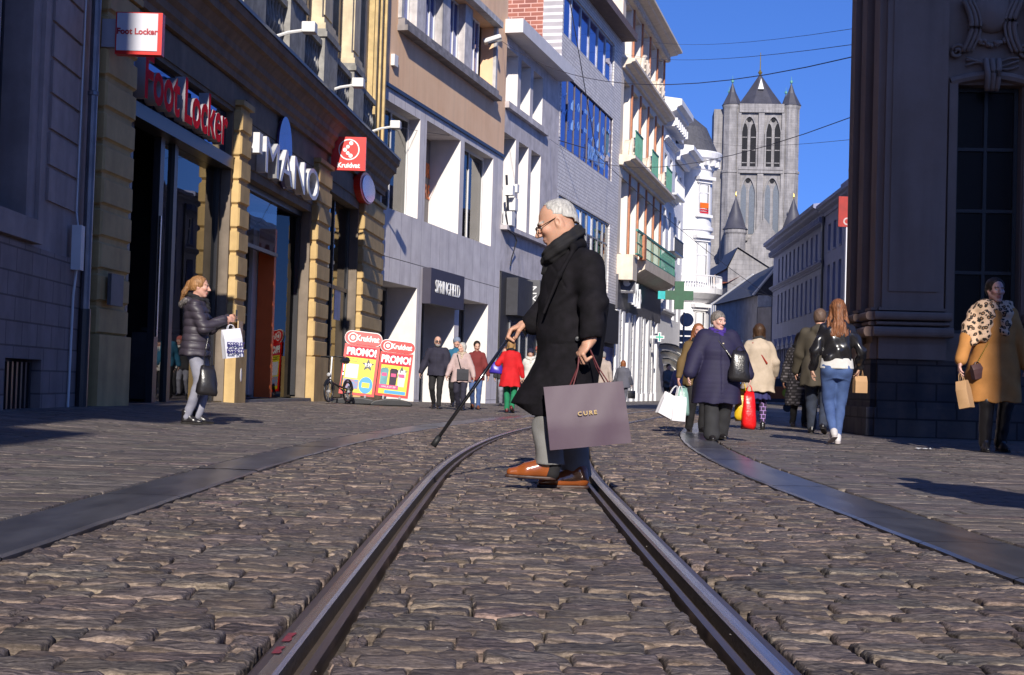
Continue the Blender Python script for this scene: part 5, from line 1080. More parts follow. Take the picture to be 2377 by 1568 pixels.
def hand_prims(w, d, n, s=1.0, curl=.6, side=1, grip=False):
    """w wrist, d finger direction, n palm normal; side +1 thumb to cross(n, d)"""
    d = np.asarray(d, float) / np.linalg.norm(d); n = np.asarray(n, float); n = n - (n @ d) * d; n /= np.linalg.norm(n); b = np.cross(n, d) * side
    q = [cone(w, .027 * s, w + d * .03 * s, .028 * s, .01)]
    c = w + d * .055 * s; M = np.stack([d, b, n], 1); q.append(ell(c, V3(.048, .040, .017) * s, M, .012))
    L1 = [.044, .05, .047, .038]; 
    for i in range(4):
        r0 = w + d * (.088 + (.004, .008, .006, -.004)[i]) * s + b * (.029 - i * .019) * s; a1 = curl * (1.0 if grip else .55) + .06 * i; e1 = r0 + (d * math.cos(a1) + n * math.sin(a1)) * L1[i] * .95 * s
        a2 = a1 + curl * (1.6 if grip else .7); e2 = e1 + (d * math.cos(a2) + n * math.sin(a2)) * L1[i] * .8 * s
        q += [cone(r0, .0095 * s, e1, .0088 * s, .005), cone(e1, .0088 * s, e2, .0072 * s, .003)]
    t0 = w + d * .028 * s + b * .030 * s; t1 = t0 + (d * .7 + b * .55 + n * .45) * .042 * s; t2 = t1 + (d * .75 + b * (.1 if not grip else -.3) + n * (.5 if not grip else .8)) * .034 * s
    q += [cone(t0, .014 * s, t1, .011 * s, .008), cone(t1, .011 * s, t2, .009 * s, .004)]; return q
M_skin = mat('skin', (1, 1, 1), rough=.5, var=.03, scale=25, bump=.12, bscale=180, vcol=True, spec=.4, bdist=.002)
M_skin.node_tree.nodes['Principled BSDF'].inputs['Subsurface Weight'].default_value = .12
M_skin.node_tree.nodes['Principled BSDF'].inputs['Subsurface Radius'].default_value = (.012, .004, .002)
def cloth(name, c, rough=.85, bump=.35, bscale=160, sheen=0, **kw): return mat('cloth_' + name, c, rough=rough, var=kw.pop('var', .08), scale=kw.pop('scale', 9), bump=bump, bscale=bscale, sheen=sheen, bdist=.003, **kw)
def hairm(name, c, c2): return mat('hair_' + name, c, rough=.5, scale=3, stretch=(34, 34, 3), col2=c2, bump=.6, bscale=4, bdist=.006, spec=.35)
M_leather = mat('black_leather', (.018, .016, .018), rough=.28, var=.1, bump=.25, bscale=60, spec=.6)
def shoe(root, ank, d, m, sole, s=1.0, vox=.008, heel=.0, boot=0.0, pitch=0.0, name='shoe'):
    """ankle point above the heel; d toe direction"""
    d = np.asarray(d, float); d = d / np.linalg.norm(d); Mz = rotz(math.atan2(d[1], d[0])) @ roty(pitch); o = np.asarray(ank, float) 
    f = lambda x, y, z: o + Mz @ (V3(x, y, z) * s)
    g = -.085
    pr = [cone(f(-.035, 0, g + .042), .034 * s, f(.09, .0, g + .034), .037 * s, .02), cone(f(.09, 0, g + .032), .036 * s, f(.165, .004, g + .024), .023 * s, .02), cone(f(-.02, 0, g + .085 + boot), .038 * s, f(.07, 0, g + .05), .03 * s, .03), cone(f(-.03, 0, g + .04), .034 * s, f(-.02, 0, g + .085 + boot), .04 * s, .02)]
    def cut(F, P): L_ = ((P - o) @ Mz) / s; return np.maximum(F, (g + .013 - L_[..., 2]) * s)
    up_ = sdf_obj(name, pr, vox, m, root, cut)
    so = sdf_obj('sole', [cone(f(-.035, 0, g + .008), .037 * s, f(.10, .0, g + .008), .041 * s, .01), cone(f(.10, 0, g + .008), .041 * s, f(.168, .004, g + .008), .026 * s, .01)], vox, sole, up_, lambda F, P: np.maximum(F, np.abs((((P - o) @ Mz) / s)[..., 2] - (g + .006)) * s - .008 * s))
    return up_
M_sole = mat('dark_sole', (.03, .025, .022), rough=.7, bump=0)

def person(label, x, y, ytop, head, st, group=None):
    """x, y: foot point in the picture, ytop: crown; head: facing in degrees (-90 = to the camera)"""
    p = gp(x, y, 0)
    for _ in range(4): p = gp(x, y, gz(p.x, p.y))
    H = (at(x, ytop, p.y).z - p.z) / st.get('hfac', 1.0); s = H / 1.72; vox = st.get('vox', .0085 if p.y < 20 else .012); W = st.get('w', 1.0); fem = st.get('fem', True)
    if st.get('Y'): pass
    lean = st.get('lean', 0.0); S_ = s
    P_ = lambda x_, y_, z_: V3(x_ * s + lean * max(0, z_ - .92) * s, y_ * s, z_ * s)
    hip = [P_(0, .09 * W, .92), P_(0, -.09 * W, .92)]; sh = [P_(0, .150 * (1 if fem else 1.12) * (W**.6), 1.375), P_(0, -.150 * (1 if fem else 1.12) * (W**.6), 1.375)]
    stride = st.get('stride', .3); fo = st.get('feet') or [(stride / 2, .08, 0.0), (-stride / 2, -.08, .05 if abs(stride) > .2 else 0)]
    ank = [V3(f_[0], f_[1] * W, .09 + f_[2]) * s for f_ in fo]; knee = []
    for i in range(2): k_, a_ = ik(hip[i], ank[i], .43 * s, .43 * s, (1, .05 * (1 - 2 * i), 0)); knee.append(k_); ank[i] = a_
    ha = st.get('hands') or [(.12, .27, .82), (-.1, -.27, .82)]
    ha = [P_(h_[0], h_[1] * (W**.8), h_[2]) for h_ in ha]; el = []; wr = []
    for i in range(2):
        pole = st.get('pole', [(-1, .5, -.2), (-1, -.5, -.2)])[i]; e_, w_ = ik(sh[i], ha[i], .285 * s, .26 * s, pole); el.append(e_); wr.append(w_)
    hc = P_(.03 + st.get('hx', 0), 0, 1.615); hs = s * st.get('hs', 1.03); HM = rotz(R(st.get('hyaw', 0))) @ roty(R(st.get('hpitch', 4)))
    skin = st.get('skin', (.56, .33, .24)); pr = head_prims(hc, hs, HM, fem=fem)
    pr += [cone(hc + HM @ V3(-.02, 0, -.05) * s, .052 * s, P_(-.01, 0, 1.40), .060 * s, .03)]
    pr += [loft([(z * s, P_(0, 0, z)[0] + c_ * s, 0, rx * s, ry * s * W) for z, c_, rx, ry in ((.84, 0, .09, .15), (.95, 0, .10, .155), (1.1, 0, .095, .13), (1.28, 0, .11, .155), (1.40, -.01, .085, .16), (1.45, -.01, .05, .09))], .03)]
    for i in range(2):
        pr += [cone(sh[i], .05 * s, el[i], .040 * s, .03), cone(el[i], .040 * s, wr[i], .026 * s, .02), cone(hip[i], .08 * s, knee[i], .055 * s, .03), cone(knee[i], .052 * s, ank[i], .035 * s, .02)]
        dd = (wr[i] - el[i]); dd = dd / np.linalg.norm(dd); hd = st.get('hdir', [None, None])[i]; hd = dd + V3(.0, 0, -.3) if hd is None else V3(*hd)
        pr += hand_prims(wr[i], hd, V3(.1, (-1 if i == 0 else 1), .0), s * .98, curl=st.get('curl', .75), side=(-1 if i == 0 else 1), grip=st.get('grip', False))
        pr += [cone(ank[i] + V3(-.02, 0, -.04) * s, .024 * s, ank[i] + V3(.07, 0, -.05) * s, .016 * s, .02)]
    body = sdf_obj('person', pr, vox * .85, M_skin, None, col=head_col(hc, hs, HM, skin, st.get('lip', (.5, .2, .17)), st.get('brow', (.2, .12, .08))))
    body.location = (p.x, p.y, p.z); body.rotation_euler = (0, 0, R(head)); tag(body, label, 'person', group)
    # trousers or tights
    lw = st.get('legw', 1.0)
    if st.get('trousers') is not None:
        tp = []
        for i in range(2):
            ex = .015; end = ank[i] + (knee[i] - ank[i]) * st.get('tcut', .0); tp += [cone(hip[i], (.088 + ex) * s * lw * W**.5, knee[i], (.058 + ex) * s * lw, .03), cone(knee[i], (.056 + ex) * s * lw, end, (st.get('cuff', .045) + .01) * s * lw, .02)]
        tp += [loft([(z * s, 0, 0, rx * s, ry * s * W) for z, rx, ry in ((.78, .09, .12), (.86, .118, .172), (.98, .112, .165), (1.06, .105, .15))], .04)]
        if st.get('bum'): tp += [ell(P_(-.05, .075, .90), V3(.085, .085, .09) * s, None, .04), ell(P_(-.05, -.075, .90), V3(.085, .085, .09) * s, None, .04)]
        wk = wrinkle(.0035, 26)
        sdf_obj('trousers', tp, vox, st['trousers'], body, lambda F, P: F + wk(P))
    # coat
    c = st.get('coat')
    if c:
        hem = c.get('hem', .75); fl = c.get('flare', 1.0); t = c.get('t', .03); rows = []
        for z, cx_, rx, ry in ((1.475, -.02, .065, .075), (1.44, -.015, .08, .095), (1.40, -.01, .10, .135), (1.32, 0, .120, .165), (1.2, .005, .125, .165), (1.08, .0, .12, .158), (.95, 0, .132, .178), (.80, 0, .145, .195), (.6, 0, .15, .20), (.4, 0, .155, .205)):
            if z >= hem - .001:
                g_ = 1 + (fl - 1) * max(0, (1.1 - z) / (1.1 - hem + 1e-6)) if z < 1.1 else 1; b_ = st.get('belly', 1.0) if z < 1.3 else 1
                rows.append((z * s, P_(0, 0, z)[0] + (cx_ + (b_ - 1) * .06) * s, 0, (rx + t * .6) * s * g_ * (W**.8) * b_, (ry + t * .6) * s * g_ * W))
        zl = rows[-1]; rows.append((hem * s, zl[1], 0, zl[3] * (1 + (fl - 1) * .35), zl[4] * (1 + (fl - 1) * .35))) if abs(zl[0] - hem * s) > .02 else None
        cp = [loft(rows, .03, p=c.get('p', 2.3))]
        for i in range(2):
            sw = c.get('sleeve', 1.0); cuff = wr[i] - (wr[i] - el[i]) * .04
            cp += [cone(sh[i] + V3(0, 0, .005) * s, (.048 + t * .75) * s * sw, el[i], (.040 + t * .8) * s * sw, .035), cone(el[i], (.040 + t * .8) * s * sw, cuff, (.034 + t * .6) * s * sw, .02)]
        if c.get('collar', True): cp += [cone(P_(-.05, 0, 1.47), .058 * s, P_(.02, 0, 1.45), .06 * s, .03), cone(P_(-.045, .04, 1.48), .03 * s, P_(.06, .05, 1.42), .025 * s, .02), cone(P_(-.045, -.04, 1.48), .03 * s, P_(.06, -.05, 1.42), .025 * s, .02)]
        if c.get('hood'): cp += [cone(P_(-.10, .07, 1.45), .045 * s, P_(-.13, 0, 1.41), .05 * s, .03), cone(P_(-.10, -.07, 1.45), .045 * s, P_(-.13, 0, 1.41), .05 * s, .03)]
        dsp = puff(*c['puff']) if c.get('puff') else wrinkle(c.get('wr', .005), c.get('wf', 15))
        hz = hem * s; hx = c.get('fold', .008)
        def md(F, P):
            a = np.arctan2(P[..., 1], P[..., 0]); k_ = np.clip((1.0 * s - P[..., 2]) / max(.2, (1.0 - hem) * s), 0, 1) * (P[..., 2] < 1.0 * s)
            F = F + dsp(P) + hx * k_ * np.sin(a * 7 + 1.5 * np.sin(P[..., 2] * 6)); sl = np.exp(-(P[..., 1] / .007)**2) * (P[..., 0] > 0) * .008 * (np.abs(P[..., 0]) < .3 * s); return F + sl
        co = sdf_obj('coat', cp, vox, c['m'], body, md)
        if c.get('buttons'):
            for k in range(c['buttons'][0]):
                z = (1.3 - k * (1.3 - hem - .1) / max(1, c['buttons'][0] - 1)); q = MB(); rx = np.interp(z * s, [r_[0] for r_ in sorted(rows)], [r_[3] for r_ in sorted(rows)]); cc_ = P_(0, .03, z); cc_[0] += rx * .99
                q.lathe(Vector(cc_), [(.001, .006), (.014 * s, .005), (.015 * s, -.01)], 8, axis=(Vector((0, 1, 0)), Vector((0, 0, 1)), Vector((1, 0, 0)))); b_ = q.build('button', c['buttons'][1], None); b_.parent = co
        if c.get('fur'):
            q = [cone(P_(-.12, .10, 1.44), .035 * s, P_(-.17, 0, 1.40), .04 * s, .02), cone(P_(-.12, -.10, 1.44), .035 * s, P_(-.17, 0, 1.40), .04 * s, .02), cone(P_(-.12, .10, 1.44), .035 * s, P_(-.03, .12, 1.47), .03 * s, .02)]
            sdf_obj('fur_trim', q, vox * .7, mat('fur_trim', (.34, .30, .28), scale=40, col2=(.08, .07, .07), bump=1, bscale=120, bdist=.02), co, lambda F, P: F + .008 * np.sin(P[..., 0] * 160) * np.sin(P[..., 1] * 150 + P[..., 2] * 120))
    if st.get('skirt'):
        m_, z0, z1, w_ = st['skirt']; sdf_obj('skirt', [loft([(z0 * s, 0, 0, .15 * s * w_, .2 * s * w_), (z1 * s, 0, 0, .12 * s, .17 * s)], .02)], vox, m_, body, lambda F, P: F + .012 * np.sin(np.arctan2(P[..., 1], P[..., 0]) * 9) * (1 - np.clip((P[..., 2] / s - z0) / (z1 - z0), 0, 1)))
    if st.get('top'):
        m_, z0 = st['top']; sdf_obj('shirt', [loft([(z0 * s, 0, 0, .155 * s, .205 * s), ((z0 + .13) * s, 0, 0, .135 * s, .185 * s)], .02)], vox, m_, body)
    # shoes
    sm = st.get('shoes', (M_leather, M_sole))
    for i in range(2): shoe(body, ank[i], (1, .15 * (1 - 2 * i), 0), sm[0], sm[1], s * .98, vox * .85, boot=st.get('boot', 0), pitch=.35 if ank[i][2] > .11 * s else 0, name='boot' if st.get('boot') else 'shoe')
    # hair
    hf = lambda *q_: hc + (HM @ V3(*q_)) * hs; hr = st.get('hair'); 
    if hr:
        kind, hm = hr; Lh = lambda P: ((P - hc) @ HM) / hs
        base = [ell(hf(-.024, 0, .036), V3(.104, .086, .090) * hs, HM, .02)]
        if kind != 'bald': base += [ell(hf(-.05, 0, -.01), V3(.07, .078, .075) * hs, HM, .03)]
        cutx = st.get('hairline', .045)
        def clip(F, P): q = Lh(P); x_, z_ = q[..., 0], q[..., 2]; F = F + .0022 * np.sin(q[..., 1] * 260 + 6 * np.sin(z_ * 30)); return np.maximum(F, np.minimum((x_ - cutx - .25 * np.clip(z_ - .04, 0, 1)) * hs, 0.2) if kind != 'bald' else np.maximum((x_ + .03) * hs, (z_ - .035) * hs))
        if kind == 'short': 
            def clip2(F, P): q = Lh(P); F = F + .0025 * np.sin(q[..., 1] * 95 + 2 * np.sin(q[..., 0] * 60)) * np.sin(q[..., 2] * 70 + q[..., 0] * 60 + 1); return np.maximum(F, np.maximum((q[..., 0] - .03 - 1.1 * np.clip(q[..., 2] - .01, -.1, .07)) * hs, (-.06 - q[..., 2]) * hs)) 
            sdf_obj('hair', base, vox * .8, hm, body, clip2)
        elif kind == 'bald': sdf_obj('hair', base, vox * .8, hm, body, clip)
        elif kind == 'bob':
            for y_ in (1, -1): base += [cone(hf(-.02, y_ * .07, .02), .03 * hs, hf(-.015, y_ * .075, -.10), .028 * hs, .03)]
            base += [cone(hf(-.07, 0, .02), .06 * hs, hf(-.06, 0, -.09), .055 * hs, .03)]
            sdf_obj('hair', base, vox * .8, hm, body, lambda F, P: np.maximum(clip(F, P), (-.12 - Lh(P)[..., 2]) * hs))
        elif kind == 'long':
            for y_ in (1, -1): base += [cone(hf(-.02, y_ * .066, .02), .03 * hs, hf(-.035, y_ * .09, -.14), .034 * hs, .03), cone(hf(-.035, y_ * .09, -.14), .034 * hs, hf(-.08, y_ * .125, -.29), .026 * hs, .03)]
            base += [cone(hf(-.08, 0, .02), .06 * hs, hf(-.10, 0, -.2), .06 * hs, .03), cone(hf(-.10, .04, -.2), .05 * hs, hf(-.11, .07, -.31), .036 * hs, .03), cone(hf(-.10, -.04, -.2), .05 * hs, hf(-.11, -.07, -.31), .036 * hs, .03), cone(hf(-.10, 0, -.2), .05 * hs, hf(-.115, 0, -.31), .04 * hs, .03)]
            sdf_obj('hair', base, vox * .8, hm, body, lambda F, P: clip(F, P) + .004 * np.sin(Lh(P)[..., 1] * 190) * (Lh(P)[..., 2] < 0))
        elif kind == 'pony':
            base += [ell(hf(-.125, 0, .03), V3(.025, .025, .025) * hs, HM, .02), cone(hf(-.13, 0, .02), .03 * hs, hf(-.17, 0, -.09), .032 * hs, .03), cone(hf(-.17, 0, -.09), .032 * hs, hf(-.20, .01, -.19), .012 * hs, .02)]
            sdf_obj('hair', base, vox * .7, hm, body, lambda F, P: np.maximum(clip(F, P), np.where(Lh(P)[..., 0] > -.09, (-.055 - Lh(P)[..., 2]) * hs, -1)))
        elif kind == 'bun':
            base += [ell(hf(-.12, 0, .02), V3(.03, .035, .035) * hs, HM, .02)]; sdf_obj('hair', base, vox * .8, hm, body, lambda F, P: np.maximum(clip(F, P), (-.055 - Lh(P)[..., 2]) * hs))
    if st.get('hat'):
        hm = st['hat']; sdf_obj('knitted_hat', [ell(hf(-.02, 0, .045), V3(.112, .095, .10) * hs, HM, .02)], vox * .8, hm, body, lambda F, P: np.maximum(F + .003 * np.sin(((P - hc) @ HM)[..., 1] / hs * 200), (.012 - (((P - hc) @ HM) / hs)[..., 2]) * hs))
    if st.get('beard'):
        sdf_obj('beard', [ell(hf(.058, 0, -.085), V3(.045, .048, .04) * hs, HM, .02), cone(hf(.0, .062, -.03), .014 * hs, hf(.06, .035, -.085), .02 * hs, .02), cone(hf(.0, -.062, -.03), .014 * hs, hf(.06, -.035, -.085), .02 * hs, .02)], vox * .7, st['beard'], body, lambda F, P: np.maximum(F, ((((P - hc) @ HM) / hs)[..., 2] + .048) * hs))
    if st.get('glasses'):
        q = MB()
        for yy in (.031, -.031): q.lathe(Vector(hf(.104, yy, .002)), [(.021 * hs, -.002), (.026 * hs, -.002), (.026 * hs, .003), (.021 * hs, .003)] if st['glasses'] != 'sun' else [(.001, .003), (.024 * hs, .003), (.026 * hs, -.002), (.001, -.003)], 14, axis=(Vector(HM @ V3(0, 1, 0)), Vector(HM @ V3(0, 0, 1)), Vector(HM @ V3(1, 0, 0))))
        q.tube([Vector(hf(.106, -.012, .006)), Vector(hf(.106, .012, .006))], .002, 5)
        for yy in (1, -1): q.tube([Vector(hf(.102, .056 * yy, .006)), Vector(hf(.05, .072 * yy, .008)), Vector(hf(-.005, .078 * yy, .006))], .002, 5)
        g_ = q.build('glasses' if st['glasses'] != 'sun' else 'sunglasses', M_fdark, None); g_.parent = body
    if st.get('scarf'):
        m_, big = st['scarf']; rr_ = .034 * big; pr = []
        for k in range(10):
            a0_, a1_ = 2 * math.pi * k / 10, 2 * math.pi * (k + 1) / 10
            f2 = lambda a_: P_(-.005 + .078 * math.cos(a_) * big**.5, .078 * math.sin(a_) * big**.5, 1.475 - .03 * math.cos(a_)); pr += [cone(f2(a0_), rr_ * s, f2(a1_), rr_ * s, .015)]
        pr += [cone(P_(.10, .03, 1.44), .04 * s, P_(.13, .02, 1.33), .03 * s, .02)]
        sdf_obj('scarf', pr, vox * .85, m_, body, lambda F, P: F + .006 * np.sin(P[..., 2] * 120 + 3 * np.sin(P[..., 1] * 20)))
    info = dict(body=body, wr=[Vector(w_) for w_ in wr], el=[Vector(e_) for e_ in el], s=s, P=P_, hc=hc, loc=p, head=R(head), M=Matrix.Rotation(R(head), 4, 'Z'))
    info['world'] = lambda v: (info['M'] @ Vector(v)) + Vector((p.x, p.y, p.z)); return info

def bag(label, top, w, h, th, m, name='shopping_bag', cat='bag', yaw=0, tilt=0, handle=None, hh=.15, group=None, soft=False, taper=1.0):
    """top: world point of the hand; the bag hangs below it"""
    t = thing(name, label, cat, top, group, 0); Mx = Matrix.Rotation(yaw, 4, 'Z') @ Matrix.Rotation(tilt, 4, 'Y'); q = MB(); z1 = -hh; z0 = -hh - h
    if soft:
        n = 18; rows = [(z1 + .01, .62, .22), (z1 - h * .15, .72, .5), (z1 - h * .35, .82, .75), (z1 - h * .6, .94, .9), (z1 - h * .88, 1, 1), (z0, .9, .8)]; vs = []
        for zz, a, b in rows:
            for k in range(n): an = 2 * math.pi * k / n; cr = 1 + .07 * math.sin(3 * an + 25 * zz) + .05 * math.sin(5 * an - 40 * zz); vs.append((w / 2 * a * cr * math.copysign(abs(math.cos(an))**.7, math.cos(an)), th / 2 * b * cr * math.copysign(abs(math.sin(an))**.7, math.sin(an)), zz + .012 * math.sin(2 * an)))
        fs = [(i * n + k, i * n + (k + 1) % n, (i + 1) * n + (k + 1) % n, (i + 1) * n + k) for i in range(len(rows) - 1) for k in range(n)] + [tuple(range(n))[::-1], tuple(range((len(rows) - 1) * n, len(rows) * n))]
    else:
        vs = []
        nx_ = 8
        for zz, a in ((z1, 1), (z1 - h * .33, 1), (z1 - h * .66, 1), (z0, taper)):
            for (sx_, sy_) in [(-1 + 2 * i / nx_, -1) for i in range(nx_)] + [(1, -1), (1, -.2)] + [(1 - 2 * i / nx_, 1) for i in range(nx_)] + [(-1, 1), (-1, -.2)]:
                bulge = (1 - sx_ * sx_) * .12 * (1 if zz not in (z1, z0) else .2); vs.append((w / 2 * sx_ * a * (1 if abs(sy_) > .5 else .93 if zz == z1 else .98), th / 2 * sy_ * (1 + bulge) * (.35 if zz == z1 else 1), zz))
        n = 2 * nx_ + 4; fs = [(i * n + k, i * n + (k + 1) % n, (i + 1) * n + (k + 1) % n, (i + 1) * n + k) for i in range(3) for k in range(n)] + [tuple(range(3 * n, 4 * n))]
    me_v = [tuple(Vector(top) + (Mx @ Vector(v))) for v in vs]; q.add(me_v, fs); b_ = q.build('bag_body', m, t, smooth=soft)
    q = MB()
    for sy_ in (-1, 1):
        pts = [Vector((-w * .2, sy_ * th * .17, z1 - .01)), Vector((-w * .14, sy_ * th * .15, -hh * .35)), Vector((-.012, sy_ * .01, 0)), Vector((.012, sy_ * .01, 0)), Vector((w * .14, sy_ * th * .15, -hh * .35)), Vector((w * .2, sy_ * th * .17, z1 - .01))]
        q.tube([Vector(top) + (Mx @ p_) for p_ in pts], .004, 5)
    q.build('handle', handle or m, t); return t, Mx

# ================================================================ the people
W_ = lambda i, v: i['world'](v)
navy = cloth('navy_quilt', (.013, .010, .044), rough=.75, bump=.25, bscale=70); blk = cloth('black', (.012, .011, .013)); char = cloth('charcoal', (.03, .03, .034)); jeans = cloth('blue_jeans', (.075, .13, .30), bump=.5, col2=(.04, .075, .20), scale=4); dkj = cloth('dark_jeans', (.03, .04, .07), col2=(.02, .025, .04))
gj = cloth('grey_jeans', (.30, .30, .36), col2=(.20, .20, .25), scale=5); beige = cloth('beige_wool', (.52, .42, .32)); camel = cloth('camel_wool', (.46, .20, .05)); pink = cloth('dusty_pink', (.50, .37, .36)); maroon = cloth('maroon', (.17, .022, .022)); red = cloth('red_wool', (.58, .006, .012)); green = cloth('green_cord', (.01, .20, .09)); olive = cloth('olive', (.062, .050, .034)); brown = cloth('brown_parka', (.14, .085, .028)); grey = cloth('grey_blue', (.10, .10, .125)); puf = cloth('dark_plum_puffer', (.045, .036, .05), rough=.5); dnv = cloth('dark_navy', (.022, .02, .04)); teal = cloth('teal', (.02, .13, .24)); white = cloth('white_knit', (.65, .63, .6)); lav = cloth('lavender', (.25, .24, .38))
h_grey = hairm('grey', (.34, .33, .32), (.14, .13, .13)); h_brown = hairm('brown', (.14, .06, .025), (.05, .02, .01)); h_red = hairm('auburn', (.34, .13, .05), (.14, .045, .015)); h_blond = hairm('blond', (.50, .30, .13), (.22, .11, .04)); h_dark = hairm('dark', (.03, .018, .012), (.012, .008, .006)); h_ponyc = hairm('ash_blond', (.40, .20, .08), (.17, .08, .03))
pale = (.62, .38, .30)
# woman with phone and ponytail, left
i1 = person('woman in dark puffer jacket and grey jeans holding up a phone by the sandstone pillar', 447, 985, 645, 4,
    dict(coat=dict(m=puf, hem=.80, puff=(.085, .013), t=.035, fur=True, hood=True, flare=1.08, p=2.2), trousers=gj, cuff=.04, legw=.95, hair=('pony', h_ponyc), scarf=(blk, 1.0), hands=[(.35, .11, 1.26), (.33, -.10, 1.23)], feet=[(.05, .07, 0), (-.06, -.07, 0)], pole=[(0, .4, -1), (0, -.4, -1)], hyaw=-4, hpitch=6, boot=.05, glasses=None, skin=(.60, .33, .25)))
p = W_(i1, i1['wr'][1] + Vector((.10, .04, -.02))); t, _ = bag('white paper carrier bag held by the woman with the ponytail', p + Vector((-.03, 0, -.03)), .22, .33, .10, mat('white_card', (.72, .72, .80), rough=.5, var=.03, bump=.03), yaw=R(35), tilt=R(-8), hh=.05)
text_obj('bag_lettering', 'ESPRIT\nESPRIT', .075, mat('purple_text', (.05, .04, .20), bump=0), p + Vector((.055, -.07, -.30)), (math.cos(R(35)), math.sin(R(35)), 0), (0, 0, 1), t, ext=.002, bold=.002)
p2 = W_(i1, i1['el'][1] + Vector((.06, 0, -.12))); bag('black leather handbag hanging behind the white bag of the ponytail woman', p2, .24, .32, .14, M_leather, name='handbag', hh=.32, soft=True, yaw=R(20))
q = MB(); pp = W_(i1, (i1['wr'][0] + i1['wr'][1]) / 2 + Vector((.12, 0, .03))); F = Fac((pp.x - .005, pp.y - .035), (pp.x - .005, pp.y + .035)); q.box(F, 0, .07, pp.z - .06, pp.z + .08, 0, .01); tag(q.build('mobile_phone', M_fdark, None, bevel=.003), 'dark mobile phone in the raised hands of the ponytail woman', 'phone')
# group in front of the fashion shop
i3 = person('bearded bald man in dark navy jacket and sunglasses walking', 1012, 950, 783, -98, dict(fem=False, coat=dict(m=dnv, hem=.78, t=.045, wr=.01, sleeve=1.15), trousers=blk, hair=('bald', h_grey), beard=h_grey, glasses='sun', hands=[(.05, .30, .82), (.05, -.36, .86)], stride=.32, w=1.12, hyaw=20, skin=(.60, .36, .28)))
i4 = person('person in grey beanie and teal jacket behind the pink coat', 1056, 946, 786, -95, dict(coat=dict(m=teal, hem=.82, t=.035), trousers=blk, hair=('short', h_grey), hat=cloth('grey_beanie', (.20, .24, .33)), stride=.3, hyaw=15, skin=pale))
i5 = person('old woman in pale pink coat and beige scarf with grey hair', 1068, 953, 797, -97, dict(coat=dict(m=pink, hem=.72, t=.045, flare=1.12), trousers=dnv, legw=1.1, hair=('bob', hairm('silver', (.55, .53, .50), (.30, .29, .28))), scarf=(beige, 1.1), hands=[(.1, .34, .80), (.22, -.34, .80)], stride=.35, w=1.08, hyaw=-35, skin=pale))
p = W_(i5, (.17, .06, .93)); bag('dark crossbody bag on the pale pink coat', p, .26, .24, .08, cloth('grey_bag', (.04, .04, .05)), name='crossbody_bag', hh=.03, yaw=R(0)); 
def strap(info, a, b, m, label=None, r=.012):
    q = MB(); pts = [info['P'](*a), info['P']((a[0] + b[0]) / 2 * 1.12, (a[1] + b[1]) / 2, (a[2] + b[2]) / 2), info['P'](*b)]
    # flat band
    q.tube([Vector(v_) for v_ in pts], r, 6); o = q.build('bag_strap', m, None); o.parent = info['body']
strap(i5, (.12, -.10, 1.42), (.19, .06, .92), blk)
i6 = person('young woman in maroon coat and blue jeans looking down', 1103, 951, 794, -92, dict(coat=dict(m=maroon, hem=.74, t=.035, hood=True, fur=False), trousers=jeans, cuff=.045, hair=('bun', h_dark), hands=[(.12, .32, .84), (-.05, -.25, .82)], stride=.34, hpitch=22, hyaw=10, skin=pale, shoes=(cloth('brown_boot', (.16, .05, .02)), M_sole), boot=.05))
i9 = person('person in dark coat and grey jeans behind the red coat', 1168, 944, 806, -90, dict(coat=dict(m=char, hem=.8), trousers=gj, hair=('short', h_brown), stride=.2, skin=pale))
i7 = person('woman in bright red coat and green trousers walking away', 1182, 959, 790, 82, dict(coat=dict(m=red, hem=.62, t=.035, flare=1.18), trousers=green, cuff=.05, hair=('bob', h_blond), scarf=(blk, 1.0), hands=[(.12, .28, 1.0), (.05, -.30, .84)], stride=.3, shoes=(cloth('oxblood', (.10, .012, .015), rough=.4), M_sole), hairline=.06))
p = W_(i7, i7['el'][0] + Vector((.02, .03, .12))); bag('purple blue leather handbag on the shoulder of the red coat', p, .28, .22, .14, cloth('violet_bag', (.05, .03, .38), rough=.35, bump=.05), name='handbag', hh=.10, soft=True)
i8 = person('person in navy beanie and thick white scarf', 1228, 946, 812, -95, dict(coat=dict(m=white, hem=.75, t=.04), trousers=char, hair=('bob', h_brown), hat=cloth('navy_hat', (.01, .01, .035)), scarf=(white, 1.5), stride=.2, hpitch=14, skin=pale))
i8b = person('person in pale jacket behind the navy beanie', 1246, 944, 806, -80, dict(coat=dict(m=white, hem=.8), trousers=char, hair=('short', h_dark), hat=cloth('salmon_hat', (.45, .12, .10)), stride=.2, skin=pale))
i10 = person('man in beige coat seen from behind by the white columns', 1397, 948, 818, 80, dict(fem=False, coat=dict(m=cloth('stone_coat', (.40, .33, .29)), hem=.6, t=.04), trousers=char, hair=('short', h_grey), stride=.2))
i11 = person('woman in grey blue coat with auburn hair walking away', 1444, 946, 838, 75, dict(coat=dict(m=grey, hem=.72, t=.05, flare=1.1), trousers=grey, hair=('bob', h_red), hands=[(.1, .3, .85), (.05, -.32, .78)], stride=.2, hairline=.07, w=1.15))
p = W_(i11, i11['wr'][1] + Vector((.02, 0, -.07))); bag('black handbag carried by the woman in grey blue coat', p, .26, .28, .12, M_leather, name='handbag', hh=.16)
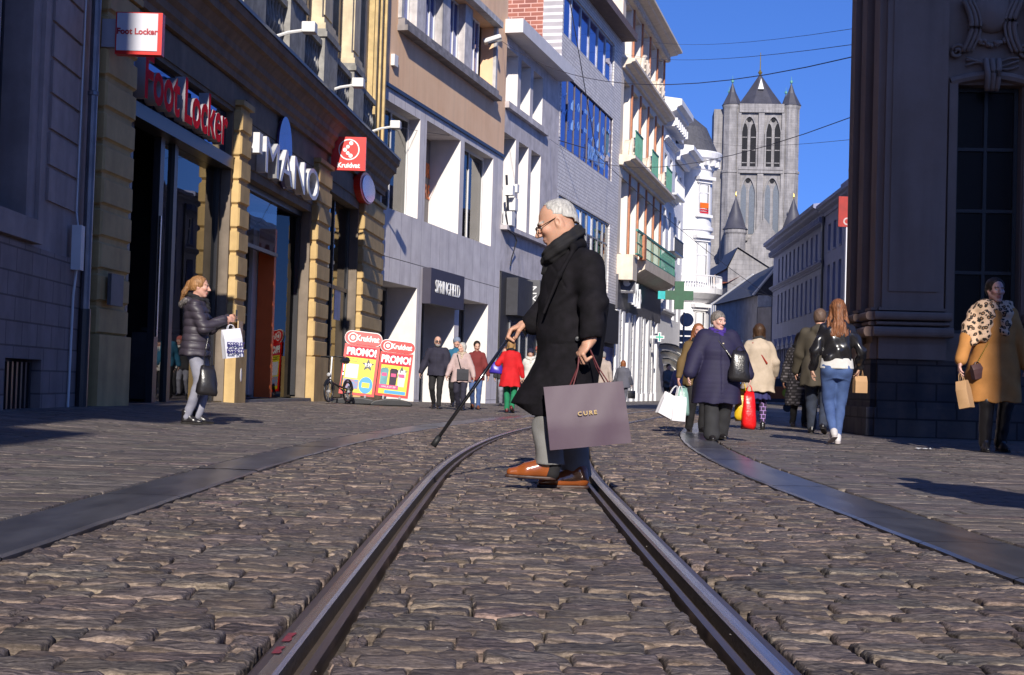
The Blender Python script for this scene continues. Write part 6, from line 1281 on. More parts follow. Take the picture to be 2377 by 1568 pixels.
# right hand group
i14 = person('distant man in grey jacket by the canopy', 1549, 947, 846, -60, dict(fem=False, coat=dict(m=cloth('slate', (.09, .10, .11)), hem=.8, t=.04), trousers=blk, hair=('short', h_dark), hands=[(.28, .1, 1.08), (.25, -.12, 1.0)], stride=.2, skin=pale))
i14b = person('distant person in violet grey coat walking away past the canopy', 1574, 953, 842, 110, dict(coat=dict(m=lav, hem=.6, t=.04), trousers=dkj, hair=('bob', h_dark), stride=.45))
i14c = person('distant person in black coat beside the brown parka', 1590, 948, 838, 100, dict(coat=dict(m=blk, hem=.6, t=.04), trousers=blk, hair=('bob', h_dark), stride=.25))
i13 = person('woman in olive brown parka with long auburn hair half hidden', 1614, 1004, 754, -78, dict(coat=dict(m=brown, hem=.74, t=.04, wr=.009, hood=True), trousers=blk, legw=1.15, hair=('long', h_red), scarf=(blk, 1.0), hands=[(.14, .28, .86), (.12, -.36, .80)], stride=.16, hyaw=-10, skin=(.62, .32, .25)))
p = W_(i13, i13['wr'][1] + Vector((.06, -.02, -.13))); mw = mat('white_carrier', (.78, .76, .78), rough=.5, var=.03, bump=.05)
bag('white shopping bag swung furthest left by the woman in the olive parka', p + Vector((-.03, 0, 0)), .26, .32, .08, mw, hh=.14, yaw=R(25), tilt=R(24)); bag('white shopping bag hanging upright beside the swung one', p + Vector((.02, -.03, 0)), .20, .34, .08, mw, hh=.14, yaw=R(20), tilt=R(4)); bag('pale green plastic bag next to the white shopping bags', p + Vector((.06, .03, .0)), .20, .36, .14, mat('mint_plastic', (.25, .42, .36), rough=.35, bump=.4, bscale=30, var=.15), hh=.03, soft=True)
p = W_(i13, i13['wr'][0] + Vector((.05, .0, -.12))); bag('bright red bag hanging between the olive parka and the navy coat', p + Vector((.0, .0, 0)), .22, .30, .08, mat('red_plastic', (.75, .01, .01), rough=.3, bump=.5, bscale=25, var=.1), hh=.1, soft=True)
# large woman in navy quilted coat
i12 = person('stout woman with short grey hair in long navy quilted coat', 1660, 1023, 727, -84, dict(coat=dict(m=navy, hem=.50, t=.06, puff=(.055, .0016), wr=.006, flare=1.08, sleeve=1.35, buttons=(4, mat('brass', (.7, .6, .4), rough=.3, metal=.8))), trousers=char, legw=1.35, cuff=.07, vox=.007, hair=('short', mat('hair_salt', (.26, .23, .21), rough=.6, scale=22, stretch=(3, 3, 1), col2=(.08, .065, .055), bump=.6, bscale=60, bdist=.004)), w=1.30, belly=1.2, hands=[(.08, .34, .86), (.14, -.36, .80)], hs=1.06, feet=[(-.10, .07, .02), (.12, -.06, 0)], hyaw=22, hpitch=10, skin=(.66, .40, .33), scarf=(cloth('violet_scarf', (.05, .02, .22)), 1.2)))
strap(i12, (.16, -.05, 1.36), (.30, .16, 1.06), M_leather, r=.010); p = W_(i12, (.30, .19, 1.10)); bag('black leather shoulder bag on the front of the navy quilted coat', p, .25, .34, .12, M_leather, name='shoulder_bag', hh=.06, soft=True, yaw=R(0))
p = W_(i12, i12['wr'][0] + Vector((.02, .02, -.12))); mr = mat('red_plastic', (.75, .01, .01)); bag('red plastic bag with yellow print carried beside the navy quilted coat', p, .18, .42, .14, mr, hh=.08, soft=True); bag('yellow and red plastic bag behind the red one', p + Vector((-.07, .06, .03)), .18, .36, .12, mat('yellow_plastic', (.8, .5, .02), rough=.3, bump=.3), hh=.08, soft=True)
# beige coat from behind
i15 = person('woman in beige coat seen from behind with red shoulder strap', 1757, 998, 754, 88, dict(coat=dict(m=beige, hem=.62, t=.04, flare=1.12, wr=.007), trousers=cloth('patterned_tights', (.05, .03, .07), brick=dict(w=.06, h=.06, m=.005, mc=(9, 9, 9), ax=1)), cuff=.035, legw=.95, hair=('bob', hairm('dark_brown', (.09, .045, .022), (.03, .015, .01))), scarf=(char, .9), hairline=.06, skirt=(cloth('blue_skirt', (.03, .03, .13)), .50, .75, 1.0), hands=[(.14, .26, .92), (.12, -.26, .90)], feet=[(.04, .075, 0), (-.04, -.075, 0)], w=1.12, boot=.01))
strap(i15, (-.10, .12, 1.42), (-.155, -.12, 1.08), cloth('red_strap', (.30, .03, .015), rough=.4), r=.016)
# houndstooth coat, olive coat man, jeans woman
i16 = person('woman in black headscarf and long checked coat in the shade', 1853, 992, 774, -85, dict(coat=dict(m=cloth('checked', (.17, .15, .16), brick=dict(w=.05, h=.05, m=.012, mc=(.12, .11, .12), c2=(.3, .3, .3))), hem=.38, t=.05, flare=1.1), trousers=blk, hair=('long', h_dark), scarf=(blk, 1.4), stride=.2, skin=(.30, .15, .10)))
i17 = person('balding man in dark olive coat and jeans seen from behind', 1897, 1008, 720, 76, dict(fem=False, coat=dict(m=olive, hem=.66, t=.05, wr=.008, hood=True, sleeve=1.15), trousers=dkj, legw=1.15, hair=('short', hairm('thin_brown', (.16, .10, .07), (.08, .05, .04))), hands=[(.20, .30, .84), (.05, -.30, .84)], stride=.42, w=1.1, skin=(.55, .30, .22)))
i18 = person('woman with long auburn hair, black leather jacket and tight blue jeans', 1938, 1032, 698, 86, dict(coat=dict(m=cloth('jacket_leather', (.016, .015, .017), rough=.25, bump=.15, bscale=40, sheen=0, spec=.7), hem=1.0, t=.03, wr=.010, wf=22, flare=1.04, p=2.4), trousers=jeans, bum=True, legw=1.02, cuff=.032, hair=('long', hairm('ombre', (.30, .12, .05), (.08, .03, .015))), top=(white, .90), hands=[(.12, .27, .90), (.16, -.29, .94)], feet=[(-.10, .035, .06), (.10, -.045, 0)], shoes=(mat('white_trainer', (.70, .66, .66), rough=.5, bump=.05), mat('trainer_sole', (.62, .55, .54), rough=.6)), hairline=.07))
kraft = mat('kraft_paper', (.46, .27, .13), rough=.7, var=.05, bump=.1)
p = W_(i18, i18['wr'][1] + Vector((.08, -.03, -.02))); bag('small kraft paper bag held by the woman in the leather jacket', p, .15, .20, .09, kraft, hh=.09, yaw=R(10))
# leopard scarf woman, right
def leopard():
    m = bpy.data.materials.new('leopard_scarf'); m.use_nodes = True; nt = m.node_tree; L = nt.links.new; b = nt.nodes['Principled BSDF']; b.inputs['Roughness'].default_value = .85
    tc_ = _n(nt, 'ShaderNodeTexCoord'); no = _n(nt, 'ShaderNodeTexNoise'); no.inputs['Scale'].default_value = 30; L(tc_.outputs['Object'], no.inputs[0])
    ad = _n(nt, 'ShaderNodeVectorMath', operation='MULTIPLY_ADD'); ad.inputs[1].default_value = (.03, .03, .03); L(no.outputs['Color'], ad.inputs[0]); L(tc_.outputs['Object'], ad.inputs[2])
    vo = _n(nt, 'ShaderNodeTexVoronoi'); vo.inputs['Scale'].default_value = 21; L(ad.outputs[0], vo.inputs[0])
    rp = _n(nt, 'ShaderNodeValToRGB'); L(vo.outputs[0], rp.inputs[0]); e = rp.color_ramp.elements; e[0].position = 0; e[0].color = (.34, .18, .09, 1); e[1].position = .20; e[1].color = (.30, .16, .08, 1)
    for p_, c_ in ((.24, (.012, .01, .01, 1)), (.44, (.012, .01, .01, 1)), (.49, (.62, .42, .28, 1))): k = e.new(p_); k.color = c_
    L(rp.outputs[0], b.inputs['Base Color']); return m
i19 = person('woman in camel coat with leopard print scarf half lit at the right edge', 2302, 1050, 650, -90, dict(coat=dict(m=camel, hem=.50, t=.04, flare=1.12, wr=.006), trousers=M_leather, legw=1.05, cuff=.045, hair=('bun', h_dark), hands=[(.10, .28, .84), (.16, -.36, .84)], feet=[(-.05, .09, 0), (.02, -.07, 0)], w=1.12, hyaw=6, hpitch=4, skin=(.62, .36, .30), boot=.12))
LM = leopard(); s_ = i19['s']; P_ = i19['P']
sdf_obj('scarf', [cone(P_(-.02, .12, 1.44), .085 * s_, P_(.05, -.12, 1.44), .09 * s_, .04), cone(P_(.0, -.17, 1.40), .085 * s_, P_(.03, -.26, 1.22), .07 * s_, .04), cone(P_(.03, -.26, 1.22), .07 * s_, P_(.09, -.30, 1.04), .03 * s_, .04), cone(P_(.08, -.10, 1.36), .09 * s_, P_(.13, -.14, 1.14), .06 * s_, .05), cone(P_(.08, .08, 1.38), .08 * s_, P_(.13, .05, 1.20), .06 * s_, .05), cone(P_(-.08, 0, 1.48), .06 * s_, P_(-.08, .0, 1.44), .09 * s_, .05), cone(P_(.05, -.2, 1.25), .06 * s_, P_(.12, -.24, 1.08), .04 * s_, .06)], .009, LM, i19['body'], lambda F, P: F + .007 * np.sin(P[..., 2] * 55 + 3 * np.sin(P[..., 1] * 14)))
p = W_(i19, i19['wr'][1] + Vector((.06, -.02, -.14))); bag('tall kraft paper bag hanging from the hand of the leopard scarf woman', p, .12, .30, .16, kraft, hh=.08, yaw=R(-35), tilt=R(-12))
p = W_(i19, (.16, -.24, .98)); t, _ = bag('small brown leather bag on a gold chain under the leopard scarf', p, .15, .16, .07, mat('brown_leather', (.07, .03, .025), rough=.4), name='chain_bag', hh=.02, yaw=R(15), tilt=R(-14))
q = MB()
for k in range(12):
    c = p + Vector((.02 + .010 * k, 0, .01 + .019 * k)); q.lathe(c, [(.001, -.011), (.007, -.006), (.007, .006), (.001, .011)], 6)
q.build('chain', M_gold, t)

# ---------------------------------------------------------------- the old man with cane and bag, centre
MX, MY = gp(1318, 1131, 0).x, 8.30
def m_(x, y, Y): w = at(x, y, Y); return V3(-(w.x - MX), -(w.y - MY), w.z)
def sz(px, Y=8.3): return px * Y / FX
mhc = m_(1291, 519, 8.34); mhs = 1.10; mHM = rotz(R(3)) @ roty(R(24))
mp = head_prims(mhc, mhs, mHM, fem=False)
mp += [cone(m_(1306, 545, 8.34), sz(33), m_(1330, 600, 8.34), sz(36), .04)]
shN, shF = m_(1368, 606, 8.14), m_(1322, 606, 8.54); elN, elF = m_(1374, 706, 8.05), m_(1270, 722, 8.62); wrN, wrF = m_(1372, 788, 8.00), m_(1226, 753, 8.56)
mp += [cone(m_(1338, 625, 8.34), sz(44), m_(1325, 850, 8.34), sz(50), .05), cone(shN, .05, elN, .042, .03), cone(elN, .04, wrN, .028, .02), cone(shF, .05, elF, .042, .03), cone(elF, .04, wrF, .028, .02)]
hpN, hpF = m_(1312, 885, 8.26), m_(1326, 885, 8.42); kN, kF = m_(1274, 985, 8.2), m_(1322, 1000, 8.42); aN, aF = m_(1276, 1080, 8.17), m_(1340, 1106, 8.40)
mp += [cone(hpN, .08, kN, .055, .03), cone(kN, .055, aN, .04, .02), cone(hpF, .08, kF, .055, .03), cone(kF, .055, aF, .04, .02)]
# near hand: fist round the bag handles; far hand: over the cane
mp += hand_prims(wrN, V3(.55, 0, -.8), V3(0, -.25, -1) + V3(0.0, .0, 0), 1.12, curl=1.0, side=1, grip=True)
mp += hand_prims(wrF, m_(1186, 766, 8.555) - wrF, V3(-.35, 0, -1), 1.15, curl=.85, side=-1, grip=True)
mbody = sdf_obj('person', mp, .0050, M_skin, None, col=head_col(mhc, mhs, mHM, (.58, .32, .22), (.53, .28, .21), (.35, .30, .27)))
mbody.location = (MX, MY, 0); mbody.rotation_euler = (0, 0, math.pi)
tag(mbody, 'old man in long black overcoat stepping over the tram rail with cane and bag', 'person')
# hair: swept back silver, high forehead
Lh = lambda P: ((P - mhc) @ mHM) / mhs
hf = lambda *a: mhc + (mHM @ V3(*a)) * mhs
def mclip(F, P):
    q = Lh(P); x_, y_, z_ = q[..., 0], q[..., 1], q[..., 2]; F = F + .0006 * np.sin(150 * (z_ * .9 + .45 * x_) + 10 * y_)
    line = .020 + .45 * (z_ - .09) - 1.0 * np.clip(.045 - z_, 0, .06) + .005 * np.sin(z_ * 170) + .003 * np.sin(z_ * 410 + 1)        # front hair line, falls back behind the ear
    return np.maximum(F, np.maximum((x_ - line) * mhs, (-.10 - z_) * mhs))
sdf_obj('hair', [ell(hf(-.022, 0, .036), V3(.0985, .0775, .0865) * mhs, mHM, .02), ell(hf(-.055, 0, -.02), V3(.062, .074, .068) * mhs, mHM, .03)], .0045, mat('hair_silver', (.50, .48, .46), rough=.4, scale=3, stretch=(6, 6, 75), ang=0, col2=(.22, .20, .19), bump=.5, bscale=4, bdist=.004, spec=.35), mbody, mclip)
q = MB(); fr = mat('spectacle_frame', (.03, .02, .02), rough=.2, metal=.3, bump=0); ax_ = tuple(Vector(mHM @ V3(*v_)) for v_ in ((0, 1, 0), (0, 0, 1), (1, 0, 0)))
for yy in (.032, -.032): q.tube([Vector(hf(.106, yy + .026 * math.cos(a_), .0 + .018 * math.sin(a_))) for a_ in [2 * math.pi * k / 18 for k in range(19)]], .0022, 6)
q.tube([Vector(hf(.108, -.008, .006)), Vector(hf(.112, 0, .009)), Vector(hf(.108, .008, .006))], .002, 6)
for yy in (1, -1): q.tube([Vector(hf(.104, .058 * yy, .006)), Vector(hf(.06, .070 * yy, .014)), Vector(hf(.0, .079 * yy, .022)), Vector(hf(-.018, .080 * yy, .008))], .0025, 6)
gl = q.build('glasses', fr, None); gl.parent = mbody
q = MB()
for yy in (.032, -.032): q.lathe(Vector(hf(.1055, yy, 0)), [(.0, .001), (.0235, .0)], 16, axis=ax_)
g2 = q.build('lens', glass('lens_glass', .9), gl); g2.location = (0, 0, 0)
# overcoat: cross sections read along the height
rows = []
for (y, xf, xb, Yc, ry) in ((556, 1308, 1352, 8.34, .08), (575, 1292, 1362, 8.34, .15), (592, 1280, 1376, 8.34, .20), (620, 1264, 1391, 8.34, .235), (660, 1256, 1402, 8.33, .24), (700, 1252, 1409, 8.33, .235), (750, 1250, 1409, 8.32, .225), (800, 1246, 1404, 8.32, .225), (840, 1240, 1396, 8.32, .225), (870, 1228, 1391, 8.32, .225), (895, 1214, 1389, 8.32, .225), (918, 1199, 1387, 8.32, .225), (936, 1187, 1386, 8.32, .22), (962, 1215, 1386, 8.32, .21)):
    a, b = m_(xf, y, Yc), m_(xb, y, Yc); rows.append((a[2], (a[0] + b[0]) / 2, a[1], (a[0] - b[0]) / 2, ry))
coatm = cloth('overcoat', (.0095, .008, .0115), spec=.2, var=.3, scale=14, bump=.4, bscale=220, sheen=0)
cf = lambda P: np.clip((m_(1300, 800, 8.3)[2] - P[..., 2]) / .45, 0, 1)
hemz = m_(1187, 930, 8.3)[2]
def cmod(F, P):
    z = P[..., 2]; x = P[..., 0]; y = P[..., 1]
    F = F + cf(P) * .020 * np.sin(x * 22 + z * 20 + 1.2 * np.sin(z * 7 + x * 5)) + .010 * np.clip(1 - np.abs(z - 1.0) / .5, 0, 1) * np.sin(x * 12 - z * 9 + 2 * np.sin(z * 5)) + .0035 * np.sin(z * 31 + 2.2 * np.sin(x * 17)) * np.sin(x * 19 + z * 8)
    hem = hemz - .55 * np.clip(rows[-2][1] + rows[-2][3] - x - .02, 0, .10) - .05 * np.clip(.3 - x, 0, 1)   # hem sweeps down behind the flying tip
    F = np.maximum(F, hem - .02 - z)
    pk = m_(1310, 800, 8.3)[2]; F = F + .005 * np.exp(-((z - pk + .05 * x) / .006)**2) * (np.abs(x - .02) < .10) * (y > 0)       # pocket flap line
    F = F + .005 * (y > .12) * np.sin(z * 60 + x * 45) * np.exp(-((z - elN[2]) / .10)**2) + .006 * np.exp(-((z - 1.02 - 1.6 * (x + .01)) / .008)**2) * (y > .1) * (z > 1.12); return F
cp = [loft(rows, .03, p=2.2)]
cp += [cone(shN + V3(0, -.01, -.02), .085, elN, .076, .05), cone(elN, .076, wrN + V3(0, 0, .03), .070, .03), cone(shF, .094, elF, .075, .05), cone(elF, .075, wrF + V3(-.02, 0, 0), .058, .03), cone(m_(1330, 570, 8.34), .075, m_(1322, 600, 8.34), .10, .04)]
cp += [cone(wrN + V3(0, 0, -.03), .055, wrN + V3(0, 0, -.2), .055, .012, 's'), cone(wrF + V3(.03, 0, -.02), .046, wrF + V3(.2, 0, -.05), .05, .012, 's')]
mcoat = sdf_obj('overcoat', cp, .0078, coatm, mbody, cmod)
q = MB()
for (x, y) in ((1345, 812), (1336, 790)): c = m_(x, y, 8.3); q = MB(); q.lathe(Vector((c[0], .225, c[2])), [(.001, .004), (.012, .003), (.013, -.01)], 10, axis=(Vector((1, 0, 0)), Vector((0, 0, 1)), Vector((0, 1, 0)))); b_ = q.build('button', M_fdark, None); b_.parent = mcoat
lc = [cone(m_(1334, 576, 8.15), .013, m_(1298, 640, 8.095), .013, .02), cone(m_(1298, 640, 8.095), .013, m_(1262, 728, 8.10), .008, .02), cone(m_(1350, 566, 8.24), .024, m_(1330, 572, 8.15), .022, .02), cone(m_(1352, 566, 8.4), .026, m_(1350, 566, 8.24), .024, .02)]
sdf_obj('lapel', lc, .006, coatm, mcoat)
wrap = [(1338, 541, 8.24, 15), (1318, 556, 8.19, 18), (1298, 574, 8.17, 21), (1282, 592, 8.20, 21), (1276, 602, 8.30, 20), (1278, 600, 8.40, 19), (1300, 580, 8.48, 18), (1322, 558, 8.47, 17), (1340, 543, 8.42, 16), (1342, 539, 8.33, 16), (1338, 541, 8.24, 15)]
sdf_obj('scarf', [cone(m_(*wrap[k][:3]), sz(wrap[k][3] * .88), m_(*wrap[k + 1][:3]), sz(wrap[k + 1][3] * .88), .03) for k in range(10)] + [cone(m_(1276, 602, 8.26), sz(19), m_(1268, 634, 8.27), sz(11), .03), cone(m_(1312, 578, 8.34), sz(22), m_(1318, 606, 8.34), sz(36), .03)], .006, cloth('black_scarf', (.008, .007, .009), sheen=0, bscale=120), mbody, lambda F, P: F + .0036 * np.sin(P[..., 2] * 105 + P[..., 0] * 78 + 1.5 * np.sin(P[..., 1] * 12)) + .0015 * np.sin(P[..., 2] * 230 + P[..., 0] * 150))
wool = cloth('grey_flannel', (.22, .215, .21), bump=.4)
wk = wrinkle(.005, 24)
sdf_obj('trousers', [cone(hpN, .105, kN, .086, .04), cone(kN, .086, aN + V3(-.0, 0, .01), .082, .03), cone(hpF, .115, kF, .092, .04), cone(kF, .092, aF + V3(0, 0, .01), .082, .03), ell(m_(1318, 878, 8.34), (.13, .16, .1), None, .04)], .0075, wool, mbody, lambda F, P: np.maximum(F + wk(P), np.where(P[..., 1] > .02, m_(1270, 1078, 8.17)[2], m_(1340, 1107, 8.4)[2]) - P[..., 2]))
for (a, xx, yy, Y) in ((aN, 1252, 1088, 8.17), (aF, 1336, 1110, 8.40)): sdf_obj('sock', [cone(a + V3(-.02, 0, .03), .05, a + V3(-.01, 0, -.04), .046, .02)], .007, blk, mbody)
tan = mat('tan_leather', (.31, .08, .017), rough=.22, var=.12, bump=.08, bscale=60, coat=.5, scale=8); tsole = mat('shoe_sole', (.07, .035, .025), rough=.5, bump=0)
def mshoe(xh, xt, ysole, Y, pitch=0.0):
    h, t = m_(xh, ysole, Y), m_(xt, ysole, Y); L = h[0] - t[0]; L = abs(L); s = L / .245; o = V3(h[0] + .073 * s, h[1], h[2] + .085 * s)
    return shoe(mbody, o, (1, .02, 0), tan, tsole, s, .005, pitch=pitch)
mshoe(1293, 1183, 1113, 8.17, R(-2)); mshoe(1368, 1256, 1134, 8.36)
# cane and shopping bag are things of their own
t = thing('walking_cane', 'glossy black walking cane held out to the left by the old man', 'cane', at(1005, 1037, 8.50)); q = MB(); q.tube([at(1196, 764, 8.555), at(1010, 1028, 8.5)], .0105, 12); M_cane = mat('cane_lacquer', (.012, .012, .014), rough=.12, bump=0, coat=1, spec=.8); q.build('shaft', M_cane, t, smooth=True)
q = MB(); q.tube([at(1020, 1014, 8.502), at(1005, 1036, 8.5)], .0165, 12, r1=.019); q.build('rubber_ferrule', mat('rubber', (.015, .015, .016), rough=.6, bump=0), t, smooth=True)
q = MB(); q.tube([at(1222, 778, 8.56), at(1214, 764, 8.557), at(1200, 757, 8.555), at(1188, 762, 8.555), at(1182, 774, 8.555)], .012, 10); q.build('crook_handle', M_cane, t, smooth=True)
purp = mat('mauve_paper', (.082, .050, .076), rough=.55, scale=1.6, var=.06, bump=.15, bscale=3, bdist=.02, spec=.4)
t = thing('shopping_bag', 'large mauve paper shopping bag with small gold lettering held by the old man', 'bag', at(1357, 815, 8.0))
YB = 7.93; TL, TR, BR, BL = at(1262, 899, YB), at(1447, 885, YB), at(1466, 1028, YB), at(1277, 1046, YB); dep = Vector((0, .13, 0)); q = MB(); nx_, nz_ = 12, 10
def bp_(i, j, back):
    u, v = i / nx_, j / nz_; p = (TL.lerp(TR, u)).lerp(BL.lerp(BR, u), v); b = math.sin(math.pi * u) * .012 * (.3 + v) + .006 * math.sin(u * 9 + v * 4); d = (.35 + .65 * min(1, v * 1.6))
    return p + (dep * (.5 + .5 * d) if back else dep * (.5 - .5 * d)) + Vector((0, b if back else -b, 0))
for back in (0, 1):
    vs = [bp_(i, j, back) for i in range(nx_ + 1) for j in range(nz_ + 1)]; q.add(vs, [(i * (nz_ + 1) + j, (i + 1) * (nz_ + 1) + j, (i + 1) * (nz_ + 1) + j + 1, i * (nz_ + 1) + j + 1) for i in range(nx_) for j in range(nz_)])
for i in (0, nx_):
    vs = []
    for j in range(nz_ + 1): a, b = bp_(i, j, 0), bp_(i, j, 1); inn = (TR - TL) * (.02 if i == 0 else -.02) * (1 - j / nz_); vs += [a, (a + b) / 2 + inn, b]
    q.add(vs, [(3 * j + k, 3 * j + k + 1, 3 * j + k + 4, 3 * j + k + 3) for j in range(nz_) for k in range(2)])
vs = [bp_(0, nz_, 0), bp_(nx_, nz_, 0), bp_(nx_, nz_, 1), bp_(0, nz_, 1)]; q.add(vs, [(0, 1, 2, 3)])
q.build('bag_body', purp, t, smooth=True)
cmid = (TL + TR + BL + BR) / 4; rr_ = (BR - BL).normalized(); text_obj('bag_lettering', 'CURE', .030, mat('gold_foil', (.75, .52, .22), rough=.3, metal=.7, bump=0), cmid + Vector((0, -.0155, .012)), rr_, (TL - BL).normalized(), t, ext=.0015, sx=1.15, spacing=1.35, bold=.0008)
cord = mat('burgundy_cord', (.12, .02, .025), rough=.6, bump=.3)
for (xa, xb, dy) in ((1330, 1418, .045), (1322, 1410, .085)):
    a, b = at(xa, 893, YB) + Vector((0, dy, -.02)), at(xb, 886, YB) + Vector((0, dy, -.02)); k = [at(1345 + (6 if dy > .05 else 0), 812, 8.0), at(1370, 812, 8.0)]
    q = MB(); q.tube([a, a.lerp(k[0], .5) + Vector((.01, 0, 0)), k[0], (k[0] + k[1]) / 2 + Vector((0, 0, .006)), k[1], b.lerp(k[1], .5) + Vector((-.01, 0, 0)), b], .0042, 6); q.build('handle', cord, t)

# ================================================================ shop signs on the sandstone building
class Fr:
    """free frame: r right, up, n towards the viewer of the face"""
    def __init__(s, o, r, up): s.o = Vector(o); s.du = Vector(r).normalized(); s.up = Vector(up).normalized(); s.n = s.du.cross(s.up); s.ang = 0
    def w(s, u, z, d=0): return s.o + s.du * u + s.up * z + s.n * d
def two_tone(o, n, m2):
    o.data.materials.append(m2)
    for p in o.data.polygons: p.material_index = 0 if p.normal.dot(n) > .7 else 1
M_red = mat('sign_red', (.72, .012, .008), rough=.35, var=.02, bump=0); M_pgrey = mat('letter_side', (.42, .40, .43), rough=.5, var=.05, bump=0); M_swh = mat('sign_face', (.62, .62, .68), rough=.35, var=.04, scale=1, bump=0)
c = at(322, 78, 20.6); t, F, r = sign_box('box_sign', 'square white box sign with red rim and small red lettering above the mirror band', c, .66, .60, .16, M_red, 'sign')
q = MB(); q.box(F, .02, .60, c.z - .25, c.z + .285, .003, .012); q.build('sign_face', M_swh, t)
text_obj('sign_lettering', 'Foot Locker', .118, mat('letter_red', (.45, .01, .03), bump=0, rough=.4), F.w(.31, c.z + .02, .016), r, UP, t, ext=.003, bold=.004, sx=.98)
q = MB(); q.box(F, -.2, .0, c.z - .2, c.z + .2, -.12, -.02); q.build('bracket', M_pgrey, t)
q = MB(); lt = text_obj('channel_letters', 'Foot Locker', 1.02, mat('letter_pink', (.95, .012, .03), rough=.75, spec=.1, bump=0), fB.w(4.15, 5.14, .06), fB.du, UP, None, ext=.09, bold=.025, sx=.93, spacing=.97)
two_tone(lt, fB.n, M_pgrey); tag(lt, 'big pink red channel letters on the blue mirror band of the left shop', 'lettering')
M_silver = mat('brushed_silver', (.62, .62, .64), rough=.35, metal=.3, bump=0)
lt = text_obj('channel_letters', 'MANO', 1.05, M_silver, fB.w(11.55, 5.05, .13), fB.du, UP, None, ext=.10, bold=.0, sx=1.62, spacing=1.02); tag(lt, 'silver white channel letters over the shoe shop with the orange wall', 'lettering'); two_tone(lt, fB.n, mat('white_side', (.8, .8, .8), rough=.4, bump=0))
def ellipse_plate(F, u, z, a, b, d0, d1, n=28): return [(u + a * math.cos(2 * math.pi * k / n), z + b * math.sin(2 * math.pi * k / n)) for k in range(n)]
t = thing('oval_sign', 'tall pointed oval glass sign behind the silver letters of the shoe shop', 'sign', fB.w(11.0, 5.5)); q = MB(); q.prism(fB, ellipse_plate(fB, 11.15, 5.45, .62, .78, 0, 0), .06, .11); q.build('glass_plate', mat('purple_glass', (.16, .10, .26), rough=.06, bump=0, metal=.6), t); q = MB(); q.prism(fB, ellipse_plate(fB, 11.15, 5.45, .5, .62, 0, 0), .0, .058); q.build('back_box', M_fdark, t)
q = MB(); q.box(fB, 8.3, 8.55, 5.0, 5.4, .02, .28); tag(q.build('alarm_box', M_fwhite), 'small white alarm box left of the silver letters', 'alarm box')
# red square sign with ring emblem
c = at(809, 357, 36.4); t, F, r = sign_box('box_sign', 'red square hanging sign with white ring emblem and white lettering under the cornice', c, .86, .84, .14, M_red, 'sign')
M_sw = mat('pure_white', (.85, .85, .85), rough=.4, var=0, bump=0); ax3 = (F.du, UP, F.n); cc = F.w(.44, c.z + .10, .004)
q = MB(); q.lathe(cc, [(.235, 0), (.235, .01), (.265, .01), (.265, 0)], 28, axis=ax3)
for (dx, dz, rr_) in ((.05, .16, .052), (-.03, .07, .045), (-.10, -.01, .05), (-.03, -.09, .045), (.045, -.155, .052)): q.lathe(cc + F.du * dx + UP * dz, [(.0, .012), (rr_, .01), (rr_, 0)], 14, axis=ax3)
q.build('ring_emblem', M_sw, t); text_obj('sign_lettering', 'Kruidvat', .17, M_sw, F.w(.44, c.z - .30, .006), r, UP, t, ext=.003, bold=.006, sx=.95)
t = thing('oval_sign', 'red oval wall sign with bluish glossy face beside the red square sign', 'sign', fB.w(20.6, 6.0)); q = MB(); q.prism(fB, ellipse_plate(fB, 20.4, 5.95, 1.15, .42, 0, 0), .02, .22); q.build('red_rim', M_red, t); q = MB(); q.prism(fB, ellipse_plate(fB, 20.5, 5.95, 1.0, .36, 0, 0), .221, .24); q.build('glass_face', mat('violet_glass', (.22, .20, .45), rough=.08, metal=.5, bump=0), t)
# flood lights on the cornice, intercom, alarm, stickers
for k, (u, lab) in enumerate(((9.2, 'white flood light on an arm over the cornice, nearer one'), (14.6, 'white flood light on an arm over the cornice, middle one'), (20.2, 'white flood light on an arm at the far end of the cornice'))):
    t = thing('flood_light', lab, 'lamp', fB.w(u, 7.4, .5), 'flood lights above the cornice'); q = MB(); q.tube([fB.w(u - .1, 7.45, .2), fB.w(u, 7.6, .55), fB.w(u + .1, 7.68, .9)], .035, 6); q.build('arm', M_fwhite, t); q = MB(); q.box(fB, u + .0, u + .27, 7.62, 7.84, .82, 1.10); q.build('lamp_head', M_fwhite, t, bevel=.02)
q = MB(); q.box(fB, .45, .95, 1.55, 2.0, .215, .27); tag(q.build('metal_box', mat('dull_metal', (.13, .12, .12), rough=.5)), 'dark metal post box on the first sandstone pilaster by the drainpipe', 'box')
q = MB(); q.box(fB, 7.55, 7.85, 1.2, 1.65, .175, .2); q.box(fB, 7.55, 7.85, 1.0, 1.18, .175, .2); tag(q.build('bell_plate', mat('bell', (.50, .36, .2), rough=.4)), 'worn bell plates on the sunlit sandstone pilaster', 'bell plate')
q = MB(); q.prism(fB, ellipse_plate(fB, 7.8, .62, .06, .13, 0, 0), .211, .216); tag(q.build('round_sticker', M_sw), 'small white oval sticker low on the sunlit sandstone pilaster', 'sticker')
q = MB(); q.box(fC, .5, .85, 10.25, 10.6, .02, .14); al = q.build('alarm_box', M_fwhite); tag(al, 'white alarm box with red lens on the peach stucco', 'alarm box'); q = MB(); q.box(fC, .86, .93, 10.42, 10.58, .03, .12); q.build('red_lens', M_red, al)
t = thing('street_lamp', 'pale street lamp head strung from the corner of the peach house', 'lamp', at(1143, 92, 55)); q = MB(); p = at(1143, 92, 55); Fq_ = Fr(p, (1, 0, .35), (-.35, 0, 1)); vs = []; q.box(Fq_, -.35, .35, -.09, .09, -.2, .2); q.build('lamp_head', M_fwhite, t, bevel=.06); q = MB(); q.box(Fq_, -.2, .34, -.13, -.092, -.15, .15); q.build('lens', mat('lamp_lens', (.08, .08, .09), rough=.1, bump=0), t)

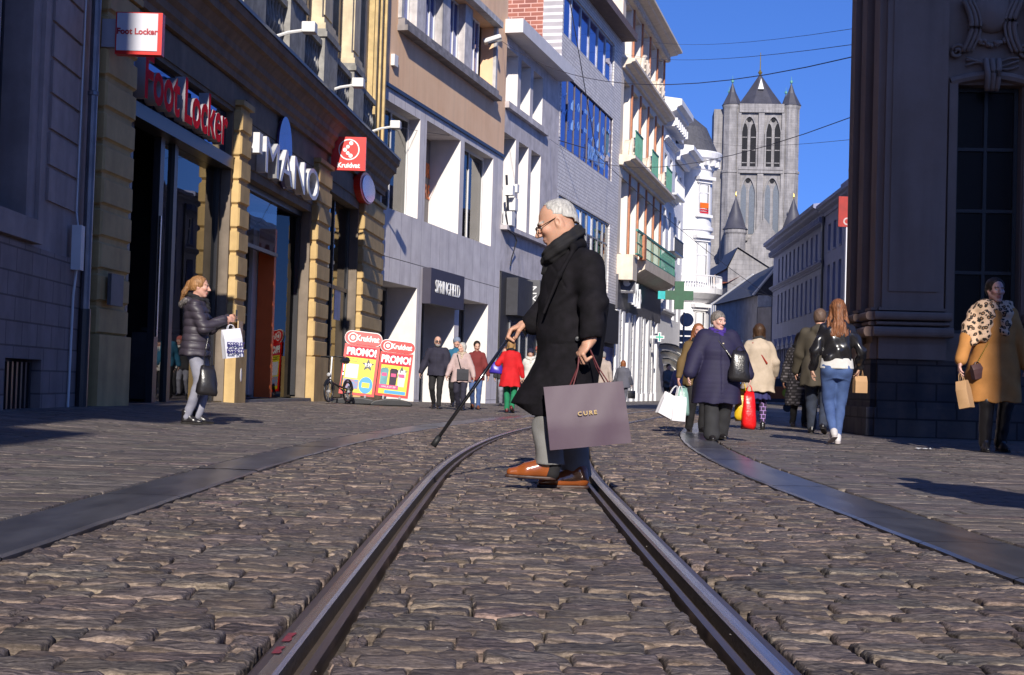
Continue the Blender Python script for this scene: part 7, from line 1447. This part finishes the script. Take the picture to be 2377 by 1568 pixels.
# ---------------------------------------------------------------- promotion boards and folding bicycle
M_yel = mat('poster_yellow', (.80, .66, .02), rough=.45, var=.02, bump=0); M_blu = mat('poster_blue', (.03, .32, .68), rough=.45, var=.05, bump=0); M_star = mat('poster_dark', (.03, .03, .035), rough=.4, bump=0); M_pk = mat('poster_pink', (.75, .04, .22), rough=.4, bump=0)
M_base = mat('black_plastic', (.022, .022, .025), rough=.4, bump=.1)
def board(lab, x, y, ytop, wpx, price, kind, yaw):
    p = gp(x, y, .05); p = gp(x, y, gz(p.x, p.y)); k = p.y / FX; w = wpx * k; t = thing('advertising_board', lab, 'advertising board', p, 'red promotion boards')
    r = Vector((math.cos(yaw), math.sin(yaw), 0)); tilt = R(5); r2 = (r * math.cos(tilt) - UP * math.sin(tilt)); up2 = (UP * math.cos(tilt) + r * math.sin(tilt)); up2 = (up2 + Vector((0, .10, 0))).normalized()
    zt_ = at(x, ytop, p.y).z; Hh = zt_ - p.z; F = Fr(p, r2, up2); h0, h1 = .22, Hh * .82; a, b = -w / 2, w / 2
    q = MB(); B2 = Fr(p, r, UP); pr = [(-w * .62, 0), (w * .62, 0), (w * .66, .05), (w * .5, .13), (w * .2, .17), (-w * .2, .17), (-w * .5, .13), (-w * .66, .05)]; q.prism(B2, pr, -.30, .30); q.build('base', M_base, t, bevel=.03)
    q = MB(); 
    for u in (-w * .25, w * .25): q.tube([F.w(u, .15, -.02), F.w(u, h0 + .02, -.02)], .03, 8)
    q.build('spring_post', M_silver, t)
    q = MB(); q.box(F, a, b, h0, h1, -.05, 0); pn = q.build('panel', M_red, t)
    q = MB(); n = 10; hh = (Hh - h1) / 2 - .005; c0 = (h1 + Hh) / 2 + .0; pts = [(b + .02 - hh + hh * math.cos(-math.pi / 2 + math.pi * k_ / n), c0 + hh * math.sin(-math.pi / 2 + math.pi * k_ / n)) for k_ in range(n + 1)] + [(a - .02 + hh + hh * math.cos(math.pi / 2 + math.pi * k_ / n), c0 + hh * math.sin(math.pi / 2 + math.pi * k_ / n)) for k_ in range(n + 1)]
    q.prism(F, [(u * 1.02, c0 + (z - c0) * 1.12) for u, z in pts], -.045, .0); q.build('topper_rim', M_sw, t); q = MB(); q.prism(F, pts, .001, .012); tp = q.build('topper', M_red, t)
    cc = F.w(a + hh * 1.1, c0, .013); q = MB(); q.lathe(cc, [(hh * .62, 0), (hh * .62, .006), (hh * .78, .006), (hh * .78, 0)], 18, axis=(F.du, F.up, F.n)); q.lathe(cc, [(0, .006), (hh * .35, .005), (hh * .35, 0)], 12, axis=(F.du, F.up, F.n)); q.build('ring_emblem', M_sw, tp)
    text_obj('topper_lettering', 'Kruidvat', hh * 1.3, M_sw, F.w(w * .12, c0, .014), F.du, F.up, tp, ext=.002, bold=.006, sx=.80)
    m_ = .06 * w / .8; e = h1 - .05; s0 = h0 + .06; q = MB(); q.box(F, a + m_, b - m_, e - .26, e, .002, .006); q.build('poster_head', mat('poster_crimson', (.6, .02, .06), bump=0), t); text_obj('poster_lettering', 'PROMO!', .235, M_sw, F.w(0, e - .13, .009), F.du, F.up, t, ext=.002, bold=.012, sx=.80)
    q = MB(); q.box(F, a + m_, b - m_, s0, e - .265, .002, .006); q.build('poster_field', M_yel, t)
    q = MB(); cu, cz, R0_ = b - m_ - .17, e - .42, .165; q.prism(F, [(cu + (R0_ if i % 2 == 0 else R0_ * .42) * math.sin(math.pi * i / 5), cz + (R0_ if i % 2 == 0 else R0_ * .42) * math.cos(math.pi * i / 5)) for i in range(10)], .0065, .009); st_ = q.build('price_star', M_star, t); text_obj('price_lettering', price, .12, M_sw, F.w(cu, cz, .011), F.du, F.up, st_, ext=.002, bold=.004, sx=.8)
    text_obj('poster_lettering', 'Beautifytime\nnachtlampje' if kind == 0 else 'Solution', .055, M_star, F.w(a + m_ + .17, e - .33, .008), F.du, F.up, t, ext=.001, sx=.9)
    if kind == 0:
        q = MB(); q.box(F, a + m_ + .03, a + m_ + .33, s0 + .34, s0 + .68, .0065, .009); q.build('product_picture', mat('print_lilac', (.55, .52, .66), scale=30, stretch=(6, 6, 1), col2=(.75, .75, .8), bump=0), t)
        q = MB(); q.box(F, a + m_ + .01, a + m_ + .37, s0 + .08, s0 + .31, .0065, .009); q.build('product_picture', mat('print_blue', (.10, .35, .65), scale=14, col2=(.5, .25, .3), bump=0), t)
        q = MB(); q.prism(F, ellipse_plate(F, b - m_ - .17, s0 + .2, .165, .2, 0, 0), .0065, .0095); rd_ = q.build('round_offer', M_blu, t); q = MB(); q.box(F, b - m_ - .26, b - m_ - .08, s0 + .14, s0 + .26, .010, .0115); q.build('offer_tag', M_yel, rd_)
    else:
        for i, (cm, u) in enumerate((((.16, .38, .42), -.24), ((.05, .03, .06), -.02), ((.80, .82, .78), .18))):
            q = MB(); q.prism(F, [(u - .08, s0 + .2), (u + .08, s0 + .2), (u + .095, s0 + .58), (u + .06, s0 + .62), (u - .06, s0 + .62), (u - .095, s0 + .58)], .0065, .009); bo_ = q.build('bottle_picture', mat('bottle%d' % i, cm, bump=0), t); q = MB(); q.box(F, u - .06, u + .06, s0 + .42, s0 + .5, .0095, .011); q.build('bottle_label', M_pk, bo_)
        q = MB(); q.box(F, a + m_, a + m_ + .46, s0 + .12, s0 + .22, .0095, .012); pk_ = q.build('offer_strip', M_pk, t); text_obj('poster_lettering', 'HAAL JE UIT ZEP', .055, M_sw, F.w(a + m_ + .23, s0 + .17, .014), F.du, F.up, pk_, ext=.001, sx=.85)
        q = MB(); q.box(F, a + m_ + .14, b - m_ - .02, s0 + .01, s0 + .09, .0065, .009); q.build('offer_strip', M_blu, t)
board('red promotion board with dark star price 9.99 and blue offer circle, nearer the bicycle', 824, 939, 769, 82, '9.99', 0, R(3))
board('red promotion board with three bottles and price 5.99 beside the white doorway', 906, 943, 790, 76, '5.99', 1, R(8))
p = gp(762, 934, .08); t = thing('folding_bicycle', 'small black folding bicycle parked in front of the dark shop window', 'bicycle', p); hd = Vector((.32, .95, 0)).normalized(); sd_ = Vector((hd.y, -hd.x, 0))
def P3(f, h, s=0): return p + hd * f + UP * h + sd_ * s
for f, nm in ((0, 'front_wheel'), (1.0, 'rear_wheel')):
    q = MB(); c = P3(f, .24); q.lathe(c, [(.205, -.02), (.24, -.015), (.245, 0), (.24, .015), (.205, .02), (.2, 0), (.205, -.02)], 28, axis=(hd, UP, sd_)); wh = q.build(nm, M_base, t, smooth=True)
    q = MB(); 
    for k in range(12): a = 2 * math.pi * k / 12; q.tube([c, c + (hd * math.cos(a) + UP * math.sin(a)) * .2], .003, 4)
    q.lathe(c, [(.0, -.05), (.03, -.05), (.03, .05), (.0, .05)], 8, axis=(hd, UP, sd_)); q.build('spokes', M_silver, wh)
    q = MB(); q.tube([c + (hd * math.cos(a) + UP * math.sin(a)) * .275 for a in [math.pi * (.05 + .8 * k / 10) for k in range(11)]], .022, 6); q.build('mudguard', M_base, t)
q = MB(); q.tube([P3(.12, .45), P3(.55, .36), P3(.95, .30)], .026, 8); q.tube([P3(.62, .36), P3(.72, .62)], .02, 8); q.tube([P3(0, .24, .05), P3(.06, .45, .05)], .014, 6); q.tube([P3(0, .24, -.05), P3(.06, .45, -.05)], .014, 6); q.tube([P3(.62, .30), P3(1.0, .24)], .015, 6); q.build('frame', M_base, t)
q = MB(); q.tube([P3(.06, .44), P3(.12, 1.02)], .021, 8); q.build('stem', M_silver, t); q = MB(); q.tube([P3(.14, 1.02, -.27), P3(.10, 1.03, -.12), P3(.12, 1.02, 0), P3(.10, 1.03, .12), P3(.14, 1.02, .27)], .014, 8); hb = q.build('handlebar', M_base, t)
for s in (-1, 1): q = MB(); q.tube([P3(.14, 1.02, s * .17), P3(.16, 1.02, s * .29)], .02, 8); q.build('grip', M_base, hb)
q = MB(); q.tube([P3(.72, .60), P3(.78, .92)], .015, 8); q.build('seat_post', M_silver, t); q = MB(); q.tube([P3(.62, .94), P3(.75, .95), P3(.90, .96)], .04, 8, r1=.085); q.build('saddle', M_base, t)
q = MB(); q.lathe(P3(-.02, .62), [(0, -.03), (.04, -.02), (.045, .02), (0, .03)], 10, axis=(sd_, UP, hd)); q.build('headlamp', M_silver, t)
for s in (-1, 1): q = MB(); q.tube([P3(.6, .3, 0), P3(.6 + .12 * s, .3 - .1 * s, .07 * s)], .01, 5); q.box(Fr(P3(.6 + .12 * s, .3 - .1 * s, .07 * s), hd, UP), -.04, .04, -.012, .012, -.04, .04); q.build('pedal', M_base, t)
# round traffic sign from behind, on a pole with boards
M_sback = mat('sign_back', (.22, .23, .26), rough=.5, bump=0)
p = at(1594, 743, 60); t = thing('traffic_sign', 'back of a round grey traffic sign with three boards on a pole', 'traffic sign', (p.x, p.y, gz(p.x, p.y))); q = MB(); q.tube([Vector((p.x - .12, p.y - .05, -.2)), Vector((p.x - .12, p.y - .05, p.z + .3))], .045, 8); q.build('pole', M_sback, t)
q = MB(); q.lathe(p, [(0, .02), (.28, .02), (.285, 0), (.28, -.02), (0, -.02)], 24, axis=(Vector((1, 0, 0)), UP, Vector((0, -1, 0)))); q.build('round_plate', M_sback, t)
for k in range(3): q = MB(); z = p.z - .42 - k * .27; q.box(WF, p.x - .28, p.x + .27, z - .22, z, p.y - .02, p.y + .01); q.box(WF, p.x - .28, p.x + .27, z - .06, z - .04, p.y - .05, p.y - .021); q.build('board', M_sback, t)
# dark market trolley with orange panel
p = gp(1803, 958, -.02); t = thing('market_trolley', 'dark wheeled trolley with an orange and yellow printed side in the shade', 'trolley', p); M_tr = mat('trolley_dark', (.035, .035, .05), rough=.5, bump=0)
q = MB(); q.box(WF, p.x - .75, p.x + .55, .30, 1.05, p.y, p.y + .9); q.build('box', M_tr, t); q = MB(); q.box(WF, p.x - .70, p.x + .50, .42, .80, p.y - .012, p.y - .001); pn = q.build('printed_panel', mat('orange_print', (.42, .10, .02), bump=0, var=.1), t); q = MB(); q.lathe(Vector((p.x + .28, p.y - .013, .60)), [(0, .01), (.13, .009), (.13, 0)], 16, axis=(Vector((1, 0, 0)), UP, Vector((0, -1, 0)))); q.build('yellow_disc', mat('yellow_print', (.45, .42, .02), bump=0), pn)
for k in (-.55, .35): q = MB(); q.lathe(Vector((p.x + k, p.y + .1, .14)), [(0, -.03), (.14, -.03), (.14, .03), (0, .03)], 14, axis=(Vector((1, 0, 0)), UP, Vector((0, 1, 0)))); q.build('wheel', M_base, t)
q = MB(); q.tube([Vector((p.x + .6, p.y, .1)), Vector((p.x + .6, p.y, 1.3))], .03, 6); q.box(WF, p.x - .8, p.x + .6, .24, .29, p.y, p.y + .9); q.build('chassis', M_sback, t)
# passer-by just outside the right edge, whose shadow falls into the picture
person('person in dark coat walking on the right pavement nearest the viewer', 2640, 1226, 320, 86, dict(fem=False, coat=dict(m=char, hem=.6, t=.05, flare=1.1), trousers=blk, hair=('short', h_dark), vox=.014))

# red paint dabs on the left rail
rail = [o for o in COL.objects if o.name.startswith('tram_rail')][0]
for (s0, s1) in ((3.02, 3.10), (3.16, 3.27)):
    q = MB(); pts = []
    for k in range(5): s_ = s0 + (s1 - s0) * k / 4; pts.append((cx(s_) - .517 + .003 * math.sin(k * 2.1), cx(s_) - .534, s_))
    for k in range(4): a, b = pts[k], pts[k + 1]; q.quad((a[0], a[2], .0085), (b[0], b[2], .0085), (b[1], b[2], .0078), (a[1], a[2], .0078))
    q.build('paint_mark', mat('red_paint', (.36, .03, .05), rough=.5, col2=(.12, .04, .045), scale=90), rail)
